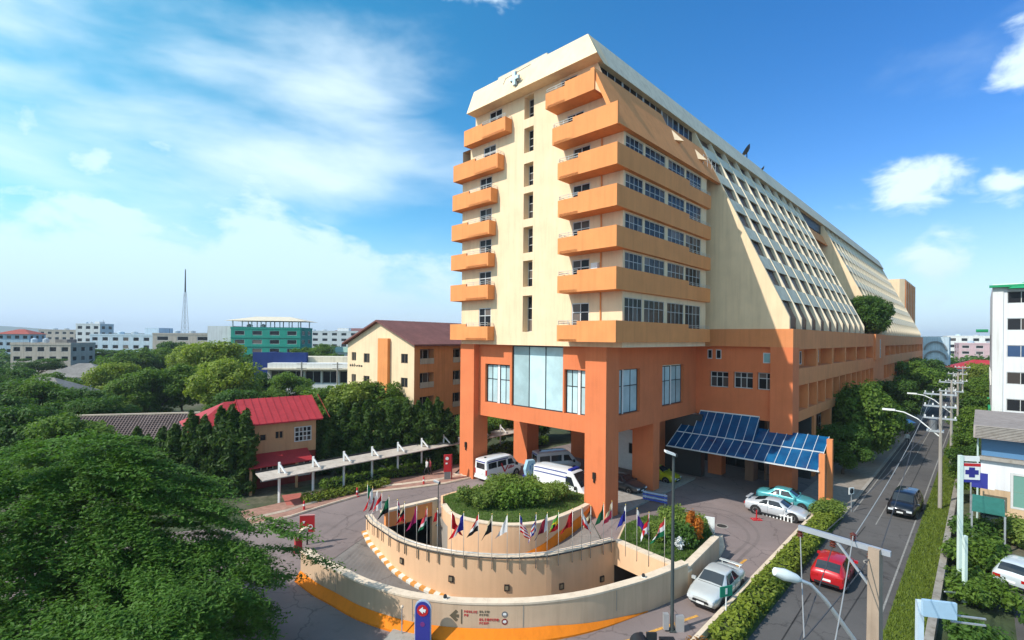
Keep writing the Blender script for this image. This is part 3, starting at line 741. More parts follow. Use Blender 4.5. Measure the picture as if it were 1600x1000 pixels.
CR.face((.4, .75, z0c), (152, .75, z0c), (152, 3, z0c), (.4, 3, z0c)); CR.face((-1.2, 15.3, z0c), (0.4, 15.3, z0c), (152, 15.6, z0c), (152, 15.6, z1c), (0, 15.6, z1c))
CR.build('crown_front', CREAM, hosp)
m = MB(); e = 0.006
m.face((1.2, 0.75 - e, z0c + .02), (152, 0.75 - e, z0c + .02), (152, 2.0 - e, z1c + .02), (1.2, 2.0 - e, z1c + .02)); m.face((1.2, 2 - e, z1c + .02), (152, 2 - e, z1c + .02), (152, 2.35, z1c + .02), (1.2, 2.35, z1c + .02))
m.build('crown_fascia', FASC, hosp)
m = MB(); m.box(0.6, 1.0, 3.5, 15.0, 38.22, 38.42); m.box(0.3, 0.5, 6.5, 12.5, 38.2, 38.62); m.build('parapet_cap', FASC, hosp)
# emblem: pale blue cross on the crown
cx = MB(); BLUEW = plain('pale_blue_sign', (0.62, 0.80, 0.86), 0.4)
def crown_pt(y, w, d): return (-1.2 + 1.2 * w - d, y, z0c + (z1c - z0c) * w)
def cross(m, yc, wc, r, th, d0, d1):
    for (ya, yb, wa, wb) in ((-th, th, -r, r), (-r, -th, -th, th), (th, r, -th, th)):
        q = [crown_pt(yc + ya, wc + wa / 2.9, d0), crown_pt(yc + yb, wc + wa / 2.9, d0), crown_pt(yc + yb, wc + wb / 2.9, d0), crown_pt(yc + ya, wc + wb / 2.9, d0)]
        m.extrude(q, (d0 - d1, 0, 0))
for nm_, mt_, x0_, x1_, gr in (('cross_emblem', BLUEW, -1.22, -1.08, 0.0), ('cross_shadow', GREYM, -1.075, -1.03, .05)):  # second cross is a grey copy shifted down and aside as the emblem's shadow
    cx = MB(); zc_, yc_ = 36.75 - gr * .6, 9.0 - gr
    for (ya, yb, za, zb_) in ((-.14, .14, -.58, .58), (-.50, -.14, -.15, .15), (.14, .50, -.15, .15)): cx.box(x0_, x1_, yc_ + ya - gr * (ya < 0), yc_ + yb + gr * (yb > 0), zc_ + za - gr, zc_ + zb_ + gr)
    cx.build(nm_, mt_, hosp)
MB().box(-1.03, -.6, 8.9, 9.1, 36.5, 36.65).build('cross_bracket', GREYM, hosp)
m = MB(); m.bar(crown_pt(11.0, .60, .02), crown_pt(11.0, .85, .02), .05); m.bar(crown_pt(11.0, .85, .02), crown_pt(8.0, .93, .02), .05); m.build('conduit', GREYM, hosp)
# roof clutter
m = MB(); m.tube([(40, 3.2, 38.2), (40, 3.2, 40.2)], .07); m.build('mast', DARKM, hosp)
dm = MB(); dm.lathe([(0.05, 0), (.55, .12), (.95, .42)], 16, 'Y', (0, 0, 0)); o = dm.build('satellite_dish', DARKM, hosp, smooth=True); o.location = (40, 3.0, 40.3); o.rotation_euler = (R(35), 0, R(20))
o2 = link('satellite_dish', o.data, hosp, (46.5, 3.1, 39.3), (R(40), 0, R(35)), (.7, .7, .7)); MB().tube([(46.5, 3.2, 38.2), (46.5, 3.2, 39.3)], .05).build('mast', DARKM, hosp)
m = MB(); m.box(66, 68.5, 3.5, 6, 38.2, 39.2); m.box(60, 61.5, 3.5, 5.5, 38.2, 39.0); m.build('roof_plant', WHITE, hosp)

# --- lobby level below the overhang
def col(x0, x1, y0, y1, z1, mat=TERRA, z0=-0.02):
    return MB().box(x0, x1, y0, y1, z0, z1).build('column', mat, hosp)
col(0.0, 1.84, 0.0, 1.96, 13.298); col(0.0, 1.9, 15.25, 17.3, 13.298)
col(8.9, 10.1, 0.72, 2.85, 13.298); col(7.9, 9.8, 15.25, 17.3, 6.4)
FZ0, FZ1 = 6.28, 7.65
gh = [(11.0, 14.35, FZ1, 11.4, .35), (4.75, 10.75, FZ1, 13.25, .25), (1.96, 4.6, FZ1, 11.35, .35)]
m = MB(); panel(m, 'x', 0.7, 1, 1.962, 15.248, FZ0, 13.296, gh)
panel(m, 'y', 0.7, 1, 1.842, 18.0, FZ0, 13.296, [(2.6, 6.4, FZ1, 11.4, .35), (10.5, 15.0, FZ1, 11.5, .35)])
m.box(1.3, 17.9, 1.0, 17.0, FZ0 + .01, FZ0 + .25)
m.face((0.7, 15.25, FZ0), (18, 15.25, FZ0), (18, 15.25, 13.29), (0.7, 15.25, 13.29))
m.build('lobby_wall', TERRA, hosp)
DFR = plain('dark_mullion', (0.035, 0.04, 0.045), 0.4)
window(hosp, 'x', 0.86, 1, 4.76, 10.74, FZ1 + .01, 13.24, 3, 1, 0.09, PGLASS, DFR, name='glass_wall')
for a, b in ((11.01, 12.55), (12.85, 14.34), (1.97, 3.1), (3.35, 4.59)):
    window(hosp, 'x', 0.98, 1, a, b, FZ1 + .01, 11.34, 2, 1, 0.07, PGLASS, DFR, transom=0.62)
for a, b in ((12.55, 12.85), (3.1, 3.35)): MB().box(0.94, 1.1, a, b, FZ1 + .005, 11.345).build('window_pier', WHITE, hosp)
for a, b in ((2.61, 3.85), (4.05, 6.39), (10.51, 12.6), (12.8, 14.99)):
    window(hosp, 'y', 0.98, 1, a, b, FZ1 + .01, 11.39, 2, 1, 0.07, PGLASS, DFR, transom=0.62)
for a, b in ((3.85, 4.05), (12.6, 12.8)): MB().box(a, b, 0.94, 1.1, FZ1 + .005, 11.395).build('window_pier', WHITE, hosp)
MB().box(0.9, 17.0, 16.95, 17.05, 6.3, 13.29).build('rear_wall', TERRA, hosp)
# undercroft: back walls, doors
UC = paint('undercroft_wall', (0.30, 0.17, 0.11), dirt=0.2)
MB().box(14.5, 17.9, 3.6, 14.2, -0.02, 6.27).build('core_wall', TERRA, hosp)
MB().box(12.2, 14.498, 8.5, 9.2, 3.9, 6.27).build('bulkhead', ORANGE, hosp)
MB().box(14.3, 14.498, 4.4, 9.4, 0.0, 4.2).build('white_partition', WHITE, hosp)
window(hosp, 'x', 14.24, 1, 5.0, 6.4, 1.7, 2.9, 2, 1)
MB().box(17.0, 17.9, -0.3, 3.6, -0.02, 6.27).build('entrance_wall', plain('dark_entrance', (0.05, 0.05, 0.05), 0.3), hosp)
m = MB(); m.box(2.2, 16.0, -0.2, 3.4, -0.02, 0.14); m.build('island_kerb', CONC, hosp)
WL = plain('wall_lamp_black', (0.02, 0.018, 0.016), .5)
for x, y in ((-0.13, 1.0), (-0.13, 16.3)):
    m = MB(); m.box(x, -0.003, y - .12, y + .12, 3.0, 3.5); m.box(x + .02, -0.003, y - .06, y + .06, 2.72, 3.0); m.build('wall_lamp', WL, hosp)

# --- podium under the sloping wing
PX0, PX1, PY = 18.0, 152.0, -8.4
# end wall facing the forecourt (plane x=18)
ph = [(-2.55, -0.70, 9.15, 10.75, .4), (-4.85, -3.05, 9.2, 10.8, .4), (-7.45, -5.25, 9.2, 10.85, .4), (-0.95, -0.45, 12.0, 12.95, .12), (-1.85, -1.30, 12.0, 12.95, .12), (-6.85, -5.75, 11.75, 12.75, .12)]
m = MB(); panel(m, 'x', PX0, 1, PY, 0.7, 6.3, 13.3, ph)
m.face((18, PY, 6.3), (18, .7, 6.3), (30, .7, 6.3), (30, PY, 6.3)); m.build('podium_front', TERRA, hosp)
for h in ph[:3]: window(hosp, 'x', 18.28, 1, h[0] + .02, h[1] - .02, h[2] + .02, h[3] - .02, 3, 1, .07, transom=.66)
for h in ph[3:5]: window(hosp, 'x', 18.0, 1, h[0] + .01, h[1] - .01, h[2] + .01, h[3] - .01, 1, 1, .07)
window(hosp, 'x', 17.97, 1, ph[5][0] + .01, ph[5][1] - .01, ph[5][2] + .01, ph[5][3] - .01, 1, 1, .07, glass=glassy('teal_pane', (0.22, 0.42, 0.42), .15))
m = MB(); m.box(17.55, PX1, PY, -7.9, 13.302, 15.0); m.box(17.55, 18.2, -7.9, 0.3, 13.302, 15.0); m.box(18.0, PX1, PY + .4, 2.0, 14.3, 14.55)
m.build('podium_parapet', TERRA2, hosp)
col(17.56, 19.6, PY + .004, -6.5, 13.3)
# street facade: upper recess row, lower window row, open ground floor
up = []; s = 19.7
while s < 63.0: up.append((s, s + 6.6)); s += 7.3
s = 75.0
while s < 148: up.append((s, s + 6.9)); s += 7.6
lo = []; s = 19.7
while s < 148:
    lo.append((s, s + 3.25)); s += 3.65
lo = [q for q in lo if not (63 < q[0] < 74)]
m = MB(); panel(m, 'y', PY, 1, 19.6, PX1, 6.3, 13.3, [(a, b, 11.3, 13.1, 1.1) for a, b in up] + [(a, b, 7.3, 9.7, 0.9) for a, b in lo])
m.box(19.6, PX1, PY + .9, PY + 1.0, 7.0, 10.0); m.box(19.6, PX1, PY + 1.1, PY + 1.2, 11.2, 13.2)
m.face((PX1, PY, 0), (PX1, 2, 0), (PX1, 2, 13.3), (PX1, PY, 13.3)); m.face((19.6, PY, 6.3), (PX1, PY, 6.3), (PX1, -2, 6.3), (19.6, -2, 6.3))
m.build('podium_street_wall', TERRA2, hosp)
for a, b in up: window(hosp, 'y', PY + 1.02, 1, b - 2.3, b - 1.5, 11.5, 12.85, 1, 1, .08, thick=.075)
for k, (a, b) in enumerate(lo):
    window(hosp, 'y', PY + .82, 1, a + 0.25, a + 1.3, 7.5, 9.3, 1, 2, .08, thick=.075)
m = MB(); m.box(63.4, 74.0, PY - .25, PY - .004, 10.9, 15.02); b = m.build('link_bay', TERRA2, hosp)
window(hosp, 'y', PY - .30, 1, 67.6, 68.3, 11.2, 14.2, 1, 2, .06, name='window')
s = 25.6
while s < 150:
    MB().box(s, s + .8, PY + .004, PY + .9, -0.02, 6.295).build('street_column', TERRA2, hosp); s += 7.3
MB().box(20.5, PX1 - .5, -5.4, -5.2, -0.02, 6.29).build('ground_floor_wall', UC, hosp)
for k in range(5): window(hosp, 'y', -5.55, 1, 21 + k * 5, 24.5 + k * 5, 0.6, 4.2, 3, 1, .08, transom=.7)

# --- sloping terraced wings
def poly_x(m, pts, x0, x1): return m.extrude([(x0, y, z) for y, z in pts], (x1 - x0, 0, 0))
BANDS = [(17.75, 19.2), (20.85, 22.2), (23.85, 25.2), (26.85, 28.2), (29.85, 31.2), (32.85, 34.2)]
FIN = MB(); knee = 16.1
prof = [(TS(35.9), 35.9), (TS(knee), knee), (TS(knee), 14.56), (TS(knee) + .5, 14.56), (TS(knee) + .5, knee), (TS(35.9) + .5, 35.9)]
poly_x(FIN, prof, -0.11, 0.11); FINM = FIN.mesh('fin', CREAM2)
def wing(s0, s1, nb, end):
    L = (s1 - s0) / nb
    # stepped core behind the cells
    lev = [14.56] + [b[1] for b in BANDS] + [36.0]
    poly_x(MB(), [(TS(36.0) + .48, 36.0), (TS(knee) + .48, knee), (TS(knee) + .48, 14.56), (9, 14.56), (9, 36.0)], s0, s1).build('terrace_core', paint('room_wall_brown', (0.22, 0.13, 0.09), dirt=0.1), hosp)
    # end wall
    m = MB(); poly_x(m, [(TS(35.9) - .003, 35.9), (TS(knee) - .003, knee), (TS(knee) - .003, 14.57), (4, 14.57), (4, 35.9)], s0 - 0.35, s0 - 0.002); m.build('end_wall', CREAM, hosp)
    for k in range(nb): link('fin', FINM, hosp, (s0 + L * (k + 1), 0, 0))
    bm_ = {}
    for j, (a, b) in enumerate(BANDS):
        mm = MB(); p = [(TS(a) + .08, a), (TS(b) + .08, b), (TS(b) + .24, b), (TS(a) + .24, a)]
        poly_x(mm, p, -L / 2 + .112, L / 2 - .112); mm.extrude([(-L / 2 + .112, TS(b) + .24, b - .12), (-L / 2 + .112, TS(b) + .475, b - .12), (-L / 2 + .112, TS(b) + .475, b - .02), (-L / 2 + .112, TS(b) + .24, b - .02)], (L - .224, 0, 0))
        bm_[j] = mm.mesh('terrace_band', FASC)
    gaps = [(15.0, BANDS[0][0])] + [(BANDS[i][1], BANDS[i + 1][0]) for i in range(5)] + [(BANDS[5][1], 35.8)]
    for k in range(nb):
        xc = s0 + L * (k + .5)
        for j in range(6): link('terrace_band', bm_[j], hosp, (xc, 0, 0))
    for j, (a, b) in enumerate(gaps):
        a2 = max(a, 16.1); a_ = a - .1; y0_, y1_ = TS(a2) + .40, TS(b) + .40; wm = MB(); wm.extrude([(-L / 2 + .25, y0_, a_), (L / 2 - .25, y0_, a_), (L / 2 - .25, y1_, b + .1), (-L / 2 + .25, y1_, b + .1)], (0, .05, 0)); wme = wm.mesh('window', BGLASS)
        fm = MB(); fm.bar((0, y0_, a_), (0, y1_, b + .1), .07, .06); fme = fm.mesh('mullion', plain('brown_mullion', (.30, .22, .16), .5))
        for k in range(nb): w = link('window', wme, hosp, (s0 + L * (k + .5), 0, 0)); link('mullion', fme, w)
wing(18.0, 57.0, 10, True)
wing(75.0, 150.0, 19, True)
# deep link between the two wings: brown terraces
for j, (a, b) in enumerate(BANDS):
    MB().box(57.2, 74.6, TS(a) + 3.6, TS(a) + 4.0, a - .4, b - .3).build('link_balcony', ORANGE if j > 3 else CREAM, hosp)
    MB().box(57.2, 74.6, TS(a) + 4.0, TS(a) + 7, a - .4, a - .2).build('link_floor', CREAM, hosp)
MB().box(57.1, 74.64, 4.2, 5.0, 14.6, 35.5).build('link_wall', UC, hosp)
m = MB(); slab_on_slope(m, 57.2, 74.6, 31.6, 33.6, .3, 1.0); m.build('inclined_wall', ORANGE, hosp)
# far block beyond the wing
far = thing('far_wing', 'cream block with brown window grid beyond the sloping wing', 'building', C0, BROT)
hf = [(160.5 + k * 5.2, 163.9 + k * 5.2, 16.5 + j * 3.4, 18.9 + j * 3.4, .25) for j in range(5) for k in range(6)]
m = MB(); panel(m, 'y', -3.6, 1, 159.2, 192, 0, 33, hf); m.face((158, -2.4, 0), (158, 10, 0), (158, 10, 33), (158, -2.4, 33)); m.face((158, -2.4, 0), (159.2, -3.6, 0), (159.2, -3.6, 33), (158, -2.4, 33)); m.face((158, -2.4, 33), (159.2, -3.6, 33), (192, -3.6, 33), (192, 10, 33), (158, 10, 33)); m.build('wall', CREAM, far)
for h in hf: window(far, 'y', -3.5, 1, h[0] + .01, h[1] - .01, h[2] + .01, h[3] - .01, 2, 1, .14, glass=BGLASS, frame=TERRA2)
for k in range(6): MB().box(159.5 + k * 5.2, 160.1 + k * 5.2, -3.85, -3.605, 14, 32.5).build('pilaster', TERRA2, far)
# ------------------------------------------------------------------ blue glass canopy
can = thing('glass_entrance_canopy', 'sloping blue glass canopy with white ribs over the hospital entrance', 'canopy', C0, BROT)
BLUEG, nt, b = nodes_of('blue_canopy_glass')
n1 = tex_noise(nt, 0.7, 4, .6); cr = ramp(nt, n1.outputs['Fac'], [(0.3, (0.004, 0.055, 0.17)), (0.7, (0.012, 0.16, 0.36))])
nt.links.new(cr.outputs[0], b.inputs['Base Color']); b.inputs['Roughness'].default_value = 0.12; b.inputs['Specular IOR Level'].default_value = 0.6
tb = nt.nodes.new('ShaderNodeBsdfTransparent'); tb.inputs[0].default_value = (0.12, 0.40, 0.62, 1); ms = nt.nodes.new('ShaderNodeMixShader'); ms.inputs[0].default_value = 0.30
nt.links.new(b.outputs[0], ms.inputs[1]); nt.links.new(tb.outputs[0], ms.inputs[2]); nt.links.new(ms.outputs[0], nt.nodes['Material Output'].inputs['Surface'])
xf, xw, xk = 13.8, 17.9, 15.9; zf, zw = 3.35, 5.55; zk = zf + (zw - zf) * (xk - xf) / (xw - xf)
ya, yb = -11.2, 1.8; nb = 16; dy = (yb - ya) / nb
def cz(x, y):
    base = zf + (zw - zf) * (x - xf) / (xw - xf)
    return base
RIB = plain('canopy_rib', (0.72, 0.75, 0.76), 0.35, .2)
ctr0, ctr1 = 7, 14     # raised middle bays (counted from the street end)
for k in range(nb):
    y0, y1 = ya + k * dy + .015, ya + (k + 1) * dy - .015
    m = MB(); mid = ctr0 <= k < ctr1
    m.extrude([(xf, y0, zf), (xf, y1, zf), (xk, y1, zk), (xk, y0, zk)], (0, 0, -.03))
    gp_ = m.build('glass_panel', BLUEG, can)
    m = MB()
    if mid:
        m.extrude([(xk + .02, y0, zk + .02), (xk + .02, y1, zk + .02), (xw, y1, zk + 2.1), (xw, y0, zk + 2.1)], (0, 0, -.03))
    else:
        m.extrude([(xk + .02, y0, zk + .01), (xk + .02, y1, zk + .01), (xw, y1, zw), (xw, y0, zw)], (0, 0, -.03))
    m.build('glass_panel', BLUEG, can)
for k in range(nb + 1):
    y = ya + k * dy; m = MB(); m.bar((xf - .02, y, zf + .03), (xk, y, zk + .03), .036, .06)
    top = zk + 2.13 if ctr0 <= k <= ctr1 else zw + .03
    m.bar((xk, y, zk + .03), (xw, y, top), .036, .06); m.build('rib', RIB, can, fix=False)
for y in (ya + ctr0 * dy, ya + ctr1 * dy):
    m = MB(); m.face((xk + .02, y, zk), (xw, y, zk + 2.09), (xw, y, zw)); m.build('glass_cheek', BLUEG, can)
m = MB(); m.bar((xf, ya - .1, zf), (xf, yb + .1, zf), .09, .11); m.build('front_gutter', RIB, can)
m = MB(); m.bar((xk, ya, zk + .05), (xk, yb, zk + .05), .06, .08); m.build('purlin', RIB, can)
m = MB(); m.bar((xw, ya + ctr0 * dy, zk + 2.15), (xw, ya + ctr1 * dy, zk + 2.15), .1, .1); m.build('wall_flashing', WHITE, can); 
for x, y, w, h in ((13.9, -11.15, .42, 4.75), (16.4, -11.2, .42, 5.6)): MB().box(x, x + w, y - w / 2 - .3, y + w / 2 - .3, -0.02, h).build('support_post', TERRA2, can)
# entrance hall behind the canopy
DG = glassy('entrance_glass', (0.012, 0.02, 0.022), .1, .5)
for y0, y1 in ((-6.4, -4.4), (-4.3, -2.3), (-2.2, -0.3)): window(hosp, 'x', 24.0, 1, y0, y1, 0.0, 4.4, 2, 1, .08, DG, DFR, transom=.75, name='entrance_door')
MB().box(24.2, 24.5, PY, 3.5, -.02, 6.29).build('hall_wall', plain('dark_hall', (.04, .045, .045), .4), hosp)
col(19.2, 20.4, -1.5, -0.1, 6.298); col(19.2, 20.6, -4.6, -3.8, 6.298, UC)
# ------------------------------------------------------------------ vegetation
def leaf_mesh(name, centers, radii, counts, size, mat, flat=0.3, shell=0.5, seed=1, aspect=1.7, dirs=None):
    """leaf-sized quads spread through clumps; flat=1 keeps the leaves level"""
    r = np.random.default_rng(seed); P = []; N = []
    for i, (c, rad, n) in enumerate(zip(centers, radii, counts)):
        d = r.normal(size=(n, 3)); d /= np.linalg.norm(d, axis=1)[:, None]
        rr = (shell + (1 - shell) * r.random(n)) ** 1.0 * (0.9 + 0.2 * r.random(n))
        p = d * rr[:, None] * np.array(rad)
        if dirs is not None: p = p @ np.array(dirs[i]).T
        P.append(np.array(c) + p); N.append(d)
    P = np.concatenate(P); N = np.concatenate(N); n = len(P)
    nr = N * (1 - flat) * 0.8 + r.normal(size=(n, 3)) * 0.45 + np.array((0, 0, 1.0)) * (0.25 + flat * 1.6)
    nr /= np.linalg.norm(nr, axis=1)[:, None]
    t = r.normal(size=(n, 3)); t -= nr * (t * nr).sum(1)[:, None]; t /= np.linalg.norm(t, axis=1)[:, None]; b = np.cross(nr, t)
    s = size * (0.6 + 0.8 * r.random(n)); L = (t * (s * aspect / 2)[:, None]); W = (b * (s / 2)[:, None])
    V = np.stack([P - L, P + W * .9 + nr * (s * .12)[:, None], P + L, P - W * .9 + nr * (s * .12)[:, None]], 1).reshape(-1, 3)
    me = bpy.data.meshes.new(name); me.from_pydata(V, [], np.arange(n * 4).reshape(-1, 4)); me.materials.append(mat)
    return me
BARK = paint('bark', (0.13, 0.10, 0.075), 0.25, dirt=0.4, scale=2.0, bmp=0.6)
def trunk_mesh(name, h, r0, limbs, seed, lean=0.0):
    r = random.Random(seed); m = MB()
    pts = [(lean * k * k * .1 + r.uniform(-.08, .08) * k, r.uniform(-.08, .08) * k, h * k / 5) for k in range(6)]
    m.tube(pts, [r0 * (1 - .11 * k) for k in range(6)], 8)
    for e in limbs:
        a = Vector(pts[r.choice((3, 4, 4, 5))]); e = Vector(e); mid = a.lerp(e, .5) + Vector((0, 0, .08 * (e - a).length))
        m.tube([a, mid, e], [r0 * .45, r0 * .3, r0 * .1], 6)
    return m.mesh(name, BARK, True)
LEAF_A = leafmat('leaf_mid_green', (0.028, 0.068, 0.009), (0.13, 0.215, 0.026))
LEAF_B = leafmat('leaf_deep_green', (0.018, 0.052, 0.010), (0.075, 0.15, 0.022))
LEAF_C = leafmat('leaf_yellow_green', (0.05, 0.09, 0.011), (0.23, 0.29, 0.04))
LEAF_D = leafmat('leaf_cypress', (0.014, 0.036, 0.010), (0.065, 0.12, 0.018))
LEAF_E = leafmat('leaf_feathery', (0.014, 0.048, 0.010), (0.10, 0.205, 0.028), 0.38)
LEAF_H = leafmat('leaf_hedge', (0.07, 0.11, 0.012), (0.24, 0.29, 0.035))
LEAF_R = leafmat('leaf_red_orange', (0.22, 0.03, 0.008), (0.50, 0.16, 0.015), .25)
LEAF_O = leafmat('leaf_rust', (0.14, 0.06, 0.010), (0.32, 0.14, 0.03), .25)
def round_proto(name, rx, rz, zc, nclump, nleaf, size, mat, seed, trunk_h, r0, spread=1.0, flat=0.25):
    r = random.Random(seed); cs = []; rs = []; ns = []
    for i in range(nclump):
        a = r.uniform(0, 6.283); ph = math.asin(r.uniform(-0.92, 1.0)); q = r.uniform(0.50, 0.90)
        c = (rx * q * math.cos(ph) * math.cos(a) * r.uniform(.85, 1.12), rx * q * math.cos(ph) * math.sin(a) * r.uniform(.85, 1.12), zc + rz * q * math.sin(ph))
        k = r.uniform(0.24, 0.40) * spread; cs.append(c); rs.append((rx * k, rx * k, rz * k * .75)); ns.append(nleaf // nclump)
    crown = leaf_mesh(name + '_crown', cs, rs, ns, size, mat, flat, 0.45, seed)
    tr = trunk_mesh(name + '_trunk', trunk_h, r0, [tuple(Vector(c) * .9) for c in cs[:9]], seed)
    return crown, tr
PROTO = {
 'mid': round_proto('mid', 4.0, 3.5, 4.6, 60, 17000, 0.22, LEAF_A, 11, 3.0, .22),
 'deep': round_proto('deep', 4.2, 3.6, 4.6, 60, 17000, 0.22, LEAF_B, 12, 3.0, .24),
 'yellow': round_proto('yellow', 3.8, 3.7, 4.9, 62, 15000, 0.22, LEAF_C, 13, 3.0, .2, 1.0, .15),
 'loose': round_proto('loose', 4.2, 3.3, 4.9, 44, 12000, 0.22, LEAF_A, 14, 3.2, .2, .95, .4),
 'ball': round_proto('ball', 3.6, 3.6, 4.4, 150, 26000, 0.21, LEAF_A, 16, 2.6, .22, .85, .1),
 'ball_deep': round_proto('ball_deep', 3.6, 3.6, 4.4, 150, 24000, 0.22, LEAF_B, 17, 2.6, .22, .85, .1),
 'spread': round_proto('spread', 5.2, 2.0, 5.6, 46, 10000, 0.20, LEAF_B, 15, 3.8, .26, .85, .7),
}
def column_proto(name, rx, h, n, mat, seed):
    r = random.Random(seed); cs = []; rs = []; ns = []
    for i in range(46):
        w = (i + .5) / 46; z = h * (0.06 + .92 * w); rad = rx * (1.02 - max(0, w - .6) ** 1.4 * 2.6) * r.uniform(.8, 1.1); a = r.uniform(0, 6.283); q = r.uniform(.3, .65)
        cs.append((rad * q * math.cos(a), rad * q * math.sin(a), z)); rs.append((rad * .55, rad * .55, h * .085)); ns.append(n // 46)
    return leaf_mesh(name + '_crown', cs, rs, ns, 0.16, mat, 0.0, 0.55, seed, 2.2), trunk_mesh(name + '_trunk', h * .5, .12, [], seed)
PROTO['cypress'] = column_proto('cypress', 0.78, 5.4, 5200, LEAF_D, 21)
PROTO['cypress2'] = column_proto('cypress2', 0.9, 5.1, 5200, LEAF_D, 22)
def bush_proto(name, rx, rz, n, size, mat, seed, k=22):
    r = random.Random(seed); cs = []; rs = []
    for i in range(k):
        a = r.uniform(0, 6.283); q = r.uniform(.1, .75); cs.append((rx * q * math.cos(a), rx * q * math.sin(a), rz * r.uniform(.35, .72))); rs.append((rx * .42, rx * .42, rz * .36))
    return leaf_mesh(name + '_foliage', cs, rs, [n // k] * k, size, mat, .2, .4, seed), trunk_mesh(name + '_stem', rz * .5, .05, [tuple(c) for c in cs[:5]], seed)
PROTO['bush'] = bush_proto('bush', 1.5, 1.5, 6000, .12, LEAF_A, 31)
PROTO['bush_light'] = bush_proto('bush_light', 1.5, 1.5, 7000, .11, leafmat('leaf_light_bush', (0.05, 0.10, 0.015), (0.20, 0.27, 0.05)), 32)
PROTO['bush_deep'] = bush_proto('bush_deep', 1.6, 1.7, 3000, .16, LEAF_B, 33)
PROTO['bush_red'] = bush_proto('bush_red', .7, 1.2, 1500, .11, LEAF_R, 34, 8)
PROTO['bush_rust'] = bush_proto('bush_rust', 1.2, .7, 2000, .11, LEAF_O, 35)
PROTO['bush_white'] = bush_proto('bush_white', .5, .8, 500, .10, plain('white_blossom', (.7, .7, .68), .7), 36, 6)
PROTO['palm'] = None
def plant(kind, label, loc, sc=1.0, rot=None, name='tree', cat='tree', group=None, szz=None):
    cr, tr = PROTO[kind]; t = thing(name, label, cat, loc, rot if rot is not None else random.uniform(0, 6.28), group)
    s3 = (sc, sc, szz if szz else sc); t.scale = s3
    link('foliage' if name in ('shrub', 'bush') else 'crown', cr, t); link('stem' if name in ('shrub', 'bush') else 'trunk', tr, t)
    return t
# big feathery tree in the left foreground: many level sprays of leaflets
def spray_tree():
    r = random.Random(5); cs = []; rs = []; ns = []; ds = []
    base = Vector((-18.9, 20.6, 0))
    for i in range(620):
        a = r.uniform(0, 6.283); q = math.sqrt(r.uniform(0.02, 1.0)); w = r.uniform(0, 1) ** 0.75
        env = math.sin(math.pi * min(1, max(0.04, 0.10 + 0.90 * w)) ** 0.85)
        rad = 9.0 * (0.58 + 0.42 * env) * (0.85 + .2 * math.sin(3 * a + 1) + .08 * math.sin(7 * a))
        x, y = rad * q * math.cos(a) * 1.10, rad * q * math.sin(a) * 0.80
        z = 1.2 + 8.6 * w * (1 - 0.40 * q * q) + r.uniform(-.35, .35)
        droop = 0.10 + 0.30 * q; ca, sa = math.cos(a + r.uniform(-.5, .5)), math.sin(a + r.uniform(-.5, .5))
        X = Vector((ca, sa, -droop)).normalized(); Y = Vector((-sa, ca, 0)).normalized(); Z = X.cross(Y)
        cs.append((x, y, z)); rs.append((1.5 * r.uniform(.7, 1.25), 0.66 * r.uniform(.7, 1.2), 0.13)); ns.append(430)
        ds.append([[X.x, Y.x, Z.x], [X.y, Y.y, Z.y], [X.z, Y.z, Z.z]])
    for i in range(150):
        a = r.uniform(-1.5, .15); x, y, z = r.uniform(3.5, 8.8), r.uniform(-6.5, .5), r.uniform(1.2, 5.2)
        X = Vector((math.cos(a), math.sin(a), -.3)).normalized(); Y = Vector((-math.sin(a), math.cos(a), 0)); Z = X.cross(Y)
        cs.append((x, y, z)); rs.append((1.4 * r.uniform(.7, 1.2), .66 * r.uniform(.7, 1.2), .13)); ns.append(430); ds.append([[X.x, Y.x, Z.x], [X.y, Y.y, Z.y], [X.z, Y.z, Z.z]])
    crown = leaf_mesh('spray_crown', cs, rs, ns, 0.078, LEAF_E, 0.75, 0.15, 5, 2.2, ds)
    t = thing('tree', 'large dark feathery tree filling the left foreground beside the ramp', 'tree', base)
    link('crown', crown, t)
    m = MB(); m.tube([(0, 0, -.02), (.1, .1, 1.6), (.0, .2, 3.2), (.15, .1, 5.0)], [.38, .32, .27, .18], 10)
    for i in range(26):
        e = Vector(cs[r.randrange(len(cs))]); a = Vector((.05, .15, r.uniform(2.0, 4.8))); mid = a.lerp(e, .5) + Vector((0, 0, .5)); m.tube([a, mid, e], [.13, .08, .025], 6)
    m.build('trunk', BARK, t, smooth=True)
spray_tree()
def hedge(name, label, path, w, h, n, mat, size=.13, cat='hedge'):
    """clipped hedge: leaves over a box that follows a line"""
    t = thing(name, label, cat, path[0]); o = Vector(path[0]); cs = []; r = random.Random(len(label)); rs = []; ns = []
    tot = sum((Vector(b) - Vector(a)).length for a, b in zip(path[:-1], path[1:])); m = MB(); dsx = []
    for a, b in zip(path[:-1], path[1:]):
        a, b = Vector(a) - o, Vector(b) - o; L = (b - a).length; k = max(1, int(L / (w * .55))); d = (b - a).normalized(); nn = Vector((-d.y, d.x, 0))
        for i in range(k + 1):
            for sgn in (-1, 1):
                p = a.lerp(b, i / k) + nn * sgn * w * .22 * r.uniform(.7, 1.2); hh = h * r.uniform(.9, 1.08)
                cs.append((p.x, p.y, hh * .52)); rs.append((w * .36, w * .36, hh * .5)); ns.append(max(8, int(n * L / tot / (k + 1) / 2)))
        m.bar(a + Vector((0, 0, h * .4)), b + Vector((0, 0, h * .4)), w * .45, h * .7)
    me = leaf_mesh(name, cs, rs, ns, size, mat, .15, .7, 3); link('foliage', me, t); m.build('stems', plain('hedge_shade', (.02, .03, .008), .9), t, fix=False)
    return t
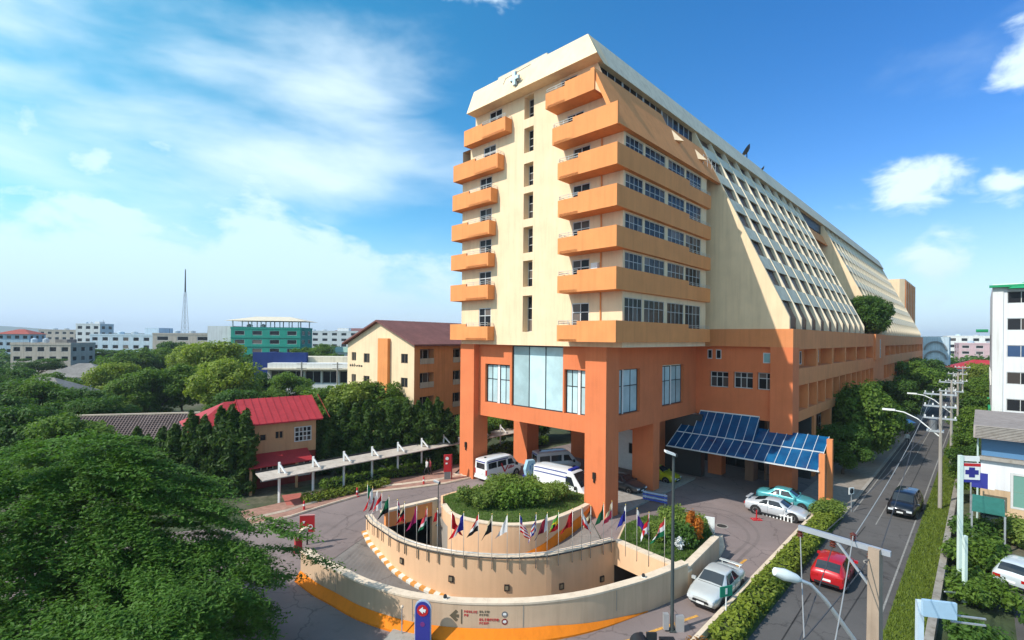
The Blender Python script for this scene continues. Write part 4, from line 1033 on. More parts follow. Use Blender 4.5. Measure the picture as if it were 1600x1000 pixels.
# hedge between drive and street, pale kerb wall
hedge('hedge', 'bright clipped hedge between the entrance drive and the street', [bw(-9.0, -12.35), bw(-3, -12.3), bw(4, -12.3), bw(13.0, -12.2)], 1.15, 0.95, 15000, LEAF_H)
m = MB(); a_, b_ = bw(-14, -11.45), bw(13.5, -11.3); m.bar((a_.x, a_.y, .2), (b_.x, b_.y, .2), .22, .44); tag(m.build('kerb_wall', CAP), 'long low pale kerb wall along the drive side of the hedge', 'wall')
sheet('planting_bed', [bw(-30, -12.95)[:2], bw(15, -12.95)[:2], bw(15, -11.35)[:2], bw(-30, -11.5)[:2]], [], 0.03, LAWN)
plant('bush_rust', 'rust coloured low bush at the near end of the street hedge', bw(-11.0, -12.2, 0.0), 1.0, .4, 'bush', 'bush')
plant('bush_light', 'wispy bright shrub by the canopy post at the far hedge end', bw(12.6, -12.0, 0.1), .95, .4, 'bush', 'bush')
# planter bushes
for k, (u, v, s, lab, kd) in enumerate(((752, 790, 1.2, 'leftmost rounded light green bush on the round planter', 'bush_light'), (778, 781, 1.35, 'second rounded light bush from the left on the round planter', 'bush_light'),
        (806, 790, 1.3, 'rounded bush at the middle front of the round planter', 'bush'), (815, 775, 1.2, 'rounded light bush at the back of the round planter', 'bush_light'), (838, 784, 1.2, 'rounded light bush right of centre on the round planter', 'bush_light'), (862, 779, 1.0, 'rightmost small bush on the round planter beside the ambulance', 'bush_light'))):
    p = g(u, v, 1.1); p.z = 1.02; plant(kd, lab, p, s, k * 1.3, 'bush', 'bush', szz=s * .95)
# garden shrub group
for k, (u, v, s, lab, kd) in enumerate(((1025, 842, .85, 'light green bush at the left of the raised garden', 'bush_light'), (1058, 832, 1.1, 'tall light green bush in the middle of the raised garden', 'bush_light'),
        (1092, 832, .8, 'light green bush at the right of the raised garden', 'bush_light'), (1083, 846, 1.0, 'orange red flowering bush in the raised garden', 'bush_red'), (1060, 852, .9, 'dark bush behind the lamp post in the raised garden', 'bush_deep'), (1064, 858, 1.1, 'small white blossoming plant in the raised garden', 'bush_white'))):
    p = g(u, v, 1.0); p.z = .93; plant(kd, lab, p, s * .85, k * 2.1, 'bush', 'bush', szz=s * (1.0 if kd != 'bush_red' else 1.7))
# street trees left of the road
plant('ball', 'large round clipped tree on the pavement, nearest along the street', bw(36.5, -10.9), 1.0, .3, szz=1.18)
plant('deep', 'dark tree on the pavement in the shade behind the round clipped tree', bw(47, -10.4), .9, 1.3)
plant('deep', 'dark tree on the pavement midway along the street wing', bw(68, -10.6), 1.0, 2.2)
plant('mid', 'broad sunlit tree at the far end of the street wing', bw(92, -11.5), 1.25, .9)
plant('deep', 'dark tree furthest along the pavement of the street wing', bw(118, -11.5), 1.3, .9)
plant('deep', 'low dark tree on the pavement close to the corner of the street wing', bw(28.5, -10.4), .62, 2.9, szz=.7)
t = plant('ball_deep', 'dense round tree growing on the podium roof between the sloping wings', bw(72.5, -6.2, 13.8), 1.02, .4, szz=1.05)
# gardens right of the street
rg = [(-2, -20.6, .9, 'bush_deep', 'dark bush behind the drain wall nearest the camera'), (4, -20.8, 1.1, 'bush', 'green bush behind the drain wall beside the white sign poles'), (9.5, -20.7, 1.3, 'bush', 'green bush behind the drain wall opposite the black car'),
      (15, -20.3, 1.0, 'bush_deep', 'dark bush behind the drain wall past the black car'), (1.5, -23.4, 1.1, 'bush_deep', 'round dark bush beside the foot of the sign poles'), (16.6, -22.8, 1.2, 'bush_light', 'spiky light bush under the tan wall of the low building')]
for s, t_, sc, kd, lab in rg: plant(kd, lab, bw(s, t_), sc, s, 'bush', 'bush')
rt = [(26, -20.4, .46, 'loose', 'small loose tree just past the transformer pole'), (32, -20.6, .55, 'deep', 'dark small tree between the first and second street poles'), (38, -20.3, .55, 'mid', 'mid green tree left of the white apartment tower foot'), (46, -20.6, .6, 'loose', 'loose tree beside the second street pole'),
      (54, -20.6, .7, 'mid', 'bushy tree beside the green base of the white apartment tower'), (64, -21, .8, 'deep', 'dark tree along the street past the white apartment tower'), (78, -21.2, .9, 'loose', 'loose tree along the right of the street in the distance'), (96, -21.5, 1.0, 'mid', 'tree at the far right of the street before the red roofed house'), (120, -21, 1.1, 'yellow', 'yellowish tree at the far end of the street')]
for s, t_, sc, kd, lab in rt: plant(kd, lab, bw(s, t_), sc, s * .7)
# left gardens: cypress rows
cyp = [(196, 712, .92), (214, 716, 1.0), (233, 716, .95), (252, 718, 1.0), (272, 720, 1.1), (300, 726, 1.12), (318, 728, 1.12), (345, 732, 1.18), (364, 734, 1.28), (382, 736, 1.15)]
nm = ['first', 'second', 'third', 'fourth', 'fifth', 'sixth', 'seventh', 'eighth', 'ninth', 'tenth', 'eleventh', 'twelfth']
for k, (u, v, s) in enumerate(cyp):
    p = g(u, 776 - (k * .3)); plant('cypress' if k % 2 else 'cypress2', nm[k] + ' dark cypress from the left in the row beside the red roofed house', p, s * 1.08, k, 'cypress', 'cypress', 'cypresses left of the red roofed house', szz=s * (1.06 if k < 5 else 1.16))
cyp2 = [(496, 1.05), (514, 1.2), (533, 1.2), (552, 1.25), (571, 1.2), (590, 1.2), (612, 1.25), (634, 1.3), (652, 1.2), (668, 1.3), (684, 1.25), (699, 1.1)]
for k, (u, s) in enumerate(cyp2):
    p = g(u, 742 - (u - 500) * .075); plant('cypress2' if k % 2 else 'cypress', nm[k] + ' cypress from the left in the tall screen behind the covered walkway', p, s * 1.05, k * 1.7, 'cypress', 'cypress', 'cypress screen behind the walkway')
hedge('hedge', 'bright yellow green clipped hedge beside the covered walkway', [g(480, 786), g(545, 772), g(600, 759)], 1.3, .75, 5000, LEAF_H, .12)
hedge('hedge', 'dark clipped hedge behind the covered walkway', [g(510, 765), g(600, 748), g(690, 731)], 1.6, 1.0, 5000, LEAF_A, .14)
# trees of the left neighbourhood
lt = [(548, 700, 1.0, 'yellow', 'light leafy tree beside the red roofed house'), (600, 695, 1.0, 'loose', 'loose tree in front of the cream apartment gable'), (515, 700, .95, 'mid', 'mid green tree behind the red roofed house corner'),
 (452, 650, .95, 'mid', 'green tree before the white flat building'), (425, 668, .7, 'loose', 'small loose tree at the foot of the blue wall'),
 (330, 640, 1.55, 'yellow', 'tall yellowish tree left of the blue wall'), (300, 618, 1.45, 'yellow', 'yellowish tree before the green building'), (352, 668, 1.25, 'yellow', 'light leafy tree just above the red roof'),
 (285, 660, 1.15, 'loose', 'loose tree left of the red roof gable'), (240, 665, 1.1, 'mid', 'round green tree behind the cypress row'), (205, 668, 1.0, 'mid', 'round bright tree behind the lattice tile roof'), (175, 650, 1.1, 'yellow', 'light tree behind the lattice tile roof'),
 (130, 588, 1.35, 'spread', 'wide flat topped dark tree before the pale blue building'), (165, 582, 1.2, 'spread', 'flat topped tree right of the wide dark tree'), (90, 655, .95, 'mid', 'round green tree before the grey hip roof'), (60, 690, 1.0, 'mid', 'green tree at the left beside the lattice tile roof'),
 (25, 690, 1.05, 'deep', 'dark tree at the left edge of the gardens'), (20, 640, 1.0, 'deep', 'deep green tree at the far left behind the dark one'), (-30, 730, 1.0, 'deep', 'dark tree cut by the left edge behind the feathery tree'), (40, 745, .9, 'deep', 'dark tree behind the left part of the feathery tree'), (110, 765, .85, 'mid', 'green tree just behind the top of the feathery tree'), (215, 610, 1.3, 'loose', 'hazy loose tree left of the yellowish trees'), (255, 605, 1.3, 'loose', 'hazy loose tree before the beige flat block'),
 (185, 615, 1.2, 'mid', 'mid green tree above the round bright tree'), (120, 690, .9, 'deep', 'dark tree just above the lattice tile roof ridge'), (375, 690, .9, 'deep', 'dark tree behind the tallest cypress'), (150, 705, .85, 'deep', 'dark tree between the lattice roof and the round bright tree'),
 (470, 600, 1.3, 'loose', 'far tree between the green building and the cream gable'), (500, 590, 1.4, 'mid', 'far green tree behind the white flat building'), (520, 600, 1.1, 'mid', 'far green tree just left of the cream gable'), (60, 605, 1.1, 'spread', 'flat topped tree behind the beige block at the left'), (270, 585, 1.5, 'deep', 'far dark tree under the radio mast'), (395, 640, .9, 'deep', 'dark tree against the tall blue wall')]
for k, (u, v, s, kd, lab) in enumerate(lt):
    plant(kd, lab, g(u, v), s, k * 1.1)
# far tree canopy and hills
def canopy(name, label, n, zone, seed):
    r = random.Random(seed); m_c = []; m_r = []; ns = []
    for i in range(n):
        x, y = zone(r); h = r.uniform(4.5, 8.0); m_c.append((x, y, h * .6)); w = r.uniform(4, 7) ; m_r.append((w, w, h * .45)); ns.append(90)
    me = leaf_mesh(name, m_c, m_r, ns, 1.15, LEAF_B, .3, .6, seed); o = link(name, me); return tag(o, label, 'trees', kind='stuff')
def zl(r):
    y = 150 + 650 * r.random() ** 1.6; return (r.uniform(-1.15, -.02) * y, y)
def zr_(r):
    y = 190 + 700 * r.random() ** 1.4; return (r.uniform(.80, 1.3) * y, y)
canopy('distant_trees', 'far off wooded gardens between the low buildings on the left', 900, zl, 3)
canopy('distant_trees', 'far off wooded gardens at the end of the street', 350, zr_, 4)
m = MB(); r = random.Random(9)
N = 60; 
def hill(i, j):
    a = -1.25 + 2.6 * i; y = 2600 + 260 * j; h = (0 if j in (0, 1) else 1)
    hh = (8 + 16 * max(0, math.sin(i * 9 + 1.2)) + 5 * math.sin(i * 31)) * math.sin(math.pi * j)
    return (a * y, y, -1 + max(0, hh) * 2.0)
m.grid(hill, 80, 8); struct(m.build('hills', paint('wooded_hill', (.05, .09, .06), .3, dirt=.2, scale=.01), smooth=True))

for k, (s_, t_, kd, sc, lab) in enumerate(((6, 22.5, 'deep', .62, 'dark tree seen through the tower undercroft, nearest'), (12, 23.5, 'mid', .7, 'green tree seen through the tower undercroft, middle'), (18, 23.0, 'deep', .75, 'dark tree seen through the tower undercroft, farthest'), (25, 22, 'deep', .8, 'dark tree behind the rear wall of the tower undercroft'))):
    plant(kd, lab, bw(s_, t_), sc, k * 1.9)
hedge('hedge', 'dark hedge beyond the undercroft beside the walkway end', [bw(2, 20.8), bw(9, 20.6), bw(17, 20.4)], 1.4, 1.3, 6000, LEAF_A, .14)
# ------------------------------------------------------------------ vehicles
def carpaint(name, col, metal=0.25, rough=0.3): return plain(name, col, rough, metal, 0.03, 0.5, 0.7)
CGLASS = glassy('car_glass', (0.02, 0.026, 0.032), 0.05, 0.7, 0.2)
RIMM = plain('alloy', (0.45, 0.46, 0.47), .35, .8); HEADL = plain('headlamp', (0.75, 0.78, 0.8), .1, .2, coat=.5); TAILL = plain('tail_lamp', (0.42, 0.01, 0.01), .2, coat=.5); PLATE = plain('number_plate', (.75, .75, .72), .5)
class Loft:
    """car shell: stations (x, zbot, zbelt, ztop, halfwidth, top halfwidth)"""
    def __init__(self, st): self.st = st
    def at(self, x):
        s = self.st
        if x <= s[0][0]: return s[0][1:]
        for a, b in zip(s[:-1], s[1:]):
            if a[0] <= x <= b[0]:
                w = (x - a[0]) / max(1e-9, b[0] - a[0]); return tuple(p + (q - p) * w for p, q in zip(a[1:], b[1:]))
        return s[-1][1:]
    def ring(self, x):
        zb, ze, zt, w, wt = self.at(x)
        h = [(0, zb), (w * .86, zb), (w * .97, zb + .12), (w, (zb + ze) * .5), (w * .985, ze - .06), (w * .955, ze), (wt + (w * .955 - wt) * .5, ze + (zt - ze) * .5), (wt, zt - .035 if zt - ze > .1 else zt - .01), (wt * .8, zt), (0, zt + .025)]
        return [(x, y, z) for y, z in h] + [(x, -y, z) for y, z in reversed(h[1:-1])]
    def shell(self, name, mat, parent, sub=4):
        m = MB(); xs = []
        for a, b in zip(self.st[:-1], self.st[1:]):
            k = max(1, int((b[0] - a[0]) / .22)); xs += [a[0] + (b[0] - a[0]) * i / k for i in range(k)]
        xs.append(self.st[-1][0]); n = None
        for x in xs:
            r = self.ring(x); n = len(r); m.v += r
        for i in range(len(xs) - 1):
            for k in range(n): m.f.append((i * n + k, i * n + (k + 1) % n, (i + 1) * n + (k + 1) % n, (i + 1) * n + k))
        m.f += [tuple(range(n)), tuple((len(xs) - 1) * n + k for k in reversed(range(n)))]
        return m.build(name, mat, parent, smooth=True, angle=R(38))
    def side(self, x, f, sgn, off=.012):
        zb, ze, zt, w, wt = self.at(x); y = w * .955 + (wt - w * .955) * f; z = ze + (zt - .035 - ze) * f
        return (x, sgn * (y + off), z + off * .3)
    def top(self, x, q, off=.012):
        zb, ze, zt, w, wt = self.at(x); z = zt + .025 * (1 - abs(q)); return (x, q * wt * .93, z + off)
def wheel_mesh(r, w):
    t = MB(); t.lathe([(r * .62, -w / 2), (r * .93, -w / 2), (r, -w * .35), (r, w * .35), (r * .93, w / 2), (r * .62, w / 2)], 22, 'Y'); tm = t.mesh('tyre', RUBBER, True)
    d = MB(); d.lathe([(0.0, w * .36), (r * .16, w * .40), (r * .18, w * .3), (r * .5, w * .22), (r * .55, w * .46), (r * .64, w * .47)], 22, 'Y')
    for k in range(5):
        a = k * 2 * math.pi / 5; d.bar((r * .12 * math.cos(a), w * .34, r * .12 * math.sin(a)), (r * .58 * math.cos(a), w * .38, r * .58 * math.sin(a)), r * .14, w * .12, up=(0, 1, 0))
    d.lathe([(0, -w * .4), (r * .62, -w * .4)], 16, 'Y'); return tm, d.mesh('rim', RIMM, False)
TY, RM = wheel_mesh(.32, .21)
def car(label, loc, heading, col, kind='sedan', name='car', cat='car', rims=True, group=None):
    t = thing(name, label, cat, loc, math.atan2(heading[1], heading[0]), group)
    P = carpaint('paint_' + '_'.join(str(round(c, 3)) for c in col), col)
    if kind == 'sedan':
        st = [(-2.22, .42, .70, .78, .66, .55), (-2.16, .30, .80, .93, .76, .62), (-1.9, .24, .90, 1.02, .83, .66), (-1.35, .22, .93, 1.05, .86, .66), (-.75, .21, .92, 1.40, .87, .56), (-.3, .21, .91, 1.43, .87, .58), (.35, .21, .90, 1.40, .87, .57), (1.02, .21, .88, .98, .86, .68), (1.6, .23, .82, .90, .83, .66), (2.05, .28, .70, .80, .77, .60), (2.22, .38, .58, .68, .66, .52)]
        wx = (-1.32, 1.36); ws = (.35 - .0, 1.0); rear = (-1.33, -.78); side = ((-1.05, -.30, -.62, -.32), (-.22, .78, -.24, .33)); r = .31
    elif kind == 'coupe':
        st = [(-2.2, .40, .72, .82, .70, .56), (-2.1, .28, .84, .98, .82, .66), (-1.7, .22, .90, 1.02, .90, .66), (-1.2, .20, .91, 1.12, .91, .60), (-.55, .19, .90, 1.30, .90, .54), (0, .19, .88, 1.33, .89, .54), (.35, .19, .87, 1.29, .89, .54), (1.05, .19, .84, .92, .88, .70), (1.6, .21, .78, .86, .86, .70), (2.0, .26, .66, .74, .80, .62), (2.2, .34, .52, .60, .68, .52)]
        wx = (-1.28, 1.34); ws = (.36, 1.03); rear = (-1.5, -.65); side = ((-1.15, -.45, -.80, -.47), (-.38, .75, -.40, .33)); r = .34
    elif kind == 'hatch':
        st = [(-1.92, .42, .80, .90, .70, .58), (-1.86, .30, .90, 1.02, .80, .64), (-1.66, .25, .96, 1.20, .85, .62), (-1.25, .23, .97, 1.47, .87, .60), (-.6, .22, .96, 1.52, .87, .62), (.1, .22, .94, 1.50, .87, .61), (.45, .22, .93, 1.45, .87, .60), (1.1, .23, .92, 1.03, .86, .68), (1.55, .25, .84, .94, .83, .66), (1.85, .32, .70, .82, .76, .6), (1.95, .42, .60, .70, .66, .52)]
        wx = (-1.2, 1.25); ws = (.46, 1.08); rear = (-1.84, -1.3); side = ((-1.25, -.45, -1.12, -.48), (-.38, .85, -.4, .42)); r = .31
    else:   # tall people carrier
        st = [(-2.3, .45, .90, 1.0, .76, .62), (-2.24, .34, .98, 1.2, .86, .66), (-2.05, .28, 1.02, 1.55, .9, .64), (-1.6, .26, 1.02, 1.72, .92, .66), (-.5, .25, 1.0, 1.75, .92, .67), (.4, .25, .98, 1.72, .92, .66), (.62, .25, .97, 1.66, .92, .65), (1.35, .26, .98, 1.10, .91, .72), (1.9, .28, .90, 1.0, .88, .70), (2.2, .36, .74, .86, .80, .62), (2.3, .46, .62, .74, .7, .55)]
        wx = (-1.4, 1.45); ws = (.64, 1.33); rear = (-2.23, -2.04); side = ((-1.95, -.9, -1.8, -.92), (-.82, .05, -.82, .03), (.13, 1.05, .11, .62)); r = .34
    Lf = Loft(st); body = Lf.shell('body', P, t)
    m = MB(); m.grid(lambda a, b: Lf.top(ws[0] + .05 + (ws[1] - ws[0] - .1) * a, -1 + 2 * b), 6, 6); m.build('windscreen', CGLASS, t, smooth=True)
    m = MB(); m.grid(lambda a, b: Lf.top(rear[0] + .06 + (rear[1] - rear[0] - .1) * a, -1 + 2 * b), 6, 6); m.build('rear_window', CGLASS, t, smooth=True)
    for sg in (-1, 1):
        for (b0, b1, t0, t1) in side:
            m = MB(); m.grid(lambda a, f: Lf.side((b0 + (b1 - b0) * a) * (1 - f) + (t0 + (t1 - t0) * a) * f, .10 + .80 * f, sg), 6, 3); m.build('side_window', CGLASS, t, smooth=True)
        for xs_ in sorted({side[0][1] + .04, side[-1][1] - .02, side[0][0] - .02}):
            zb_, ze_, _, w_, _ = Lf.at(xs_); sm = MB(); sm.tube([(xs_, sg * (w_ * .972 + .004), zb_ + .14), (xs_, sg * (w_ + .004), (zb_ + ze_) * .5), (xs_, sg * (w_ * .985 + .004), ze_ - .06), (xs_, sg * (w_ * .955 + .004), ze_)], .008, 4); sm.build('door_seam', BLACK, t)
        for (b0, b1, t0, t1) in side[-2:]:
            xh = b0 + .12; zb_, ze_, _, w_, _ = Lf.at(xh); sm = MB(); sm.box(xh, xh + .18, *sorted((sg * (w_ * .98), sg * (w_ + .025))), ze_ - .15, ze_ - .11); sm.build('door_handle', P, t)
        sm = MB(); zb_, _, _, w_, _ = Lf.at(0); sm.box(wx[0] + .42, wx[1] - .42, *sorted((sg * w_ * .9, sg * (w_ * .985))), zb_ - .04, zb_ + .07); sm.build('sill', BLACK, t)
        w0 = Lf.at(.9)[3]
        m = MB(); m.box(ws[1] - .22, ws[1] - .08, *sorted((sg * (w0 * .96), sg * (w0 + .17))), Lf.at(.9)[1] + .0, Lf.at(.9)[1] + .14); m.build('mirror', P, t)
        for x in wx:
            w = Lf.at(x)[3]; hw = MB(); hw.lathe([(.0, 0), (r + .075, 0), (r + .07, .012), (0, .014)], 20, 'Y'); a = hw.build('wheel_arch', BLACK, t); a.location = (x, sg * (w + .0) if sg > 0 else -w - .014, r)
            wh = thing('wheel', None, None, (x, sg * (w - .075), r)); wh.parent = t; wh.scale = (r / .32, 1 if sg > 0 else -1, r / .32)
            link('tyre', TY, wh); link('rim', RM, wh)
        xf_, _, _, ztf, wf, _ = st[-1]; xr_, _, zbr, ztr, wr, _ = st[0]
        m = MB(); y0_, y1_ = sorted((sg * wf * .56, sg * wf * 1.06)); m.box(xf_ - .16, xf_ + .012, y0_, y1_, ztf - .16, ztf - .015); m.build('headlamp', HEADL, t)
        m = MB(); y0_, y1_ = sorted((sg * wr * .60, sg * wr * 1.07)); m.box(xr_ - .014, xr_ + .10, y0_, y1_, zbr - .10, zbr + .06); m.build('tail_lamp', TAILL, t)
    m = MB(); m.box(st[-1][0] - .03, st[-1][0] + .012, -.42, .42, st[-1][1] + .06, st[-1][1] + .19); m.build('grille', BLACK, t)
    m = MB(); xb = ws[1] + .03; m.tube([(xb, -Lf.at(xb)[4] * .9, Lf.at(xb)[2] + .012), (xb + .04, 0, Lf.at(xb)[2] + .036), (xb, Lf.at(xb)[4] * .9, Lf.at(xb)[2] + .012)], .012, 4); m.build('wiper_cowl', BLACK, t)
    m = MB(); m.box(st[-1][0] - .04, st[-1][0] + .01, -.5, .5, st[-1][1] - .1, st[-1][1] - .02); m.build('lower_grille', BLACK, t)
    m = MB(); m.box(st[-1][0] + .012, st[-1][0] + .03, -.2, .2, st[-1][1] + .0, st[-1][1] + .1); m.build('number_plate', PLATE, t)
    m = MB(); m.box(st[0][0] - .03, st[0][0], -.2, .2, .55, .66); m.build('number_plate', PLATE, t)
    m = MB(); m.box(st[0][0] - .01, st[0][0] + .2, -.6, .6, st[0][1] - .08, st[0][1] + .04); m.build('bumper', BLACK, t)
    if kind == 'coupe' or label.startswith('silver saloon'):
        m = MB(); zz = st[2][3]; m.box(-2.12, -1.9, -.62, .62, zz + .12, zz + .16); m.box(-2.05, -1.98, -.5, -.46, zz - .02, zz + .12); m.box(-2.05, -1.98, .46, .5, zz - .02, zz + .12); m.build('spoiler', P, t)
    return t
dR = Vector((cb, sb, 0)); dL = Vector((-sb, cb, 0))
car('silver saloon car leaving the forecourt beside the curved wall', (11.35, 26.7, .004), -dR, (0.60, 0.62, 0.60), 'sedan')
car('red hatchback driving away along the street', (19.0, 28.6, .006), dR, (0.55, 0.012, 0.018), 'hatch')
car('black people carrier coming towards the camera on the street', (32.3, 39.9, .006), -dR + dL * .06, (0.012, 0.014, 0.02), 'mpv')
car('silver coupe parked at the edge of the canopy shade', g(1213, 805), -dL, (0.60, 0.62, 0.64), 'coupe')
car('teal car parked behind the silver coupe under the canopy', g(1228, 789), -dL + dR * .02, (0.10, 0.42, 0.45), 'sedan')
car('white hatchback in the car park at the right edge', Vector((29.6, 28.1, .008)), dR * .95 - dL * .3, (0.66, 0.72, 0.74), 'hatch')
car('yellow taxi under the tower overhang', g(1026, 749), -dL, (0.60, 0.55, 0.02), 'sedan', name='taxi', cat='taxi')
car('dark grey car half hidden behind the front column', g(972, 764), -dL - dR * .1, (0.06, 0.065, 0.07), 'sedan')
# --- vans
def van(label, loc, heading, col, L=4.9, Wd=.92, Hh=2.25, ambulance=False, marks=None, name='van', cat='van'):
    t = thing(name, label, cat, loc, math.atan2(heading[1], heading[0])); x0, x1 = -L / 2, L / 2
    P = carpaint('paint_' + '_'.join(str(round(c, 3)) for c in col), col, 0.0)
    st = [(x0, .40, 1.18, Hh - .22, Wd * .92, Wd * .78), (x0 + .06, .32, 1.20, Hh - .06, Wd * .98, Wd * .84), (x0 + .5, .28, 1.2, Hh, Wd, Wd * .86), (0, .27, 1.2, Hh + .02, Wd, Wd * .86), (x1 - 1.5, .27, 1.2, Hh, Wd, Wd * .85), (x1 - 1.32, .27, 1.2, Hh - .08, Wd, Wd * .83), (x1 - .42, .28, 1.16, 1.22, Wd * .98, Wd * .80), (x1 - .14, .3, .98, 1.04, Wd * .93, Wd * .74), (x1, .42, .75, .82, Wd * .82, Wd * .66)]
    Lf = Loft(st); Lf.shell('body', P, t)
    m = MB(); a0, a1 = x1 - 1.27, x1 - .5; m.grid(lambda a, b: Lf.top(a0 + (a1 - a0) * a, -1 + 2 * b), 5, 6); m.build('windscreen', CGLASS, t, smooth=True)
    m = MB(); m.box(x0 - .012, x0 + .02, -Wd * .62, Wd * .62, 1.28, Hh - .38); m.build('rear_window', CGLASS, t)
    wins = ((x0 + .25, x0 + 1.35), (x0 + 1.5, x0 + 2.65), (x1 - 2.0, x1 - 1.0)) if not ambulance else ((x1 - 2.0, x1 - 1.0),)
    for sg in (-1, 1):
        for k, (b0, b1) in enumerate(wins):
            t1 = b1 - (.42 if k == len(wins) - 1 else 0); m = MB(); m.grid(lambda a, f: Lf.side((b0 + (b1 - b0) * a) * (1 - f) + (b0 + (t1 - b0) * a) * f, .12 + .56 * f, sg), 4, 3); m.build('side_window', CGLASS, t, smooth=True)
        for x in (x0 + .95, x1 - .85):
            r = .35; a = MB(); a.lathe([(0, 0), (r + .08, 0), (r + .07, .012), (0, .014)], 20, 'Y'); a = a.build('wheel_arch', BLACK, t); a.location = (x, Wd if sg > 0 else -Wd - .014, r)
            wh = thing('wheel', None, None, (x, sg * (Wd - .07), r)); wh.parent = t; wh.scale = (r / .32, 1 if sg > 0 else -1, r / .32); link('tyre', TY, wh); link('rim', RM, wh)
        m = MB(); m.box(x1 - .16, x1 + .0, *sorted((sg * Wd * .5, sg * Wd * .84)), .74, .92); m.build('headlamp', HEADL, t)
        m = MB(); m.box(x0 - .02, x0 + .1, *sorted((sg * Wd * .76, sg * Wd * .95)), .75, 1.25); m.build('tail_lamp', TAILL, t)
        m = MB(); m.box(x1 - .95, x1 - .83, *sorted((sg * Wd * .98, sg * (Wd + .22))), 1.15, 1.42); m.build('mirror', BLACK, t)
    BL = plain('livery_blue', (.03, .04, .26), .4); RD = plain('livery_red', (.55, .02, .03), .4)
    for sg in (-1, 1):
        if marks == 'v':
            for k, (p, q, w) in enumerate((((-.55, 1.62), (-.05, .72), .15), ((-.05, .72), (.40, 1.30), .12))):
                m = MB(); m.bar((p[0], sg * (Wd + .012), p[1]), (q[0], sg * (Wd + .012), q[1]), w, .012, up=(0, 1, 0)); m.build('red_swash', RD, t)
            m = MB()
            for k in range(5): m.box(.45 + k * .17, .57 + k * .17, *sorted((sg * (Wd + .002), sg * (Wd + .016))), .90 + .02 * k, 1.06 + (.12 if k in (1, 2) else 0) + .02 * k)
            tag(m.build('red_lettering', RD, t), kind='stuff')
            m = MB(); m.grid(lambda a, f: Lf.side(x0 + .15 + (L - 2.1) * a, .74 + .10 * f, sg, .012), 8, 1); m.build('roof_stripe', BL, t)
        if ambulance:
            m = MB(); m.grid(lambda a, f: Lf.side(x0 + .12 + (L - 2.0) * a, .55 + .07 * f, sg, .014), 8, 1); m.build('blue_stripe', BL, t)
            m = MB(); m.grid(lambda a, f: Lf.side(x0 + .12 + (L - 2.0) * a, .84 + .07 * f, sg, .014), 8, 1); m.build('blue_stripe', BL, t)
            for (xa, xb) in ((x0 + .3, x1 - 2.2), (x1 - 2.1, x1 - 1.2)):
                m = MB(); m.box(xa, xb, *sorted((sg * (Wd - .01), sg * (Wd + .012))), .72, .95); m.build('orange_stripe', plain('livery_orange', (.75, .12, .03), .4), t)
    if marks or ambulance:
        m = MB(); m.box(x0 - .014, x0 + .03, -Wd * .7, Wd * .7, Hh - .30, Hh - .2); m.build('rear_stripe', BL, t)
    m = MB(); m.box(x0 - .03, x0 + .05, -.26, .26, .8, .93); m.build('number_plate', PLATE, t)
    m = MB(); m.box(x0 - .06, x0 + .2, -Wd * .93, Wd * .93, .34, .52); m.build('bumper', P, t)
    if ambulance:
        m = MB(); m.box(x1 - 1.9, x1 - 1.55, -.62, .62, Hh + .01, Hh + .17); m.build('light_bar', plain('beacon_blue', (.02, .04, .3), .15), t)
    else:
        m = MB(); m.lathe([(0, .0), (.12, 0), (.1, .1), (0, .13)], 10, 'Z', (x0 + .6, 0, Hh + .01)); m.build('roof_vent', BLACK, t)
    return t
van('white ambulance van with red V mark parked beside the left column', g(779, 745), dR, (0.78, 0.78, 0.76), marks='v', Hh=2.2)
van('grey van parked behind the blue totem under the overhang', bw(8.0, 11.2), dR * .9 - dL * .45, (0.42, 0.43, 0.45), marks='g', Hh=2.3)
van('white ambulance with blue roof stripes behind the planter bushes', bw(2.4, 5.9, .0), -dL + dR * .05, (0.80, 0.80, 0.79), L=5.6, Hh=2.5, ambulance=True, name='ambulance', cat='ambulance')
# blue totem
tt = thing('totem_sign', 'dark blue totem with pale picture panel between the vans', 'sign', g(828, 757), R(25))
MB().box(-.62, .62, -.3, .3, 0, .95).build('base', plain('totem_blue', (.03, .03, .22), .4), tt)
m = MB(); m.extrude([(-.5, -.28, .95), (.5, -.28, .95), (.62, -.28, 1.5), (.35, -.28, 2.35), (-.35, -.28, 2.35), (-.62, -.28, 1.5)], (0, .5, 0)); m.build('panel', plain('totem_pale', (.35, .55, .68), .4), tt)
m = MB()
for a, b, c_, d_ in ((-.2, -.05, 1.5, 1.9), (.1, .3, 1.3, 1.6), (-.35, -.25, 1.2, 1.35), (.0, .2, 1.9, 2.05)): m.box(a, b, -.295, -.279, c_, d_)
tag(m.build('picture', plain('totem_mid', (.1, .25, .5), .4), tt), kind='stuff')

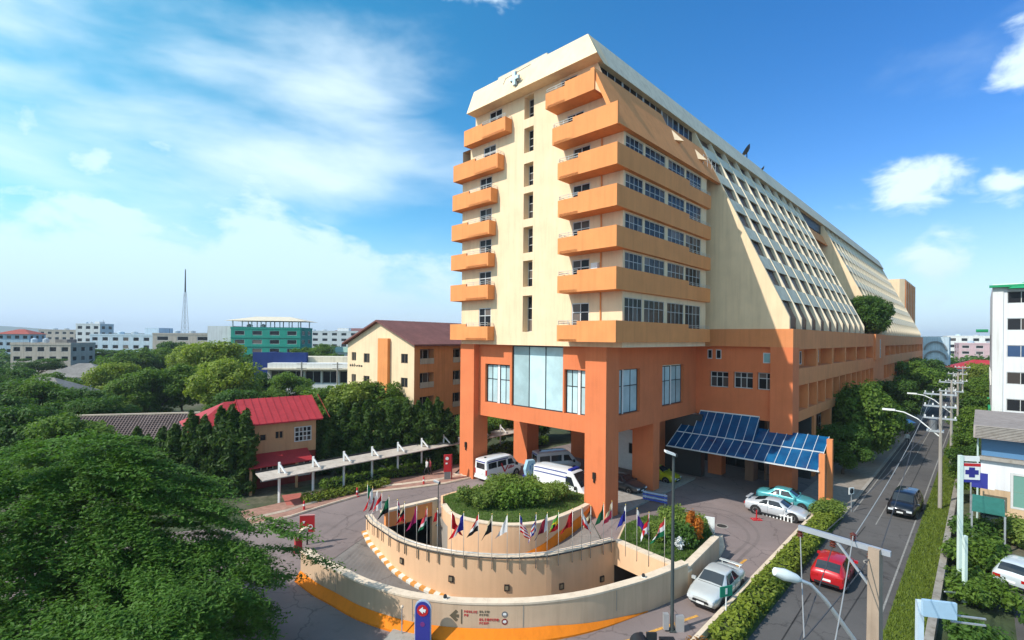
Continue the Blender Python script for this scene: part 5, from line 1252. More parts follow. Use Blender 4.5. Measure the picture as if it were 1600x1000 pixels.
# ------------------------------------------------------------------ flags
def flagmat(name, cols, vert=False, emblem=None, diag=False):
    m, nt, b = nodes_of(name); uv = nt.nodes.new('ShaderNodeUVMap'); sp = nt.nodes.new('ShaderNodeSeparateXYZ'); nt.links.new(uv.outputs[0], sp.inputs[0])
    src = sp.outputs[0 if vert else 1]
    if diag:
        a = nt.nodes.new('ShaderNodeMath'); a.operation = 'ADD'; nt.links.new(sp.outputs[0], a.inputs[0]); nt.links.new(sp.outputs[1], a.inputs[1]); h = nt.nodes.new('ShaderNodeMath'); h.operation = 'MULTIPLY'; h.inputs[1].default_value = .5; nt.links.new(a.outputs[0], h.inputs[0]); src = h.outputs[0]
    n = len(cols); c = ramp(nt, src, [(i / n, col) for i, col in enumerate(cols)], 'CONSTANT').outputs[0]
    if emblem:
        vd = nt.nodes.new('ShaderNodeVectorMath'); vd.operation = 'DISTANCE'; nt.links.new(uv.outputs[0], vd.inputs[0]); vd.inputs[1].default_value = (emblem[1], emblem[2], 0)
        lt_ = nt.nodes.new('ShaderNodeMath'); lt_.operation = 'LESS_THAN'; nt.links.new(vd.outputs['Value'], lt_.inputs[0]); lt_.inputs[1].default_value = emblem[3]; c = mixc(nt, lt_.outputs[0], c, emblem[0])
    nt.links.new(c, b.inputs['Base Color']); b.inputs['Roughness'].default_value = .8; b.inputs['Specular IOR Level'].default_value = .15
    tr = nt.nodes.new('ShaderNodeBsdfTranslucent'); nt.links.new(c, tr.inputs[0]); ms = nt.nodes.new('ShaderNodeMixShader'); ms.inputs[0].default_value = .3
    nt.links.new(b.outputs[0], ms.inputs[1]); nt.links.new(tr.outputs[0], ms.inputs[2]); nt.links.new(ms.outputs[0], nt.nodes['Material Output'].inputs['Surface']); return m
def cloth(seed, mat, Hf=.78, Wf=1.15, side=-1):
    r = random.Random(seed); nu, nv = 14, 10; V = []; UV = []; droop = r.uniform(.50, .68); amp = r.uniform(.05, .09); ph = r.uniform(0, 6); spread = r.uniform(.34, .56)
    for i in range(nu + 1):
        for j in range(nv + 1):
            u, v = i / nu, j / nv
            x = side * (u * Wf * spread * (.5 + .5 * v) + .02); z = -v * Hf - (u ** 1.25) * Wf * droop * (1 - .35 * v)
            y = amp * math.sin(u * 9 + ph + v * 1.2) * min(1, u * 3) ; x += amp * .6 * math.cos(u * 8 + ph) * min(1, u * 2.5) * side
            V.append((x, y, z)); UV.append((u, 1 - v))
    F_ = [(i * (nv + 1) + j, (i + 1) * (nv + 1) + j, (i + 1) * (nv + 1) + j + 1, i * (nv + 1) + j + 1) for i in range(nu) for j in range(nv)]
    me = bpy.data.meshes.new('cloth'); me.from_pydata(V, [], F_); me.update(); uvl = me.uv_layers.new(name='UVMap')
    for lp in me.loops: uvl.data[lp.index].uv = UV[lp.vertex_index]
    me.polygons.foreach_set('use_smooth', [True] * len(me.polygons)); me.materials.append(mat); return me
RD, WT, GN, BK_, BU, YL, MR, CRM, PP, SK = (.52, .012, .02), (.72, .72, .72), (.012, .14, .06), (.012, .012, .014), (.025, .03, .27), (.7, .52, .03), (.17, .012, .03), (.62, .52, .33), (.07, .03, .25), (.2, .42, .6)
FLAGS = [(573, [GN], 0, None, 'plain dark green'), (580, [WT, RD], 1, None, 'red and white upright striped'), (588, [WT, MR], 1, None, 'maroon and white'), (596, [WT, RD], 0, None, 'white and red'), (607, [BK_, GN, GN], 0, None, 'dark green and black'), (619, [RD, BK_, WT, (.6, .1, .2)], 0, None, 'black, white and red'),
 (631, [RD, BK_, CRM], 0, None, 'cream and black'), (648, [(.3, .015, .10)], 0, None, 'plain magenta'), (667, [GN, WT, (.6, .05, .08), (.6, .05, .08)], 0, None, 'green, white and rose diagonal'), (683, [RD], 0, None, 'small plain red'), (705, [RD], 0, None, 'plain bright red'),
 (724, [BU, BU, WT, RD], 1, None, 'blue, white and red upright striped'), (746, [BK_, WT, RD], 0, ((.2, .16, .05), .5, .5, .1), 'red, white and black with emblem'), (769, [BK_, BK_, CRM], 0, None, 'mostly black'), (789, [WT], 0, None, 'plain white'), (812, [RD, WT, RD, WT, RD, WT, RD, WT], 0, (BU, .12, .85, .3), 'striped red and white'),
 (835, [BU, WT, RD, WT, BU], 0, (RD, .5, .5, .12), 'blue, white and red crossed'), (852, [WT, MR, MR, MR], 1, None, 'dark maroon with white edge'), (872, [RD, YL, (.1, .35, .05)], 0, (BK_, .45, .4, .16), 'green, yellow and red'), (892, [(.3, .01, .015)], 0, None, 'plain dark red'), (906, [RD, WT, (.35, .4, .42)], 0, None, 'grey, white and red'), (922, [(.12, .05, .02), CRM, (.1, .04, .02)], 0, None, 'brown and cream'),
 (942, [(.012, .09, .04)], 0, None, 'deep green folded'), (954, [(.6, .05, .1), CRM], 0, None, 'cream and rose'), (974, [BU], 0, (WT, .1, .9, .2), 'plain royal blue'), (993, [PP], 0, (WT, .15, .85, .2), 'violet blue'), (1014, [WT, RD], 0, None, 'short red and white'), (1038, [GN, WT, (.55, .05, .05)], 0, None, 'red, white and green')]
ORD = ['first', 'second', 'third', 'fourth', 'fifth', 'sixth', 'seventh', 'eighth', 'ninth', 'tenth', 'eleventh', 'twelfth', 'thirteenth', 'fourteenth', 'fifteenth', 'sixteenth', 'seventeenth', 'eighteenth', 'nineteenth', 'twentieth'] + ['twenty-' + q for q in ('first', 'second', 'third', 'fourth', 'fifth', 'sixth', 'seventh', 'eighth', 'ninth')]
FPOLE = plain('flag_pole_metal', (.62, .60, .55), .35, .4); hcurve = [RC[-1].lerp(OC[-1], k / 12) for k in range(13)]
pm = MB(); pm.tube([(0, 0, -.55), (0, 0, 2.55)], [.02, .013], 6); pmm = pm.mesh('pole', FPOLE, True)
fm = MB(); fm.lathe([(0, .07), (.035, .04), (.035, .0), (0, -.02)], 8); fmm = fm.mesh('finial', plain('finial_gold', (.6, .42, .12), .35, .6), True)
bm_ = MB(); bm_.box(-.012, .012, -.0, .10, -.62, .03); bmm = bm_.mesh('bracket', DARKM)
for k, (u, cols, vert, emb, lab) in enumerate(FLAGS):
    tx = px(u, 860)[0] / F
    crv = rail_pts = offset(RC, -.13) if u < 962 else hcurve
    i = min(range(len(crv) - 1), key=lambda q: abs(crv[q].x / crv[q].y - tx)); p = crv[i]
    best = min(((crv[i].lerp(crv[min(i + 1, len(crv) - 1)], w / 8)) for w in range(9)), key=lambda q: abs(q.x / q.y - tx)); p = best
    fl = thing('flag', lab + ' flag, ' + ORD[k] + ' from the left on the ramp wall', 'flag', (p.x, p.y, ZR), random.uniform(-.25, .25), 'flags along the ramp wall')
    if u >= 962: fl.location = (p.x - hn.x * 0 , p.y - .02, 1.15)
    link('pole', pmm, fl); link('finial', fmm, fl, (0, 0, 2.56)); link('bracket', bmm, fl)
    mt = flagmat('flag_' + lab.replace(' ', '_').replace(',', ''), cols, bool(vert), emb, False)
    link('cloth', cloth(k * 7 + 3, mt, .6 if 'small' in lab else .95, .8 if 'small' in lab else 1.5, -1 if k % 5 else 1), fl, (0, 0, 2.5), (0, 0, random.uniform(-.3, .3)))
# ------------------------------------------------------------------ covered walkway
wk = thing('covered_walkway', 'white posted covered walkway leading to the hospital tower', 'walkway')
wps = [g(436, 787), g(492, 783), g(543, 773), g(588, 759.5), g(631, 749), g(669, 741), g(705, 733)]
d0 = (wps[-1] - wps[1]).normalized(); a0_ = wps[0] - d0 * 1.4
wps = [wps[0] + d0 * (wps[-1] - wps[0]).length * k / 6 for k in range(7)]; step = (wps[1] - wps[0]).length
wps += [wps[-1] + d0 * step * k for k in (1, 2, 3, 4)]
nrm = Vector((d0.y, -d0.x, 0))        # towards the camera
WROOF = paint('walkway_roof', (.52, .45, .38), .1, dirt=.25)
e0, e1 = wps[0] - d0 * 1.6, wps[-1] + d0 * 2
def wk_z(k): return 2.55
m = MB(); q = [e0 + nrm * .95, e1 + nrm * .95, e1 - nrm * .75, e0 - nrm * .75]
m.v += [(q[0].x, q[0].y, 2.35), (q[1].x, q[1].y, 2.35), (q[2].x, q[2].y, 2.6), (q[3].x, q[3].y, 2.6), (q[0].x, q[0].y, 2.43), (q[1].x, q[1].y, 2.43), (q[2].x, q[2].y, 2.68), (q[3].x, q[3].y, 2.68)]
m.f += [(0, 3, 2, 1), (4, 5, 6, 7), (0, 1, 5, 4), (1, 2, 6, 5), (2, 3, 7, 6), (3, 0, 4, 7)]; m.build('roof', WROOF, wk)
m = MB(); m.bar(e0 - nrm * .8 + Vector((0, 0, 2.75)), e1 - nrm * .8 + Vector((0, 0, 2.75)), .07, .14); m.build('rear_gutter', DARKM, wk)
for p in wps:
    m = MB(); m.box(-.08, .08, -.08, .08, 0, 3.45); o = m.build('post', WHITE, wk); o.location = p
    m = MB(); tp = p + Vector((0, 0, 3.3)); m.bar(tp, p + nrm * .75 + d0 * .25 + Vector((0, 0, 2.62)), .1, .12); m.build('bracket_arm', WHITE, wk)
BRICK = paint('brick_paving', (.36, .20, .15), .2, dirt=.25, scale=1.4)
poly = [q.copy() for q in kerb_line]; inner = [q - nrm * 3.6 for q in reversed(poly)]; inner[0] = bw(3.0, 21.0); 
sheet('walkway_paving', [(p.x, p.y) for p in poly + [bw(-0.4, 17.7), bw(2.4, 19.6)] + inner], [], 0.11, BRICK)
m = MB(); m.tube([(p.x, p.y, .06) for p in poly + [bw(-0.4, 17.7)]], .11, 6); struct(m.build('kerb', CAP))
m = MB(); pts = [p - nrm * 1.3 for p in poly]; 
m.tube([(p.x, p.y, .12) for p in pts], .12, 4); struct(m.build('kerb', CAP))
sheet('red_path', [g(448, 792)[:2], g(478, 789)[:2], g(470, 772)[:2], g(440, 776)[:2]], [], .118, plain('red_paving', (.42, .12, .09), .8, var=.15))
# bollard cones and small red stands on the walkway kerb
RED = plain('sign_red', (.50, .02, .025), .45); REDD = plain('dark_red', (.22, .01, .012), .5)
for k, (u, v, lab) in enumerate(((475, 798, 'leftmost red bollard on the walkway kerb'), (558, 776, 'red bollard at the middle of the walkway kerb'), (662, 758, 'red bollard on the kerb nearest the red totem'))):
    b = thing('bollard', lab, 'bollard', g(u, v), 0, 'red bollards on the walkway kerb'); m = MB(); m.lathe([(0, 0), (.2, 0), (.2, .06), (.09, .12), (.07, .75), (0, .85)], 12); m.build('body', RED, b, smooth=True); m = MB(); m.lathe([(.088, .4), (.085, .4), (.08, .55), (.083, .55)], 12); m.build('band', WHITE, b)
# red totem by the tower
tt = thing('totem_sign', 'red totem sign with white symbols at the walkway end', 'sign', g(699, 750.5), R(12))
MB().box(-.36, .36, -.09, .09, .85, 2.5).build('panel', RED, tt); MB().box(-.3, .3, -.08, .08, 0, .85).build('foot', GREYM, tt); MB().box(.36, .46, -.1, .1, 0, 2.55).build('post', REDD, tt)
m = MB(); m.lathe([(0, 0), (.16, 0), (.16, .012), (0, .012)], 14, 'Y', (-.05, -.105, 2.15)); m.build('symbol', WHITE, tt); m = MB(); m.box(-.2, .0, -.105, -.091, 1.6, 1.75); m.build('symbol', WHITE, tt)
# red square sign by the ramp entry, and the red barrier below it
sg = thing('square_sign', 'square red sign with white symbols at the ramp entry', 'sign', g(480, 851), R(10))
MB().box(-.48, .46, -.04, .04, .85, 1.95).build('panel', RED, sg); m = MB(); m.bar((.0, 0, 0), (.02, 0, .85), .09); m.build('post', DARKM, sg); MB().box(-.5, .48, -.05, .05, 1.95, 2.0).build('trim', plain('pink_trim', (.7, .3, .28), .5), sg)
m = MB(); m.extrude([(-.3, -.045, 1.6), (-.12, -.045, 1.6), (-.21, -.045, 1.42)], (0, -.012, 0)); m.build('symbol', WHITE, sg)
m = MB(); m.lathe([(.1, 0), (.16, 0), (.16, .012), (.1, .012)], 14, 'Y', (.2, -.055, 1.2)); m.build('symbol', WHITE, sg); m = MB(); m.extrude([(-.28, -.045, 1.15), (-.12, -.045, 1.1), (-.24, -.045, 1.0)], (0, -.012, 0)); m.build('symbol', WHITE, sg)
br = thing('ticket_machine', 'red and cream ticket barrier box at the end of the ramp wall', 'barrier', g(466, 862), R(35))
MB().box(-.2, .2, -.2, .2, 0, 1.1).build('cabinet', RED, br); m = MB(); m.extrude([(-.1, -.22, .9), (.55, -.22, 1.25), (.55, -.22, 1.5), (.3, -.22, 1.5), (-.1, -.22, 1.2)], (0, .3, 0)); m.build('hood', CAP, br); MB().box(-.26, .26, -.26, .26, 0, .12).build('foot', REDD, br)
# ------------------------------------------------------------------ signs on and by the curved wall
def on_wall(u, z, off=.03):
    tx = px(u, 950)[0] / F; i = min(range(len(OC) - 1), key=lambda q: abs(OC[q].x / OC[q].y - tx)); t = (OC[i + 1] - OC[i - 1]).normalized()
    p = min((OC[i - 1].lerp(OC[i + 1], w / 16) for w in range(17)), key=lambda q: abs(q.x / q.y - tx)); n = Vector((t.y, -t.x, 0)); return p + n * off + Vector((0, 0, z)), t, n
SB = plain('sign_brown', (.13, .10, .06), .6)
def marks(label, u0, rows, mat):
    p, t, n = on_wall(u0, 0, .004); o = thing('wall_lettering', label, 'lettering', p, math.atan2(t.y, t.x)); r = random.Random(int(u0)); m = MB()
    for z, L, hgt in rows:
        x = 0.0
        while x < L:
            w = r.uniform(.05, .10); k = r.randrange(4)
            m.box(x, x + w * .35, -.014, 0, z, z + hgt)
            if k != 1: m.box(x + w * .35, x + w, -.013, 0, z + hgt * .75, z + hgt)
            if k != 2: m.box(x + w * .35, x + w * .9, -.012, 0, z, z + hgt * .22)
            if k >= 2: m.box(x + w * .7, x + w, -.011, 0, z + hgt * .25, z + hgt * .72)
            x += w + .035
    tag(m.build('letters', mat, o), kind='stuff')
marks('two short red lines of lettering after the arrow on the curved wall', 726, [(1.22, .58, .10), (1.05, .22, .10)], RED)
marks('two brown lines of lettering on the curved wall above the red ones', 749, [(1.24, .48, .09), (1.09, .38, .09)], SB)
marks('two long red lines of lettering lowest on the curved wall', 749, [(.86, .82, .11), (.70, .42, .10)], RED)
p, t, n = on_wall(708, 0, .004); o = thing('arrow_sign', 'brown left pointing arrow and bar on the curved wall', 'sign', p, math.atan2(t.y, t.x))
m = MB(); m.extrude([(-.18, 0, 1.05), (.12, 0, .78), (.22, 0, .88), (.1, 0, .98), (.26, 0, .98), (.26, 0, 1.12), (.1, 0, 1.12), (.22, 0, 1.24), (.12, 0, 1.34)], (0, -.014, 0)); m.build('arrow', SB, o); MB().box(.36, .41, -.014, 0, .70, 1.36).build('bar', SB, o)
for z, lab, cc in ((1.16, 'grey pictogram at the end of the brown wall lettering', GREYM), (.82, 'red ringed pictogram at the end of the red wall lettering', REDD)):
    p, t, n = on_wall(788, 0, .004); o = thing('pictogram', lab, 'sign', p, math.atan2(t.y, t.x)); m = MB(); m.lathe([(.09, 0), (.14, 0), (.14, .014), (.09, .014)], 16, 'Y', (0, -.014, z)); m.build('ring', cc, o); m = MB(); m.box(-.08, .08, -.013, -.001, z - .04, z + .06); m.build('symbol', WHITE, o)
# blue arched sign on a trolley foot
p, t, n = on_wall(671, 0, .75); o = thing('arched_sign', 'blue arched standing sign with red disc before the curved wall', 'sign', (p.x, p.y, 0), math.atan2(t.y, t.x) + .12)
arch = [(-.34, -.06, .22), (.34, -.06, .22), (.34, -.06, 1.65)] + [(.34 * math.cos(a), -.06, 1.65 + .34 * math.sin(a)) for a in [math.pi * k / 12 for k in range(1, 12)]] + [(-.34, -.06, 1.65)]
m = MB(); m.extrude(arch, (0, .14, 0)); m.build('board', plain('sign_navy', (.035, .04, .26), .4), o)
m = MB(); m.extrude([(x * 1.12, -.03, .22 + (z - .22) * 1.035) for x, y, z in arch], (0, .08, 0)); m.build('rim', plain('sign_rim', (.42, .50, .62), .4), o)
m = MB(); m.lathe([(0, 0), (.26, 0), (.26, .015), (0, .015)], 20, 'Y', (0, -.078, 1.6)); m.build('red_disc', RED, o)
m = MB(); m.extrude([(-.16, -.08, 1.62), (.02, -.08, 1.78), (.02, -.08, 1.68), (.16, -.08, 1.66), (.12, -.08, 1.52), (.02, -.08, 1.56), (.02, -.08, 1.46)], (0, -.012, 0)); m.build('arrow', WHITE, o)
m = MB(); m.lathe([(0, 0), (.11, 0), (.11, .012), (0, .012)], 14, 'Y', (0, -.075, .98)); m.build('emblem', plain('sign_purple', (.18, .03, .18), .5), o)
for x in (-.28, .28): MB().box(x - .04, x + .04, -.32, .3, 0, .22).build('foot', DARKM, o)
p, t, n = on_wall(641, 0, .55); o = thing('concrete_plinth', 'grey concrete plinth with a thin post beside the blue arched sign', 'plinth', (p.x, p.y, 0), math.atan2(t.y, t.x)); MB().box(-.75, .7, -.6, .45, 0, .16).build('slab', CONC, o)
m = MB(); m.tube([(-.2, .1, .16), (-.2, .1, 1.35)], .03); m.build('post', STEEL, o); m = MB(); m.lathe([(0, .1), (.07, .05), (.07, -.03), (0, -.05)], 10, 'Z', (-.2, .1, 1.38)); m.build('knob', CAP, o)
for u, lab in ((694, 'small dome camera on the curved wall cap, left'), (1009, 'small dome camera on the curved wall cap, right')):
    p, t, n = on_wall(u, ZO + .09, -.2); o = thing('wall_camera', lab, 'camera', p); MB().box(-.08, .08, -.08, .08, 0, .05).build('base', WHITE, o); m = MB(); m.lathe([(.09, .05), (.09, .12), (.06, .19), (0, .21)], 12); m.build('dome', DARKM, o, smooth=True)
# ------------------------------------------------------------------ lamps and posts on the forecourt
def floodlight(label, loc, h, head=(-.5, -.1), r=.055, mat=None):
    mat = mat or plain('lamp_pole_grey', (.07, .085, .085), .5, .3); o = thing('lamp_post', label, 'lamp post', loc); m = MB(); m.tube([(0, 0, 0), (0, 0, h)], [r * 1.3, r * .85], 10); m.build('pole', mat, o, smooth=True)
    MB().box(-.16, .16, -.16, .16, 0, .06).build('base_plate', mat, o); m = MB(); hx, hy = head
    m.extrude([(.05, -.14, h - .05), (hx, hy - .16, h + .12), (hx, hy + .16, h + .12), (.05, .14, h - .05)], (0, 0, .11)); m.build('lamp_head', WHITE, o); m = MB(); m.box(.05, .16, -.1, .1, h - .12, h + .05); m.build('driver_box', BLACK, o); return o
lp = floodlight('tall grey floodlight post in front of the raised garden', g(1050, 986), 8.45, (-.42, -.05), .07)
m = MB(); m.box(-.42, -.18, -.1, .1, .1, .85); m.build('meter_box', STEEL, lp); m = MB(); m.box(.16, .55, -.1, .1, .0, .75); m.build('meter_box', STEEL, lp)
p = PC[1]; floodlight('short dark floodlight post on the left of the round planter', (p.x - .35, p.y, -.5), 3.3, (-.35, -.1), .035)
# black round sign head close to the camera
o = thing('signal_head', 'black hooded round signal with white and red face at the bottom edge', 'signal', at(1004, 1000, 13.2) * 1); zz = o.location.z; o.location.z = 0
m = MB(); m.tube([(0, .15, 0), (0, .15, zz + .1)], .06); m.build('pole', DARKM, o)
hdq = MB(); hdq.lathe([(0, -.02), (.2, -.02), (.23, 0), (.23, .25), (0, .25)], 20, 'Y', (-.12, -.25, zz - .02)); hdq.build('housing', BLACK, o, smooth=True)
m = MB(); m.lathe([(0, 0), (.18, 0), (.18, -.015), (0, -.015)], 20, 'Y', (-.12, -.275, zz - .02)); m.build('white_face', WHITE, o); m = MB(); m.lathe([(0, 0), (.07, 0), (.07, -.01), (0, -.01)], 14, 'Y', (-.12, -.292, zz - .06)); m.build('red_mark', RED, o)
m = MB(); m.lathe([(.25, 0), (.25, -.22)], 20, 'Y', (-.12, -.27, zz - .02), R(20), R(160)); m.build('hood', BLACK, o); m = MB(); m.box(.08, .36, -.1, -.04, zz - .15, zz + .25); m.build('backplate', DARKM, o); MB().box(.5, .9, -.1, .2, zz - .4, zz - .02).build('control_box', BLACK, o)
# green sign on the hedge
o = thing('green_sign', 'small green sign with white symbol on a post by the hedge', 'sign', bw(-7.6, -11.85), R(18)); m = MB(); m.tube([(0, 0, 0), (0, 0, 1.5)], .03); m.build('post', WHITE, o); MB().box(-.36, .36, -.02, .02, 1.5, 2.0).build('panel', plain('sign_green', (.01, .22, .13), .45), o); MB().box(-.05, .05, -.034, -.022, 1.62, 1.9).build('symbol', WHITE, o); MB().box(-.3, .3, -.1, .1, .02, .12).build('foot', CAP, o)
# convex-mirror style round lamp on the street side
o = thing('traffic_mirror', 'square framed round traffic mirror beside the canopy post', 'mirror', g(1330, 800), R(20)); m = MB(); m.tube([(0, 0, 0), (0, 0, 1.5)], .035); m.build('post', STEEL, o); MB().box(-.28, .28, -.03, .03, 1.45, 2.0).build('frame', WHITE, o); m = MB(); m.lathe([(0, -.06), (.15, -.045), (.22, -.031)], 16, 'Y', (0, 0, 1.72)); m.build('glass', CGLASS, o, smooth=True)
# blue slatted barrier, white chain fence, red stand
o = thing('slatted_barrier', 'blue and white slatted barrier before the second column', 'barrier', g(1024, 787), R(-35))
for k in range(4): MB().box(-1.1, 1.0, -.03 + k * .004, .03, .2 + k * .19, .33 + k * .19).build('slat', plain('barrier_blue', (.05, .10, .45), .45) if k % 2 == 0 else plain('barrier_pale', (.42, .52, .70), .45), o)
for x in (-.9, .8): MB().box(x - .05, x + .05, .03, .1, 0, .95).build('leg', STEEL, o)
a, b = g(1196, 803), g(1240, 815); o = thing('picket_barrier', 'row of short white pickets beside the silver coupe', 'barrier', a, math.atan2((b - a).y, (b - a).x)); L = (b - a).length
for k in range(9): MB().box(L * k / 8 - .05, L * k / 8 + .05, -.42, -.38, 0, .5).build('picket', WHITE, o)
m = MB(); m.box(0, L, -.43, -.37, .34, .4); m.build('rail', WHITE, o)
o = thing('red_stand', 'red parking stand by the rear wheel of the silver coupe', 'stand', g(1182, 812)); MB().box(-.35, .35, -.25, .25, 0, .07).build('foot', RED, o); m = MB(); m.tube([(0, 0, 0), (0, 0, .75)], .05); m.build('post', RED, o)
o = thing('site_board', 'white board with dark slots at the back of the raised garden', 'board', g(1102, 840), R(-25)); MB().box(-.55, .6, -.06, .06, .25, 1.5).build('panel', WHITE, o); MB().box(-.6, .7, -.12, .12, 0, .25).build('foot', CONC, o)
for k in range(4): MB().box(-.4 + k * .26, -.22 + k * .26, -.075, -.061, .35, .5).build('slot', BLACK, o)
# ------------------------------------------------------------------ people
SKIN = plain('skin', (.38, .21, .13), .6); HAIR = plain('hair', (.015, .012, .01), .6)
def person(label, loc, rot, top, legs, stride=.22):
    o = thing('person', label, 'person', loc, rot)
    jt = [(0, 0, .93), (0, .0, 1.15), (0, .01, 1.38), (0, .02, 1.50), (0, .04, 1.60), (0, .03, 1.71),                       # pelvis..head 0-5
          (.11, 0, .90), (.12, stride, .50), (.12, stride * .9, .07), (.12, stride + .14, .03), (-.11, 0, .90), (-.12, -stride * .6, .50), (-.12, -stride * 1.3, .09), (-.12, -stride + .06, .03),   # legs 6-13
          (.19, 0, 1.40), (.26, -.10, 1.13), (.25, .04, .90), (-.19, 0, 1.40), (-.26, .08, 1.13), (-.24, .20, .93)]
    ed = [(0, 1), (1, 2), (2, 3), (3, 4), (4, 5), (0, 6), (6, 7), (7, 8), (8, 9), (0, 10), (10, 11), (11, 12), (12, 13), (2, 14), (14, 15), (15, 16), (2, 17), (17, 18), (18, 19)]
    rd = [.15, .14, .15, .06, .085, .09, .095, .065, .045, .04, .095, .065, .045, .04, .07, .05, .04, .07, .05, .04]
    me = bpy.data.meshes.new('body'); me.from_pydata(jt, ed, []); b = link('body', me, o); md = b.modifiers.new('skin', 'SKIN'); ly = me.skin_vertices[0] if me.skin_vertices else None
    if ly is None:
        bmx = bmesh.new(); bmx.from_mesh(me); bmx.verts.layers.skin.verify(); bmx.to_mesh(me); bmx.free(); ly = me.skin_vertices[0]
    for i, v in enumerate(ly.data): v.radius = (rd[i], rd[i] * .8); v.use_root = (i == 0)
    sd = b.modifiers.new('sub', 'SUBSURF'); sd.levels = 1; sd.render_levels = 1
    mt, nt, bs = nodes_of('person_' + str(len(bpy.data.materials))); tcx = nt.nodes.new('ShaderNodeTexCoord'); spx = nt.nodes.new('ShaderNodeSeparateXYZ'); nt.links.new(tcx.outputs['Object'], spx.inputs[0])
    mu = nt.nodes.new('ShaderNodeMath'); mu.operation = 'DIVIDE'; mu.inputs[1].default_value = 2.0; nt.links.new(spx.outputs[2], mu.inputs[0])
    nt.links.new(ramp(nt, mu.outputs[0], [(0, (.02, .018, .016)), (.045, legs), (.47, top), (.745, (.38, .21, .13))], 'CONSTANT').outputs[0], bs.inputs['Base Color']); bs.inputs['Roughness'].default_value = .8; me.materials.append(mt)
    m = MB(); m.lathe([(.0, .12), (.07, .10), (.105, .03), (.10, -.04)], 12, 'Z', (0, .015, 1.70)); m.build('hair', HAIR, o, smooth=True); return o
pp = person('person in white top and dark trousers walking under the covered walkway', g(667, 744), 2.2, (.6, .58, .55), (.03, .03, .035))
pq = person('person in dark red walking beside the white topped person', g(672, 743.5), 2.1, (.30, .03, .04), (.05, .03, .03), .12)
person('person in white shirt far along the shaded street', bw(52, -13.6), 2.4, (.7, .7, .68), (.05, .05, .06), .18)
# ------------------------------------------------------------------ neighbouring buildings (local x = along near wall, y = away)
def bld(name, label, p, q, cat='building'):
    """Empty at p, local x towards q"""
    d = Vector(q) - Vector(p); return thing(name, label, cat, (p[0], p[1], 0), math.atan2(d.y, d.x)), math.hypot(d.x, d.y)
ROOFM = paint('maroon_roof', (.20, .085, .075), .15, dirt=.25); REDROOF = paint('red_metal_roof', (.42, .035, .042), .12, dirt=.2, rough=.55); ROOFG = paint('grey_roof', (.24, .22, .20), .2, dirt=.3)
TAN = paint('tan_boards', (.52, .29, .15), .1, dirt=.15); GREENW = paint('green_render', (.02, .30, .22), .1, dirt=.15); WHITEW = paint('white_render', (.72, .72, .70), .05, dirt=.2); BEIGE = paint('beige_render', (.52, .44, .36), .08, dirt=.3); BLUEW_ = paint('blue_wall', (.012, .035, .16), .1, dirt=.1); PALEB = paint('pale_blue_render', (.45, .55, .62), .08, dirt=.25)
def gable_roof(m, x0, x1, y0, y1, ze, zr, over=.5, th=.18, along='x'):
    if along == 'x':
        ym = (y0 + y1) / 2
        for a, b in ((y0 - over, ym), (y1 + over, ym)):
            m.extrude([(x0 - over, a, ze), (x1 + over, a, ze), (x1 + over, b, zr), (x0 - over, b, zr)], (0, 0, th))
    else:
        xm = (x0 + x1) / 2
        for a, b in ((x0 - over, xm), (x1 + over, xm)):
            m.extrude([(a, y0 - over, ze), (a, y1 + over, ze), (b, y1 + over, zr), (b, y0 - over, zr)], (0, 0, th))
    return m
def hip(m, x0, x1, y0, y1, ze, zr, over=.6):
    a = [(x0 - over, y0 - over, ze), (x1 + over, y0 - over, ze), (x1 + over, y1 + over, ze), (x0 - over, y1 + over, ze)]; ym = (y0 + y1) / 2; k = (y1 - y0) / 2; r0, r1 = (x0 + k, ym, zr), (x1 - k, ym, zr)
    m.face(a[0], a[1], r1, r0); m.face(a[2], a[3], r0, r1); m.face(a[1], a[2], r1); m.face(a[3], a[0], r0); m.face(*reversed(a)); return m
# cream / orange annex with the gable (x axis along the gable wall, from its right corner to the left one)
pa, pb = Vector((-12.6, 63, 0)), Vector((-23.9, 71, 0)); d = (pb - pa)
an = thing('apartment_block', 'cream gabled apartment block with orange side wall behind the tower', 'building', pa, math.atan2(d.y, d.x)); W = d.length; D_ = 26
hg = []
for j in range(4):
    z = 1.5 + j * 3.15 - .5
    hg += [(1.2, 2.5, z, z + 1.25, .15), (8.9, 10.2, z - .2, z + 1.1, .15), (11.9, 12.9, z, z + 1.2, .15)]
m = MB(); panel(m, 'y', 0, -1, 0, W, 0, 12.9, hg); m.face((0, 0, 12.9), (W, 0, 12.9), (W / 2, 0, 16.0)); m.face((W, 0, 0), (W, -D_, 0), (W, -D_, 12.9), (W, 0, 12.9)); m.build('gable_wall', CREAM, an)
for h in hg: window(an, 'y', -.08, -1, h[0] + .01, h[1] - .01, h[2] + .01, h[3] - .01, 2, 1, .07, frame=plain('bronze_frame', (.2, .15, .1), .5))
hs_ = []
for j in range(4):
    z = .9 + j * 3.15
    for k in range(4): hs_.append((-3.6 - k * 6.4, -1.0 - k * 6.4, z, z + 2.0, .9))
m = MB(); panel(m, 'x', 0, 1, -D_, 0, 0, 12.9, hs_); m.build('side_wall', paint('annex_orange', (.70, .28, .11), dirt=.2), an)
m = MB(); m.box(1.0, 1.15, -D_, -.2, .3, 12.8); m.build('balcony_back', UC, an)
for h in hs_:
    m = MB(); m.box(-.08, .0 - .005, h[0] + .05, h[1] - .05, h[2], h[2] + .75); b = m.build('balcony_front', BEIGE, an); window(an, 'x', .8, 1, h[0] + .3, h[1] - .3, h[2] + .1, h[3] - .1, 2, 1, .07)
m = MB(); m.box(4.6, 6.6, .0 + .004, .5, 0, 13.7); m.build('stair_rib', ORANGE, an)
m = MB(); gable_roof(m, 0, W, -D_, 0, 12.75, 16.0, .6, .22, 'y'); m.build('roof', ROOFM, an)
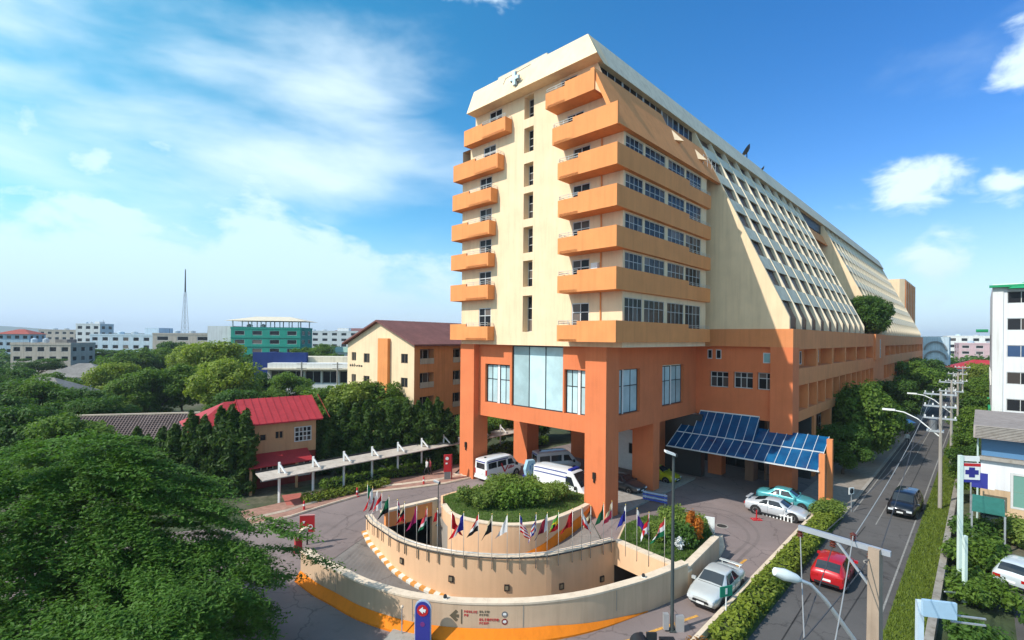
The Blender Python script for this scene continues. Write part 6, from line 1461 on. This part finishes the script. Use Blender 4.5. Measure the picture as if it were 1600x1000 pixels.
m = MB(); r = random.Random(4); x = 10.8
for k in range(6):
    m.box(x - .16, x, .004, .03, 9.6, 9.8 + r.uniform(0, .25)); m.box(x - .34, x - .16, .004, .028, 9.6 + r.uniform(0, .15), 9.85); x += .5
tag(m.build('wall_lettering', plain('dark_letters', (.05, .04, .03), .6), an), kind='stuff')
# red roofed house
p0 = g(388, 778); dd = Vector((.77, .63, 0)).normalized(); p0 = Vector((-23.6, 43.8, 0))
hs2 = thing('red_roofed_house', 'two storey tan house with bright red metal roof behind the walkway', 'house', p0, math.atan2(dd.y, dd.x)); Lh, Dh = 5.9, 6.5
hh = [(.9, 1.5, 4.3, 4.95, .1), (2.2, 2.95, 4.35, 5.1, .1), (3.9, 5.5, 3.85, 5.3, .1)]
m = MB(); panel(m, 'y', 0, 1, 0, Lh, 2.9, 6.0, hh); m.face((0, 0, 2.9), (0, Dh, 2.9), (0, Dh, 6), (0, Dh / 2, 7.7), (0, 0, 6)); m.face((Lh, 0, 2.9), (Lh, Dh, 2.9), (Lh, Dh, 6), (Lh, Dh / 2, 7.7), (Lh, 0, 6)); m.build('upper_wall', TAN, hs2)
m = MB(); m.box(.02, Lh - .02, .02, Dh, 0, 2.898); m.build('lower_wall', paint('dark_red_wall', (.20, .03, .025), dirt=.2), hs2)
window(hs2, 'y', -.02, 1, 3.92, 5.48, 3.87, 5.28, 4, 3, .08); window(hs2, 'y', .02, 1, .91, 1.49, 4.31, 4.94, 1, 1, .06, frame=TAN); window(hs2, 'y', .02, 1, 2.21, 2.94, 4.36, 5.09, 2, 1, .06, frame=TAN)
window(hs2, 'y', -.0, -1, 1.0, 2.6, .6, 2.0, 3, 1, .08); window(hs2, 'y', -.0, -1, 4.2, 5.4, .6, 2.0, 2, 1, .08)
m = MB(); gable_roof(m, 0, Lh, 0, Dh, 5.85, 7.75, .5, .12, 'x'); rf = m.build('roof', REDROOF, hs2)
m = MB(); hip(m, -4.0, 2.4, 1.6, 7.2, 5.6, 7.6, .5); m.build('wing_roof', REDROOF, hs2); m = MB(); m.box(-3.9, -.02, 1.7, 7.1, 0, 5.58); m.build('wing_wall', TAN, hs2)
m = MB(); m.extrude([(-.3, -1.9, 2.35), (Lh - .8, -1.9, 2.35), (Lh - .8, .0 - .01, 3.1), (-.3, -.01, 3.1)], (0, 0, .1)); m.build('porch_roof', REDROOF, hs2); MB().box(-.2, .0, -1.7, -1.5, 0, 2.35).build('porch_post', TAN, hs2); MB().box(3.6, 3.8, -1.7, -1.5, 0, 2.35).build('porch_post', TAN, hs2)
m = MB(); 
for k in range(13): m.bar((-.5 + k * .63, -.5, 6.0), (-.5 + k * .63, Dh / 2, 7.92), .035, .03)
tag(m.build('roof_seams', REDROOF, rf), kind='stuff')
# dark lattice tile roof at the left
p0 = g(150, 705, 2.2); tr_ = thing('tiled_roof_house', 'low house with dark gridded tile roof behind the foreground tree', 'house', (p0.x - 5.2, p0.y + 1.0, 0), R(14)); Lt = 11.5
MB().box(.6, Lt - .6, .6, 8, 0, 1.9).build('wall', BEIGE, tr_); m = MB(); gable_roof(m, 0, Lt, 0, 8.5, 1.7, 4.7, .4, .12, 'x'); rf = m.build('roof', paint('slate_dark', (.035, .028, .03), .2, dirt=.2), tr_)
m = MB(); nC, nRw = 40, 17
for k in range(nC + 1): x = -.4 + (Lt + .8) * k / nC; m.bar((x, -.4, 1.86), (x, 4.25, 4.86), .075, .07)
for k in range(nRw + 1): w = k / nRw; m.bar((-.4, -.4 + 4.65 * w, 1.86 + 3.0 * w), (Lt + .4, -.4 + 4.65 * w, 1.86 + 3.0 * w), .075, .06)
tag(m.build('tile_grid', paint('tile_grid', (.27, .20, .18), .2, dirt=.25), rf), kind='stuff'); m = MB(); m.bar((-.4, 4.25, 4.9), (Lt + .4, 4.25, 4.9), .3, .16); m.build('ridge', CAP, rf)
# grey hip roofed house among the trees
def simple_house(label, u, v, Wh, Dp, He, Hr, wall, roof, rot=0.2, name='house', zg=0.0, nwin=4, stor=2, flat=False, cat='house', gl=None):
    p = g(u, v); t = thing(name, label, cat, p, rot); m = MB(); st = He / stor; hol = []
    for j in range(stor):
        for k in range(nwin): x = Wh * (k + .5) / nwin; hol.append((x - Wh / nwin * .28, x + Wh / nwin * .28, j * st + st * .3, j * st + st * .8, .15))
    panel(m, 'y', 0, 1, 0, Wh, 0, He, hol); nh = max(1, int(nwin * Dp / Wh)); hol2 = []
    for j in range(stor):
        for k in range(nh): y = Dp * (k + .5) / nh; hol2.append((y - Dp / nh * .25, y + Dp / nh * .25, j * st + st * .3, j * st + st * .8, .15))
    panel(m, 'x', Wh, -1, 0, Dp, 0, He, hol2); panel(m, 'x', 0, 1, 0, Dp, 0, He, hol2); m.face((0, Dp, 0), (Wh, Dp, 0), (Wh, Dp, He), (0, Dp, He))
    if flat: m.face((0, 0, He - .02), (Wh, 0, He - .02), (Wh, Dp, He - .02), (0, Dp, He - .02))
    m.build('wall', wall, t)
    for h in hol: window(t, 'y', .08, 1, h[0] + .01, h[1] - .01, h[2] + .01, h[3] - .01, 1, 1, max(.06, Wh * .004), glass=gl)
    for h in hol2: window(t, 'x', Wh - .08, -1, h[0] + .01, h[1] - .01, h[2] + .01, h[3] - .01, 1, 1, max(.06, Wh * .004), glass=gl)
    if flat:
        m = MB(); 
        for a in ((-.1, Wh + .1, -.1, .15), (-.1, Wh + .1, Dp - .15, Dp + .1)): m.box(a[0], a[1], a[2], a[3], He + .002, He + .7)
        for a in ((-.1, .15), (Wh - .15, Wh + .1)): m.box(a[0], a[1], .15, Dp - .15, He + .004, He + .7)
        m.build('parapet', wall, t); MB().box(Wh * .6, Wh * .8, Dp * .3, Dp * .7, He, He + Hr).build('stair_head', roof, t)
        for k in range(2): tk = MB(); tk.lathe([(0, 0), (Wh * .03 + .3, 0), (Wh * .03 + .3, 1.6), (0, 2.0)], 12, 'Z', (Wh * (.15 + .2 * k), Dp * .5, He)); tk.build('water_tank', STEEL if k else PALEB, t)
        MB().tube([(Wh * .9, Dp * .4, He), (Wh * .9, Dp * .4, He + 3.2)], .06, 5).build('aerial', DARKM, t)
    else: hip(MB(), 0, Wh, 0, Dp, He, He + Hr).build('roof', roof, t)
    return t
simple_house('grey hip roofed house among the left garden trees', 60, 632, 11, 9, 5.2, 2.6, WHITEW, ROOFG, .35)
simple_house('low grey roofed shed left of the hip roofed house', 20, 650, 8, 6, 3.6, 1.8, WHITEW, ROOFG, .1, nwin=3, stor=1)
simple_house('dark eaved house at the far left edge', -25, 690, 9, 7, 5.5, 2.4, BEIGE, ROOFG, .2)
simple_house('beige block with dark open floors at the far left', 16, 598, 15, 10, 10.6, 1.6, BEIGE, ROOFG, .15, 'apartment_block', nwin=5, stor=4, flat=True, cat='building')
simple_house('pale blue building right of the wide flat topped tree', 140, 572, 33, 20, 13.2, 3.5, PALEB, PALEB, -.08, 'apartment_block', nwin=7, stor=4, flat=True, cat='building')
simple_house('beige flat block with dark roof left of the radio mast', 238, 575, 31, 18, 13.8, 2.2, BEIGE, ROOFG, .12, 'apartment_block', nwin=4, stor=4, flat=True, cat='building')
simple_house('white block with red roof at the left edge of the skyline', -6, 575, 11, 9, 13.5, 2.0, PALEB, paint('far_red_roof', (.35, .08, .06)), .2, 'apartment_block', nwin=4, stor=5, cat='building')
simple_house('small white tower block between the beige and blue buildings', 118, 556, 14, 12, 19.5, 2, WHITEW, WHITEW, .1, 'apartment_block', nwin=3, stor=5, flat=True, cat='building')
simple_house('long low pale building on the left horizon', 60, 550, 40, 14, 16, 2.0, BEIGE, PALEB, .1, 'warehouse', nwin=8, stor=4, flat=True, cat='building')
simple_house('white building on the horizon just right of the green block', 470, 553, 42, 20, 17, 3, WHITEW, WHITEW, .1, 'apartment_block', nwin=6, stor=4, flat=True, cat='building')
simple_house('pale terrace on the horizon left of the cream gable', 520, 549, 40, 20, 18, 3, WHITEW, ROOFM, .1, 'apartment_block', nwin=6, stor=4, cat='building')
simple_house('long green roofed shed behind the white flat building', 470, 580, 22, 12, 7.5, 2.0, WHITEW, paint('pale_green_roof', (.25, .38, .30)), .05, 'warehouse', nwin=5, stor=2, cat='building')
simple_house('brown roofed pavilion left of the cream gable', 530, 608, 10, 9, 6.5, 3.0, BEIGE, ROOFM, .5, nwin=3, stor=2)
simple_house('white building with blue roofs on the mid left horizon', 400, 548, 50, 20, 16, 3, PALEB, PALEB, .0, 'apartment_block', nwin=7, stor=4, flat=True, cat='building')
# green building
gb = simple_house('bright green five storey building with open roof deck', 360, 583, 24.5, 14, 16.2, 0.1, GREENW, GREENW, .10, 'apartment_block', nwin=4, stor=5, flat=True, cat='building')
m = MB(); hip(m, -1, 25.5, 0, 14, 19.2, 21.0, 1.0); m.build('roof', FASC, gb)
for k in range(8):
    for y in (.4, 13.4): m = MB(); m.box(.3 + k * 3.3, .6 + k * 3.3, y, y + .3, 16.9, 19.2); m.build('deck_post', WHITEW, gb)
for j in range(1, 5): MB().box(-.12, 24.6, -.12, -.003, j * 3.24 - .15, j * 3.24 + .05).build('floor_band', paint('green_dark', (.01, .16, .12)), gb)
MB().box(-9, -.05, 2, 13, 0, 17.2).build('white_wing', WHITEW, gb)
# white flat building with blue wall
p = g(392, 631); wb = thing('flat_white_building', 'white flat roofed building with long glazed front and tall blue wall', 'building', p, R(4)); wb.location = (at(392, 600, 104).x, 104, 0)
MB().box(-1.0, 10.5, 3, 4, 0, 10.2).build('blue_wall', BLUEW_, wb); MB().box(-1, 0, 4, 14, 0, 10).build('blue_wall', BLUEW_, wb)
hol = [(4 + k * 3.6, 7.3 + k * 3.6, 3.7, 6.4, .4) for k in range(5)]
m = MB(); panel(m, 'y', 0, 1, 3.4, 23, 0, 8.0, hol); m.face((3.4, 0, 8), (23, 0, 8), (23, 14, 8), (3.4, 14, 8)); m.face((3.4, 0, 0), (3.4, 14, 0), (3.4, 14, 8), (3.4, 0, 8)); m.build('wall', WHITEW, wb)
for h in hol: window(wb, 'y', .3, 1, h[0] + .02, h[1] - .02, h[2] + .02, h[3] - .02, 2, 1, .1)
MB().box(2.8, 23.5, -1.4, -.004, 6.7, 7.0).build('awning', FASC, wb); MB().box(3.2, 23.3, -.15, -.004, 2.2, 3.5).build('spandrel', WHITE, wb); MB().box(6, 21, 4, 10, 8, 9.2).build('roof_plant', FASC, wb)
for k, (u, lab) in enumerate(((471, 'left wooden power pole before the white flat building'), (527, 'right wooden power pole before the white flat building'))):
    q = at(u, 600, 88); o = thing('power_pole', lab, 'pole', (q.x, q.y, 0), 0, 'poles before the white flat building'); m = MB(); m.tube([(0, 0, 0), (0, 0, 9.2)], .14); m.build('pole', CONC, o)
    for z in (8.0, 8.8): m = MB(); m.box(-.9, .9, -.06, .06, z, z + .12); m.build('crossarm', CONC, o)
# radio mast
q = at(289, 505, 300); o = thing('radio_mast', 'thin lattice radio mast on the left horizon', 'mast', (q.x, q.y, 0)); m = MB(); LM = plain('mast_steel', (.34, .36, .38), .5, .3)
for sx_, sy_ in ((-1, -1), (1, -1), (1, 1), (-1, 1)): MB().bar((sx_ * 2.0, sy_ * 2.0, 0), (sx_ * .45, sy_ * .45, 40), .14).build('leg', LM, o)
for k in range(13):
    z0, z1 = k * 3.05, (k + 1) * 3.05; w0, w1 = 2.0 - 1.55 * z0 / 40, 2.0 - 1.55 * z1 / 40
    for a, b in (((-1, -1), (1, -1)), ((1, -1), (1, 1)), ((1, 1), (-1, 1)), ((-1, 1), (-1, -1))): m.bar((a[0] * w0, a[1] * w0, z0), (b[0] * w1, b[1] * w1, z1), .07); m.bar((a[0] * w1, a[1] * w1, z1), (b[0] * w1, b[1] * w1, z1), .07)
tag(m.build('bracing', LM, o), kind='stuff'); m = MB(); m.tube([(0, 0, 40), (0, 0, 54)], [.45, .25], 8); m.build('antenna', DARKM, o)
# ------------------------------------------------------------------ right hand buildings (street frame)
wt = thing('white_apartment_tower', 'white apartment tower with green roof and green base right of the street', 'building', bw(49.0, -21.6), BROT)
hol = []
for j in range(5):
    z = 5.6 + j * 2.95
    for y in (-1.2, -6.0, -11.0): hol.append((y - 2.3, y, z, z + 1.35, .15))
m = MB(); panel(m, 'x', 0, 1, -16, 0, 0, 19.6, hol); m.face((0, 0, 0), (26, 0, 0), (26, 0, 19.6), (0, 0, 19.6)); m.box(.5, 25, -15, -.5, 19.4, 19.55); m.build('wall', paint('tower_white', (.74, .74, .76), .04, dirt=.12), wt)
for k, h in enumerate(hol): window(wt, 'x', .05, 1, h[0] + .01, h[1] - .01, h[2] + .01, h[3] - .01, 2, 1, .06, glass=(DGLASS, BGLASS, glassy('blue_pane', (.03, .07, .16)), glassy('yellow_curtain', (.35, .28, .10), .3))[k % 4] if k % 2 == 0 else DGLASS)
GRN = paint('tower_green', (.02, .30, .13), .08, dirt=.12)
m = MB(); m.box(-.25, -.003, -16, .25, 3.9, 5.0); m.box(-.003, 26, .003, .25, 3.9, 5.0); m.build('green_band', GRN, wt)
m = MB(); m.v += [(-1.0, -16, 19.0), (-1.0, -1.2, 19.0), (12, -1.2, 19.0), (12, -16, 19.0), (4, -16, 21.6), (4, -6, 21.6)]; m.f += [(0, 1, 5, 4), (1, 2, 5), (2, 3, 4, 5), (0, 3, 2, 1)]; m.build('green_roof', GRN, wt)
MB().box(2.5, 10, -15, -3, 19.56, 22.6).build('roof_tank', paint('pale_green_tank', (.5, .62, .58)), wt); MB().box(-.12, -.003, -.9, 0, 5.002, 19.3).build('corner_pier', WHITEW, wt)
for j in range(4): m = MB(); m.box(6 + j * 4.5, 8 + j * 4.5, .003, .08, 8, 9.6); m.build('side_vent', WHITE, wt)
MB().box(13, 20, .26, 1.5, 14.5, 14.8).build('side_canopy', GRN, wt); wt.scale = (1, 1, 1.06); MB().box(-.6, .0, -16, .3, 19.2, 19.45).build('eave_trim', GRN, wt)
lb = thing('low_glass_building', 'low building with blue glass band and tan wall at the right edge', 'building', bw(19.4, -20.7), BROT)
m = MB(); panel(m, 'x', 0, 1, -16, 0, 1.1, 2.95, [(-7.5, -1.6, 1.75, 3.0, .12)]); m.build('tan_wall', paint('tan_render', (.60, .42, .26), dirt=.2), lb)
m = MB(); panel(m, 'x', .02, 1, -16, 0, 2.952, 5.1, [(-7.5, -1.6, 2.9, 4.35, .12)]); m.face((.02, 0, 0), (12, 0, 0), (12, 0, 7.4), (.02, 0, 7.4)); m.build('white_wall', paint('tower_white', (.74, .74, .76)), lb)
window(lb, 'x', -.02, 1, -7.49, -1.61, 1.76, 4.34, 2, 1, .14, glass=glassy('green_pane', (.18, .36, .30), .15, .5, .15), name='shop_window')
for k in range(6): window(lb, 'x', .1, 1, -2.5 - k * 2.5 + .02, -k * 2.5 - .02, 5.35, 6.75, 1, 1, .03, glass=glassy('blue_band_glass', (.10, .22, .38), .12, .6, .1), frame=GREYM)
MB().box(-.3, .3, -16, .2, 5.102, 5.33).build('sill_band', CONC, lb); m = MB(); m.extrude([(-.9, .4, 6.8), (.3, .4, 7.6), (12, .4, 7.6), (12, .4, 6.8)], (0, -16.4, 0)); m.build('roof', paint('louvre_grey', (.30, .26, .24), .15, dirt=.3), lb)
MB().box(.3, .9, -16, -.1, 0, 1.098).build('shop_base', glassy('base_glass', (.03, .05, .05)), lb); m = MB(); m.box(-1.2, -.05, -16, -.6, 0, .35); m.build('planter_kerb', CAP, lb)
for k in range(8): MB().box(-.88 + k * .14, -.80 + k * .14, -15.5, .3, 6.88 + k * .095, 6.93 + k * .095).build('roof_louvre', CONC, lb)
m = MB(); m.tube([(-.1, .15, 0), (-.1, .15, 7.0)], .06); m.build('downpipe', paint('pale_green_tank', (.5, .62, .58)), lb)
simple = [('white house with bright red roof at the end of the street', 1487, 612, 13, 10, 6.5, 2.4, WHITEW, REDROOF, 2, 3), ('pale block closing the end of the street', 1480, 566, 45, 20, 17, 1.5, WHITEW, WHITEW, 4, 8), ('pink terraced block right of the street end', 1498, 574, 38, 14, 12.5, 2, paint('pink_render', (.55, .38, .40)), WHITEW, 4, 7), ('white low house right of the red roofed one', 1508, 620, 9, 8, 4.5, 1.2, WHITEW, WHITEW, 2, 3)]
for lab, u, v, Wh, Dp, He, Hr, wl_, rf_, st_, nw in simple: simple_house(lab, u, v, Wh, Dp, He, Hr, wl_, rf_, R(-35), 'house' if st_ == 2 else 'apartment_block', nwin=nw, stor=st_, flat=(rf_ is WHITEW), cat='house' if st_ == 2 else 'building')
# stepped grey roofed building beside the far wing
o = thing('scalloped_building', 'grey building with stacked scalloped arches beyond the street wing', 'building', bw(205, -4.6), BROT)
MB().box(0, 10, -7.6, 0, 0, 15.5).build('wall', PALEB, o)
for j in range(4):
    for k in range(1): m = MB(); m.lathe([(2.8, 0), (3.3, 0), (3.3, .5), (2.8, .5)], 14, 'X', (-.5, -3.8, 0.5 + j * 3.4), 0, math.pi); m.build('arch', GREYM, o)
# ------------------------------------------------------------------ poles, wires and street lamps
PCONC = paint('pole_concrete', (.36, .27, .20), .12, dirt=.3, scale=1.5)
pb_ = Vector((9.25, 12.35, 0)); up_ = thing('utility_pole', 'square concrete utility pole with crossarm close to the camera', 'utility pole', pb_, R(35)); PZ = 8.75
m = MB(); m.v += [(-.17, -.17, 0), (.17, -.17, 0), (.17, .17, 0), (-.17, .17, 0), (-.12, -.12, PZ), (.12, -.12, PZ), (.12, .12, PZ), (-.12, .12, PZ)]; m.f += [(0, 3, 2, 1), (4, 5, 6, 7), (0, 1, 5, 4), (1, 2, 6, 5), (2, 3, 7, 6), (3, 0, 4, 7)]; m.build('pole', PCONC, up_)
def pw(v): return up_.matrix_world.inverted() @ Vector(v)
bpy.context.view_layer.update()
A, B = at(1248, 824, 13.7), at(1392, 866, 12.15); 
m = MB(); m.bar(pw(A), pw(B), .11, .13); m.build('crossarm', plain('galvanised_arm', (.42, .44, .47), .45, .3), up_); off = Vector((.12, .16, -.02)); m = MB(); m.bar(pw(A + off), pw(B + off), .05, .09); m.build('crossarm', DARKM, up_)
INS = plain('brown_insulator', (.10, .025, .015), .3, coat=.4); ins = []
for w, up in ((.02, -1), (.40, -1), (.62, 1), (.80, -1)):
    c_ = A.lerp(B, w); m = MB(); pr = [(0, 0), (.07, .02), (.045, .06), (.085, .09), (.045, .13), (.085, .16), (.04, .2), (0, .22)]; m.lathe([(r_, -z if up < 0 else z) for r_, z in pr], 12, 'Z', pw(c_ + Vector((0, 0, .07 * up)))); m.build('insulator', INS, up_, smooth=True); ins.append(c_ + Vector((0, 0, .22 * up)))
m = MB(); m.bar(pw(A.lerp(B, .45) + Vector((0, 0, -.1))), pw(Vector((9.25, 12.35, 7.6))), .05, .05); m.build('brace', STEEL, up_)
WIRE = plain('cable', (.06, .06, .065), .6); PWIRE = plain('bright_cable', (.42, .42, .40), .5, .3)
def wire(label, a, b, sag=.3, r=.012, mat=None, grp=None):
    a, b = Vector(a), Vector(b); m = MB(); m.tube([a.lerp(b, k / 14) - Vector((0, 0, sag * 4 * (k / 14) * (1 - k / 14))) for k in range(15)], r, 5); o = m.build('overhead_wire', mat or WIRE); return tag(o, label, 'wire', grp)
wire('pale wire dropping from the crossarm to the bottom edge, left', ins[0], at(1170, 880, 13.0) * 1, .1, .014, PWIRE) if False else None
for k, (i, e, mt, lab) in enumerate(((0, (1258, 1030, 9.0), PWIRE, 'bright wire hanging straight down from the crossarm tip'), (1, (1225, 1060, 9.0), WIRE, 'dark wire running down left from the middle insulator'), (2, (1290, 1080, 8.5), PWIRE, 'bright wire running down from the upright insulator'), (3, (1180, 1080, 8.0), WIRE, 'dark wire running lowest left from the right insulator'))):
    wire(lab, ins[i], at(*e), .1, .013, mt)
# street poles
def street_pole(label, s, t, h, lamp=True, trans=False, arms=2):
    o = thing('street_pole', label, 'utility pole', bw(s, t), BROT, 'utility poles along the street'); m = MB(); m.tube([(0, 0, 0), (0, 0, h)], [.15, .10], 8); m.build('pole', CONC, o, smooth=True)
    for k in range(arms): z = h - .3 - k * 1.0; m = MB(); m.box(-.06, .06, -1.0, 1.1, z, z + .13); m.build('crossarm', STEEL, o)
    for k in range(arms):
        for y in (-.9, -.3, .5, 1.0): m = MB(); m.lathe([(0, 0), (.07, .02), (.04, .08), (.07, .12), (0, .2)], 8, 'Z', (0, y, h - .17 - k * 1.0)); m.build('insulator', PLATE, o, smooth=True)
    if lamp:
        z = h * .62; m = MB(); m.tube([(0, .1, z), (0, 1.5, z + 1.3), (0, 2.4, z + 1.75), (0, 3.2, z + 1.85)], .05); m.build('lamp_arm', WHITE, o); m = MB(); m.box(-.13, .13, 3.0, 3.9, z + 1.8, z + 1.95); m.build('lamp_head', WHITE, o)
    if trans:
        m = MB(); m.lathe([(0, 0), (.3, 0), (.3, .8), (.0, .9)], 12, 'Z', (.3, .5, h - 3.2)); m.build('transformer', GREYM, o); m = MB(); m.box(-.1, .5, -.2, .9, h - 3.4, h - 3.22); m.build('platform', STEEL, o)
    return o
street_pole('nearest street pole with transformer and lamp arm beside the verge', 22, -18.3, 9.8, True, True, 3)
street_pole('second street pole along the verge, with a lamp arm', 42, -18.3, 9.6, True, False, 2)
street_pole('third street pole along the verge', 62, -18.3, 9.6, False); street_pole('furthest street pole along the verge', 86, -18.3, 9.6, False, False, 1)
names = ['left', 'middle', 'right']
for k, y in enumerate((-.9, .5, 1.0)):
    lo_ = bw(22, -18.3) + dL * y + Vector((0, 0, 9.75)); wire('long ' + names[k] + ' wire from the near crossarm to the transformer pole', A.lerp(B, .3 + .3 * k) + Vector((0, 0, .05)), lo_, .5, .012, PWIRE if k == 1 else WIRE)
    wire('long ' + names[k] + ' wire between the transformer pole and the second pole', lo_, bw(42, -18.3) + dL * y + Vector((0, 0, 9.5)), .4, .012); wire(names[k] + ' wire between the second and third street poles', bw(42, -18.3) + dL * y + Vector((0, 0, 9.5)), bw(62, -18.3) + dL * y + Vector((0, 0, 9.5)), .4, .014)
for k, (s0_, s1_) in enumerate(((22, 42), (42, 62), (62, 86))):
    for j_, zz_ in enumerate((6.6, 7.0, 7.5)):
        wire(['lower', 'middle', 'upper'][j_] + ' telephone cable in the ' + ['first', 'second', 'third'][k] + ' span along the verge', bw(s0_, -18.15, zz_), bw(s1_, -18.15, zz_), .5 + .15 * j_, .022)
# street lamp arm next to the camera
sl = thing('street_lamp', 'pale street lamp on a long bent arm at the bottom right', 'street lamp', (8.4, 10.9, 0)); bpy.context.view_layer.update()
def sw(v): return Vector(v) - sl.location
e = [at(1365, 1060, 11.0), at(1335, 1000, 11.0), at(1290, 938, 11.0), at(1266, 913, 11.0), at(1246, 905, 11.0)]
MB().tube([sw(p) for p in [Vector((e[0].x, e[0].y, 0))] + e], [.06, .055, .05, .045, .04, .04], 8).build('arm', STEEL, sl, smooth=True)
h0, h1 = at(1250, 906, 11.0), at(1208, 892, 11.0); m = MB(); m.tube([sw(h0), sw(h0.lerp(h1, .15)), sw(h0.lerp(h1, .6)), sw(h0.lerp(h1, .95)), sw(h1)], [.05, .1, .13, .09, .03], 10); m.build('lamp_head', plain('lamp_white', (.7, .74, .72), .35), sl, smooth=True)
# signs on the right
cs = thing('cross_sign', 'tall white pole sign with dark blue cross beside the low glass building', 'sign', g(1499, 932), R(-8)); MB().box(-.09, .09, -.09, .09, 0, 7.75).build('pole', plain('sign_pole_mint', (.62, .74, .68), .45), cs)
MB().box(.1, .92, -.05, .05, 6.45, 7.35).build('panel', WHITE, cs); MB().box(.1, .9, -.05, .05, 7.45, 7.72).build('top_panel', WHITE, cs); m = MB(); m.box(.12, .95, -.06, .06, 7.18, 7.34); m.build('red_band', RED, cs); m = MB(); m.box(.38, .66, -.065, -.051, 6.58, 7.12); m.box(.2, .38, -.065, -.051, 6.74, 6.98); m.box(.66, .84, -.065, -.051, 6.74, 6.98); m.build('blue_cross', plain('cross_blue', (.03, .03, .22), .4), cs); MB().box(.1, .9, -.055, .055, 6.3, 6.44).build('blue_foot', plain('sign_navy', (.035, .04, .26), .4), cs)
o = thing('mint_pole', 'short mint coloured pole standing beside the cross sign', 'pole', g(1507, 942), 0); MB().box(-.08, .08, -.08, .08, 0, 3.6).build('pole', plain('sign_pole_mint', (.62, .74, .68), .45), o); m = MB(); m.bar((-1.6, -.6, .9), (.1, 0, .5), .06); m.build('rail', STEEL, o)
q = at(1437, 945, 17.0); o = thing('box_sign', 'pale blue box sign on a white post at the bottom right', 'sign', (q.x, q.y, 0), R(-14)); MB().box(-.09, .09, -.09, .09, 0, q.z + .15).build('post', plain('post_pale_blue', (.55, .66, .75), .45), o); MB().box(.0, .98, -.22, -.1, q.z - .28, q.z + .28).build('panel', plain('panel_pale_blue', (.36, .52, .66), .45), o)
for z in (-.1, .12): m = MB(); m.box(.9, 1.9, -.05, .0, q.z + z - .35, q.z + z - .3); m.build('rail', STEEL, o)
bf = thing('banner', 'small blue and white banner hanging over the gardens by the poles', 'banner', bw(17.5, -20.2), BROT); MB().tube([(0, 0, 0), (0, 0, 4.6)], .05).build('post', STEEL, bf); MB().box(-.02, .02, -.9, 0, 3.3, 4.4).build('blue_cloth', plain('sign_navy', (.035, .04, .26), .4), bf); MB().box(-.021, .021, -1.25, -.905, 3.3, 4.4).build('white_cloth', WHITE, bf)
MB().box(14, 20, -25, -21, 0, .01) if False else None
pr = thing('porch_awning', 'green striped awning between the cross sign and the low building', 'awning', bw(14.0, -20.3), BROT)
m = MB(); m.extrude([(0, 0, 2.4), (0, -1.6, 2.4), (2.2, -1.6, 3.0), (2.2, 0, 3.0)], (0, 0, .06)); m.build('roof', paint('awning_green', (.03, .16, .13), .15), pr)
for x, y in ((0, 0), (0, -1.6), (2.2, 0), (2.2, -1.6)): MB().box(x - .05, x + .05, y - .05, y + .05, 0, 2.4 if x == 0 else 3.0).build('post', STEEL, pr)
u_ = thing('blue_parasol', 'blue market umbrella on the shaded pavement of the street', 'umbrella', bw(60, -12.2)); MB().tube([(0, 0, 0), (0, 0, 2.6)], .04).build('pole', STEEL, u_); m = MB(); m.lathe([(1.7, 2.1), (.9, 2.5), (0, 2.8)], 8); m.build('canopy', plain('parasol_blue', (.03, .12, .30), .7), u_)

# ------------------------------------------------------------------ wear on the forecourt
TYRE = asphalt('tyre_polish', (0.198, 0.158, 0.146), 0.15, 0.3)
def track(pts, w=.22, z=.007):
    c = flat(spline(pts, 40)); a, b = offset(c, w / 2), offset(c, -w / 2); m = MB()
    for k in range(40): m.face((a[k].x, a[k].y, z), (a[k + 1].x, a[k + 1].y, z), (b[k + 1].x, b[k + 1].y, z), (b[k].x, b[k].y, z))
    struct(m.build('tyre_mark', TYRE))
for pts in ([(505, 835), (560, 800), (640, 775), (720, 768)], [(520, 842), (575, 806), (650, 782), (712, 775)], [(1000, 802), (1060, 790), (1140, 800), (1185, 835), (1150, 880)], [(1010, 808), (1060, 797), (1130, 806), (1170, 838), (1132, 878)]):
    track([g(u, v) for u, v in pts], .2)
for u, v, lab in ((600, 785, 'round iron manhole cover on the drive left of the flags'), (1128, 822, 'round iron manhole cover on the forecourt before the canopy'), (1362, 880, 'round iron manhole cover in the street beside the red car')):
    p = g(u, v); o = thing('manhole_cover', lab, 'manhole cover', (p.x, p.y, .006)); m = MB(); m.lathe([(0, .012), (.34, .012), (.36, 0)], 18); m.build('lid', plain('cast_iron', (.06, .055, .05), .6, .3), o); m = MB(); m.lathe([(.37, 0), (.37, .014), (.44, .012), (.45, 0)], 18); m.build('ring', CONC, o)
# ------------------------------------------------------------------ thin daylight haze
m = MB(); m.box(-4300, 4300, -70, 4300, -5, 90); hzo = m.build('haze', None)
hm = bpy.data.materials.new('haze_air'); hm.use_nodes = True; nt = hm.node_tree
for n_ in list(nt.nodes): nt.nodes.remove(n_)
vo = nt.nodes.new('ShaderNodeVolumePrincipled'); vo.inputs['Color'].default_value = (.80, .90, 1.0, 1); vo.inputs['Density'].default_value = 0.00022; vo.inputs['Anisotropy'].default_value = 0.1
om = nt.nodes.new('ShaderNodeOutputMaterial'); nt.links.new(vo.outputs[0], om.inputs['Volume']); hzo.data.materials.append(hm)
tag(hzo, 'thin pale haze in the air over the town', 'haze', kind='stuff')
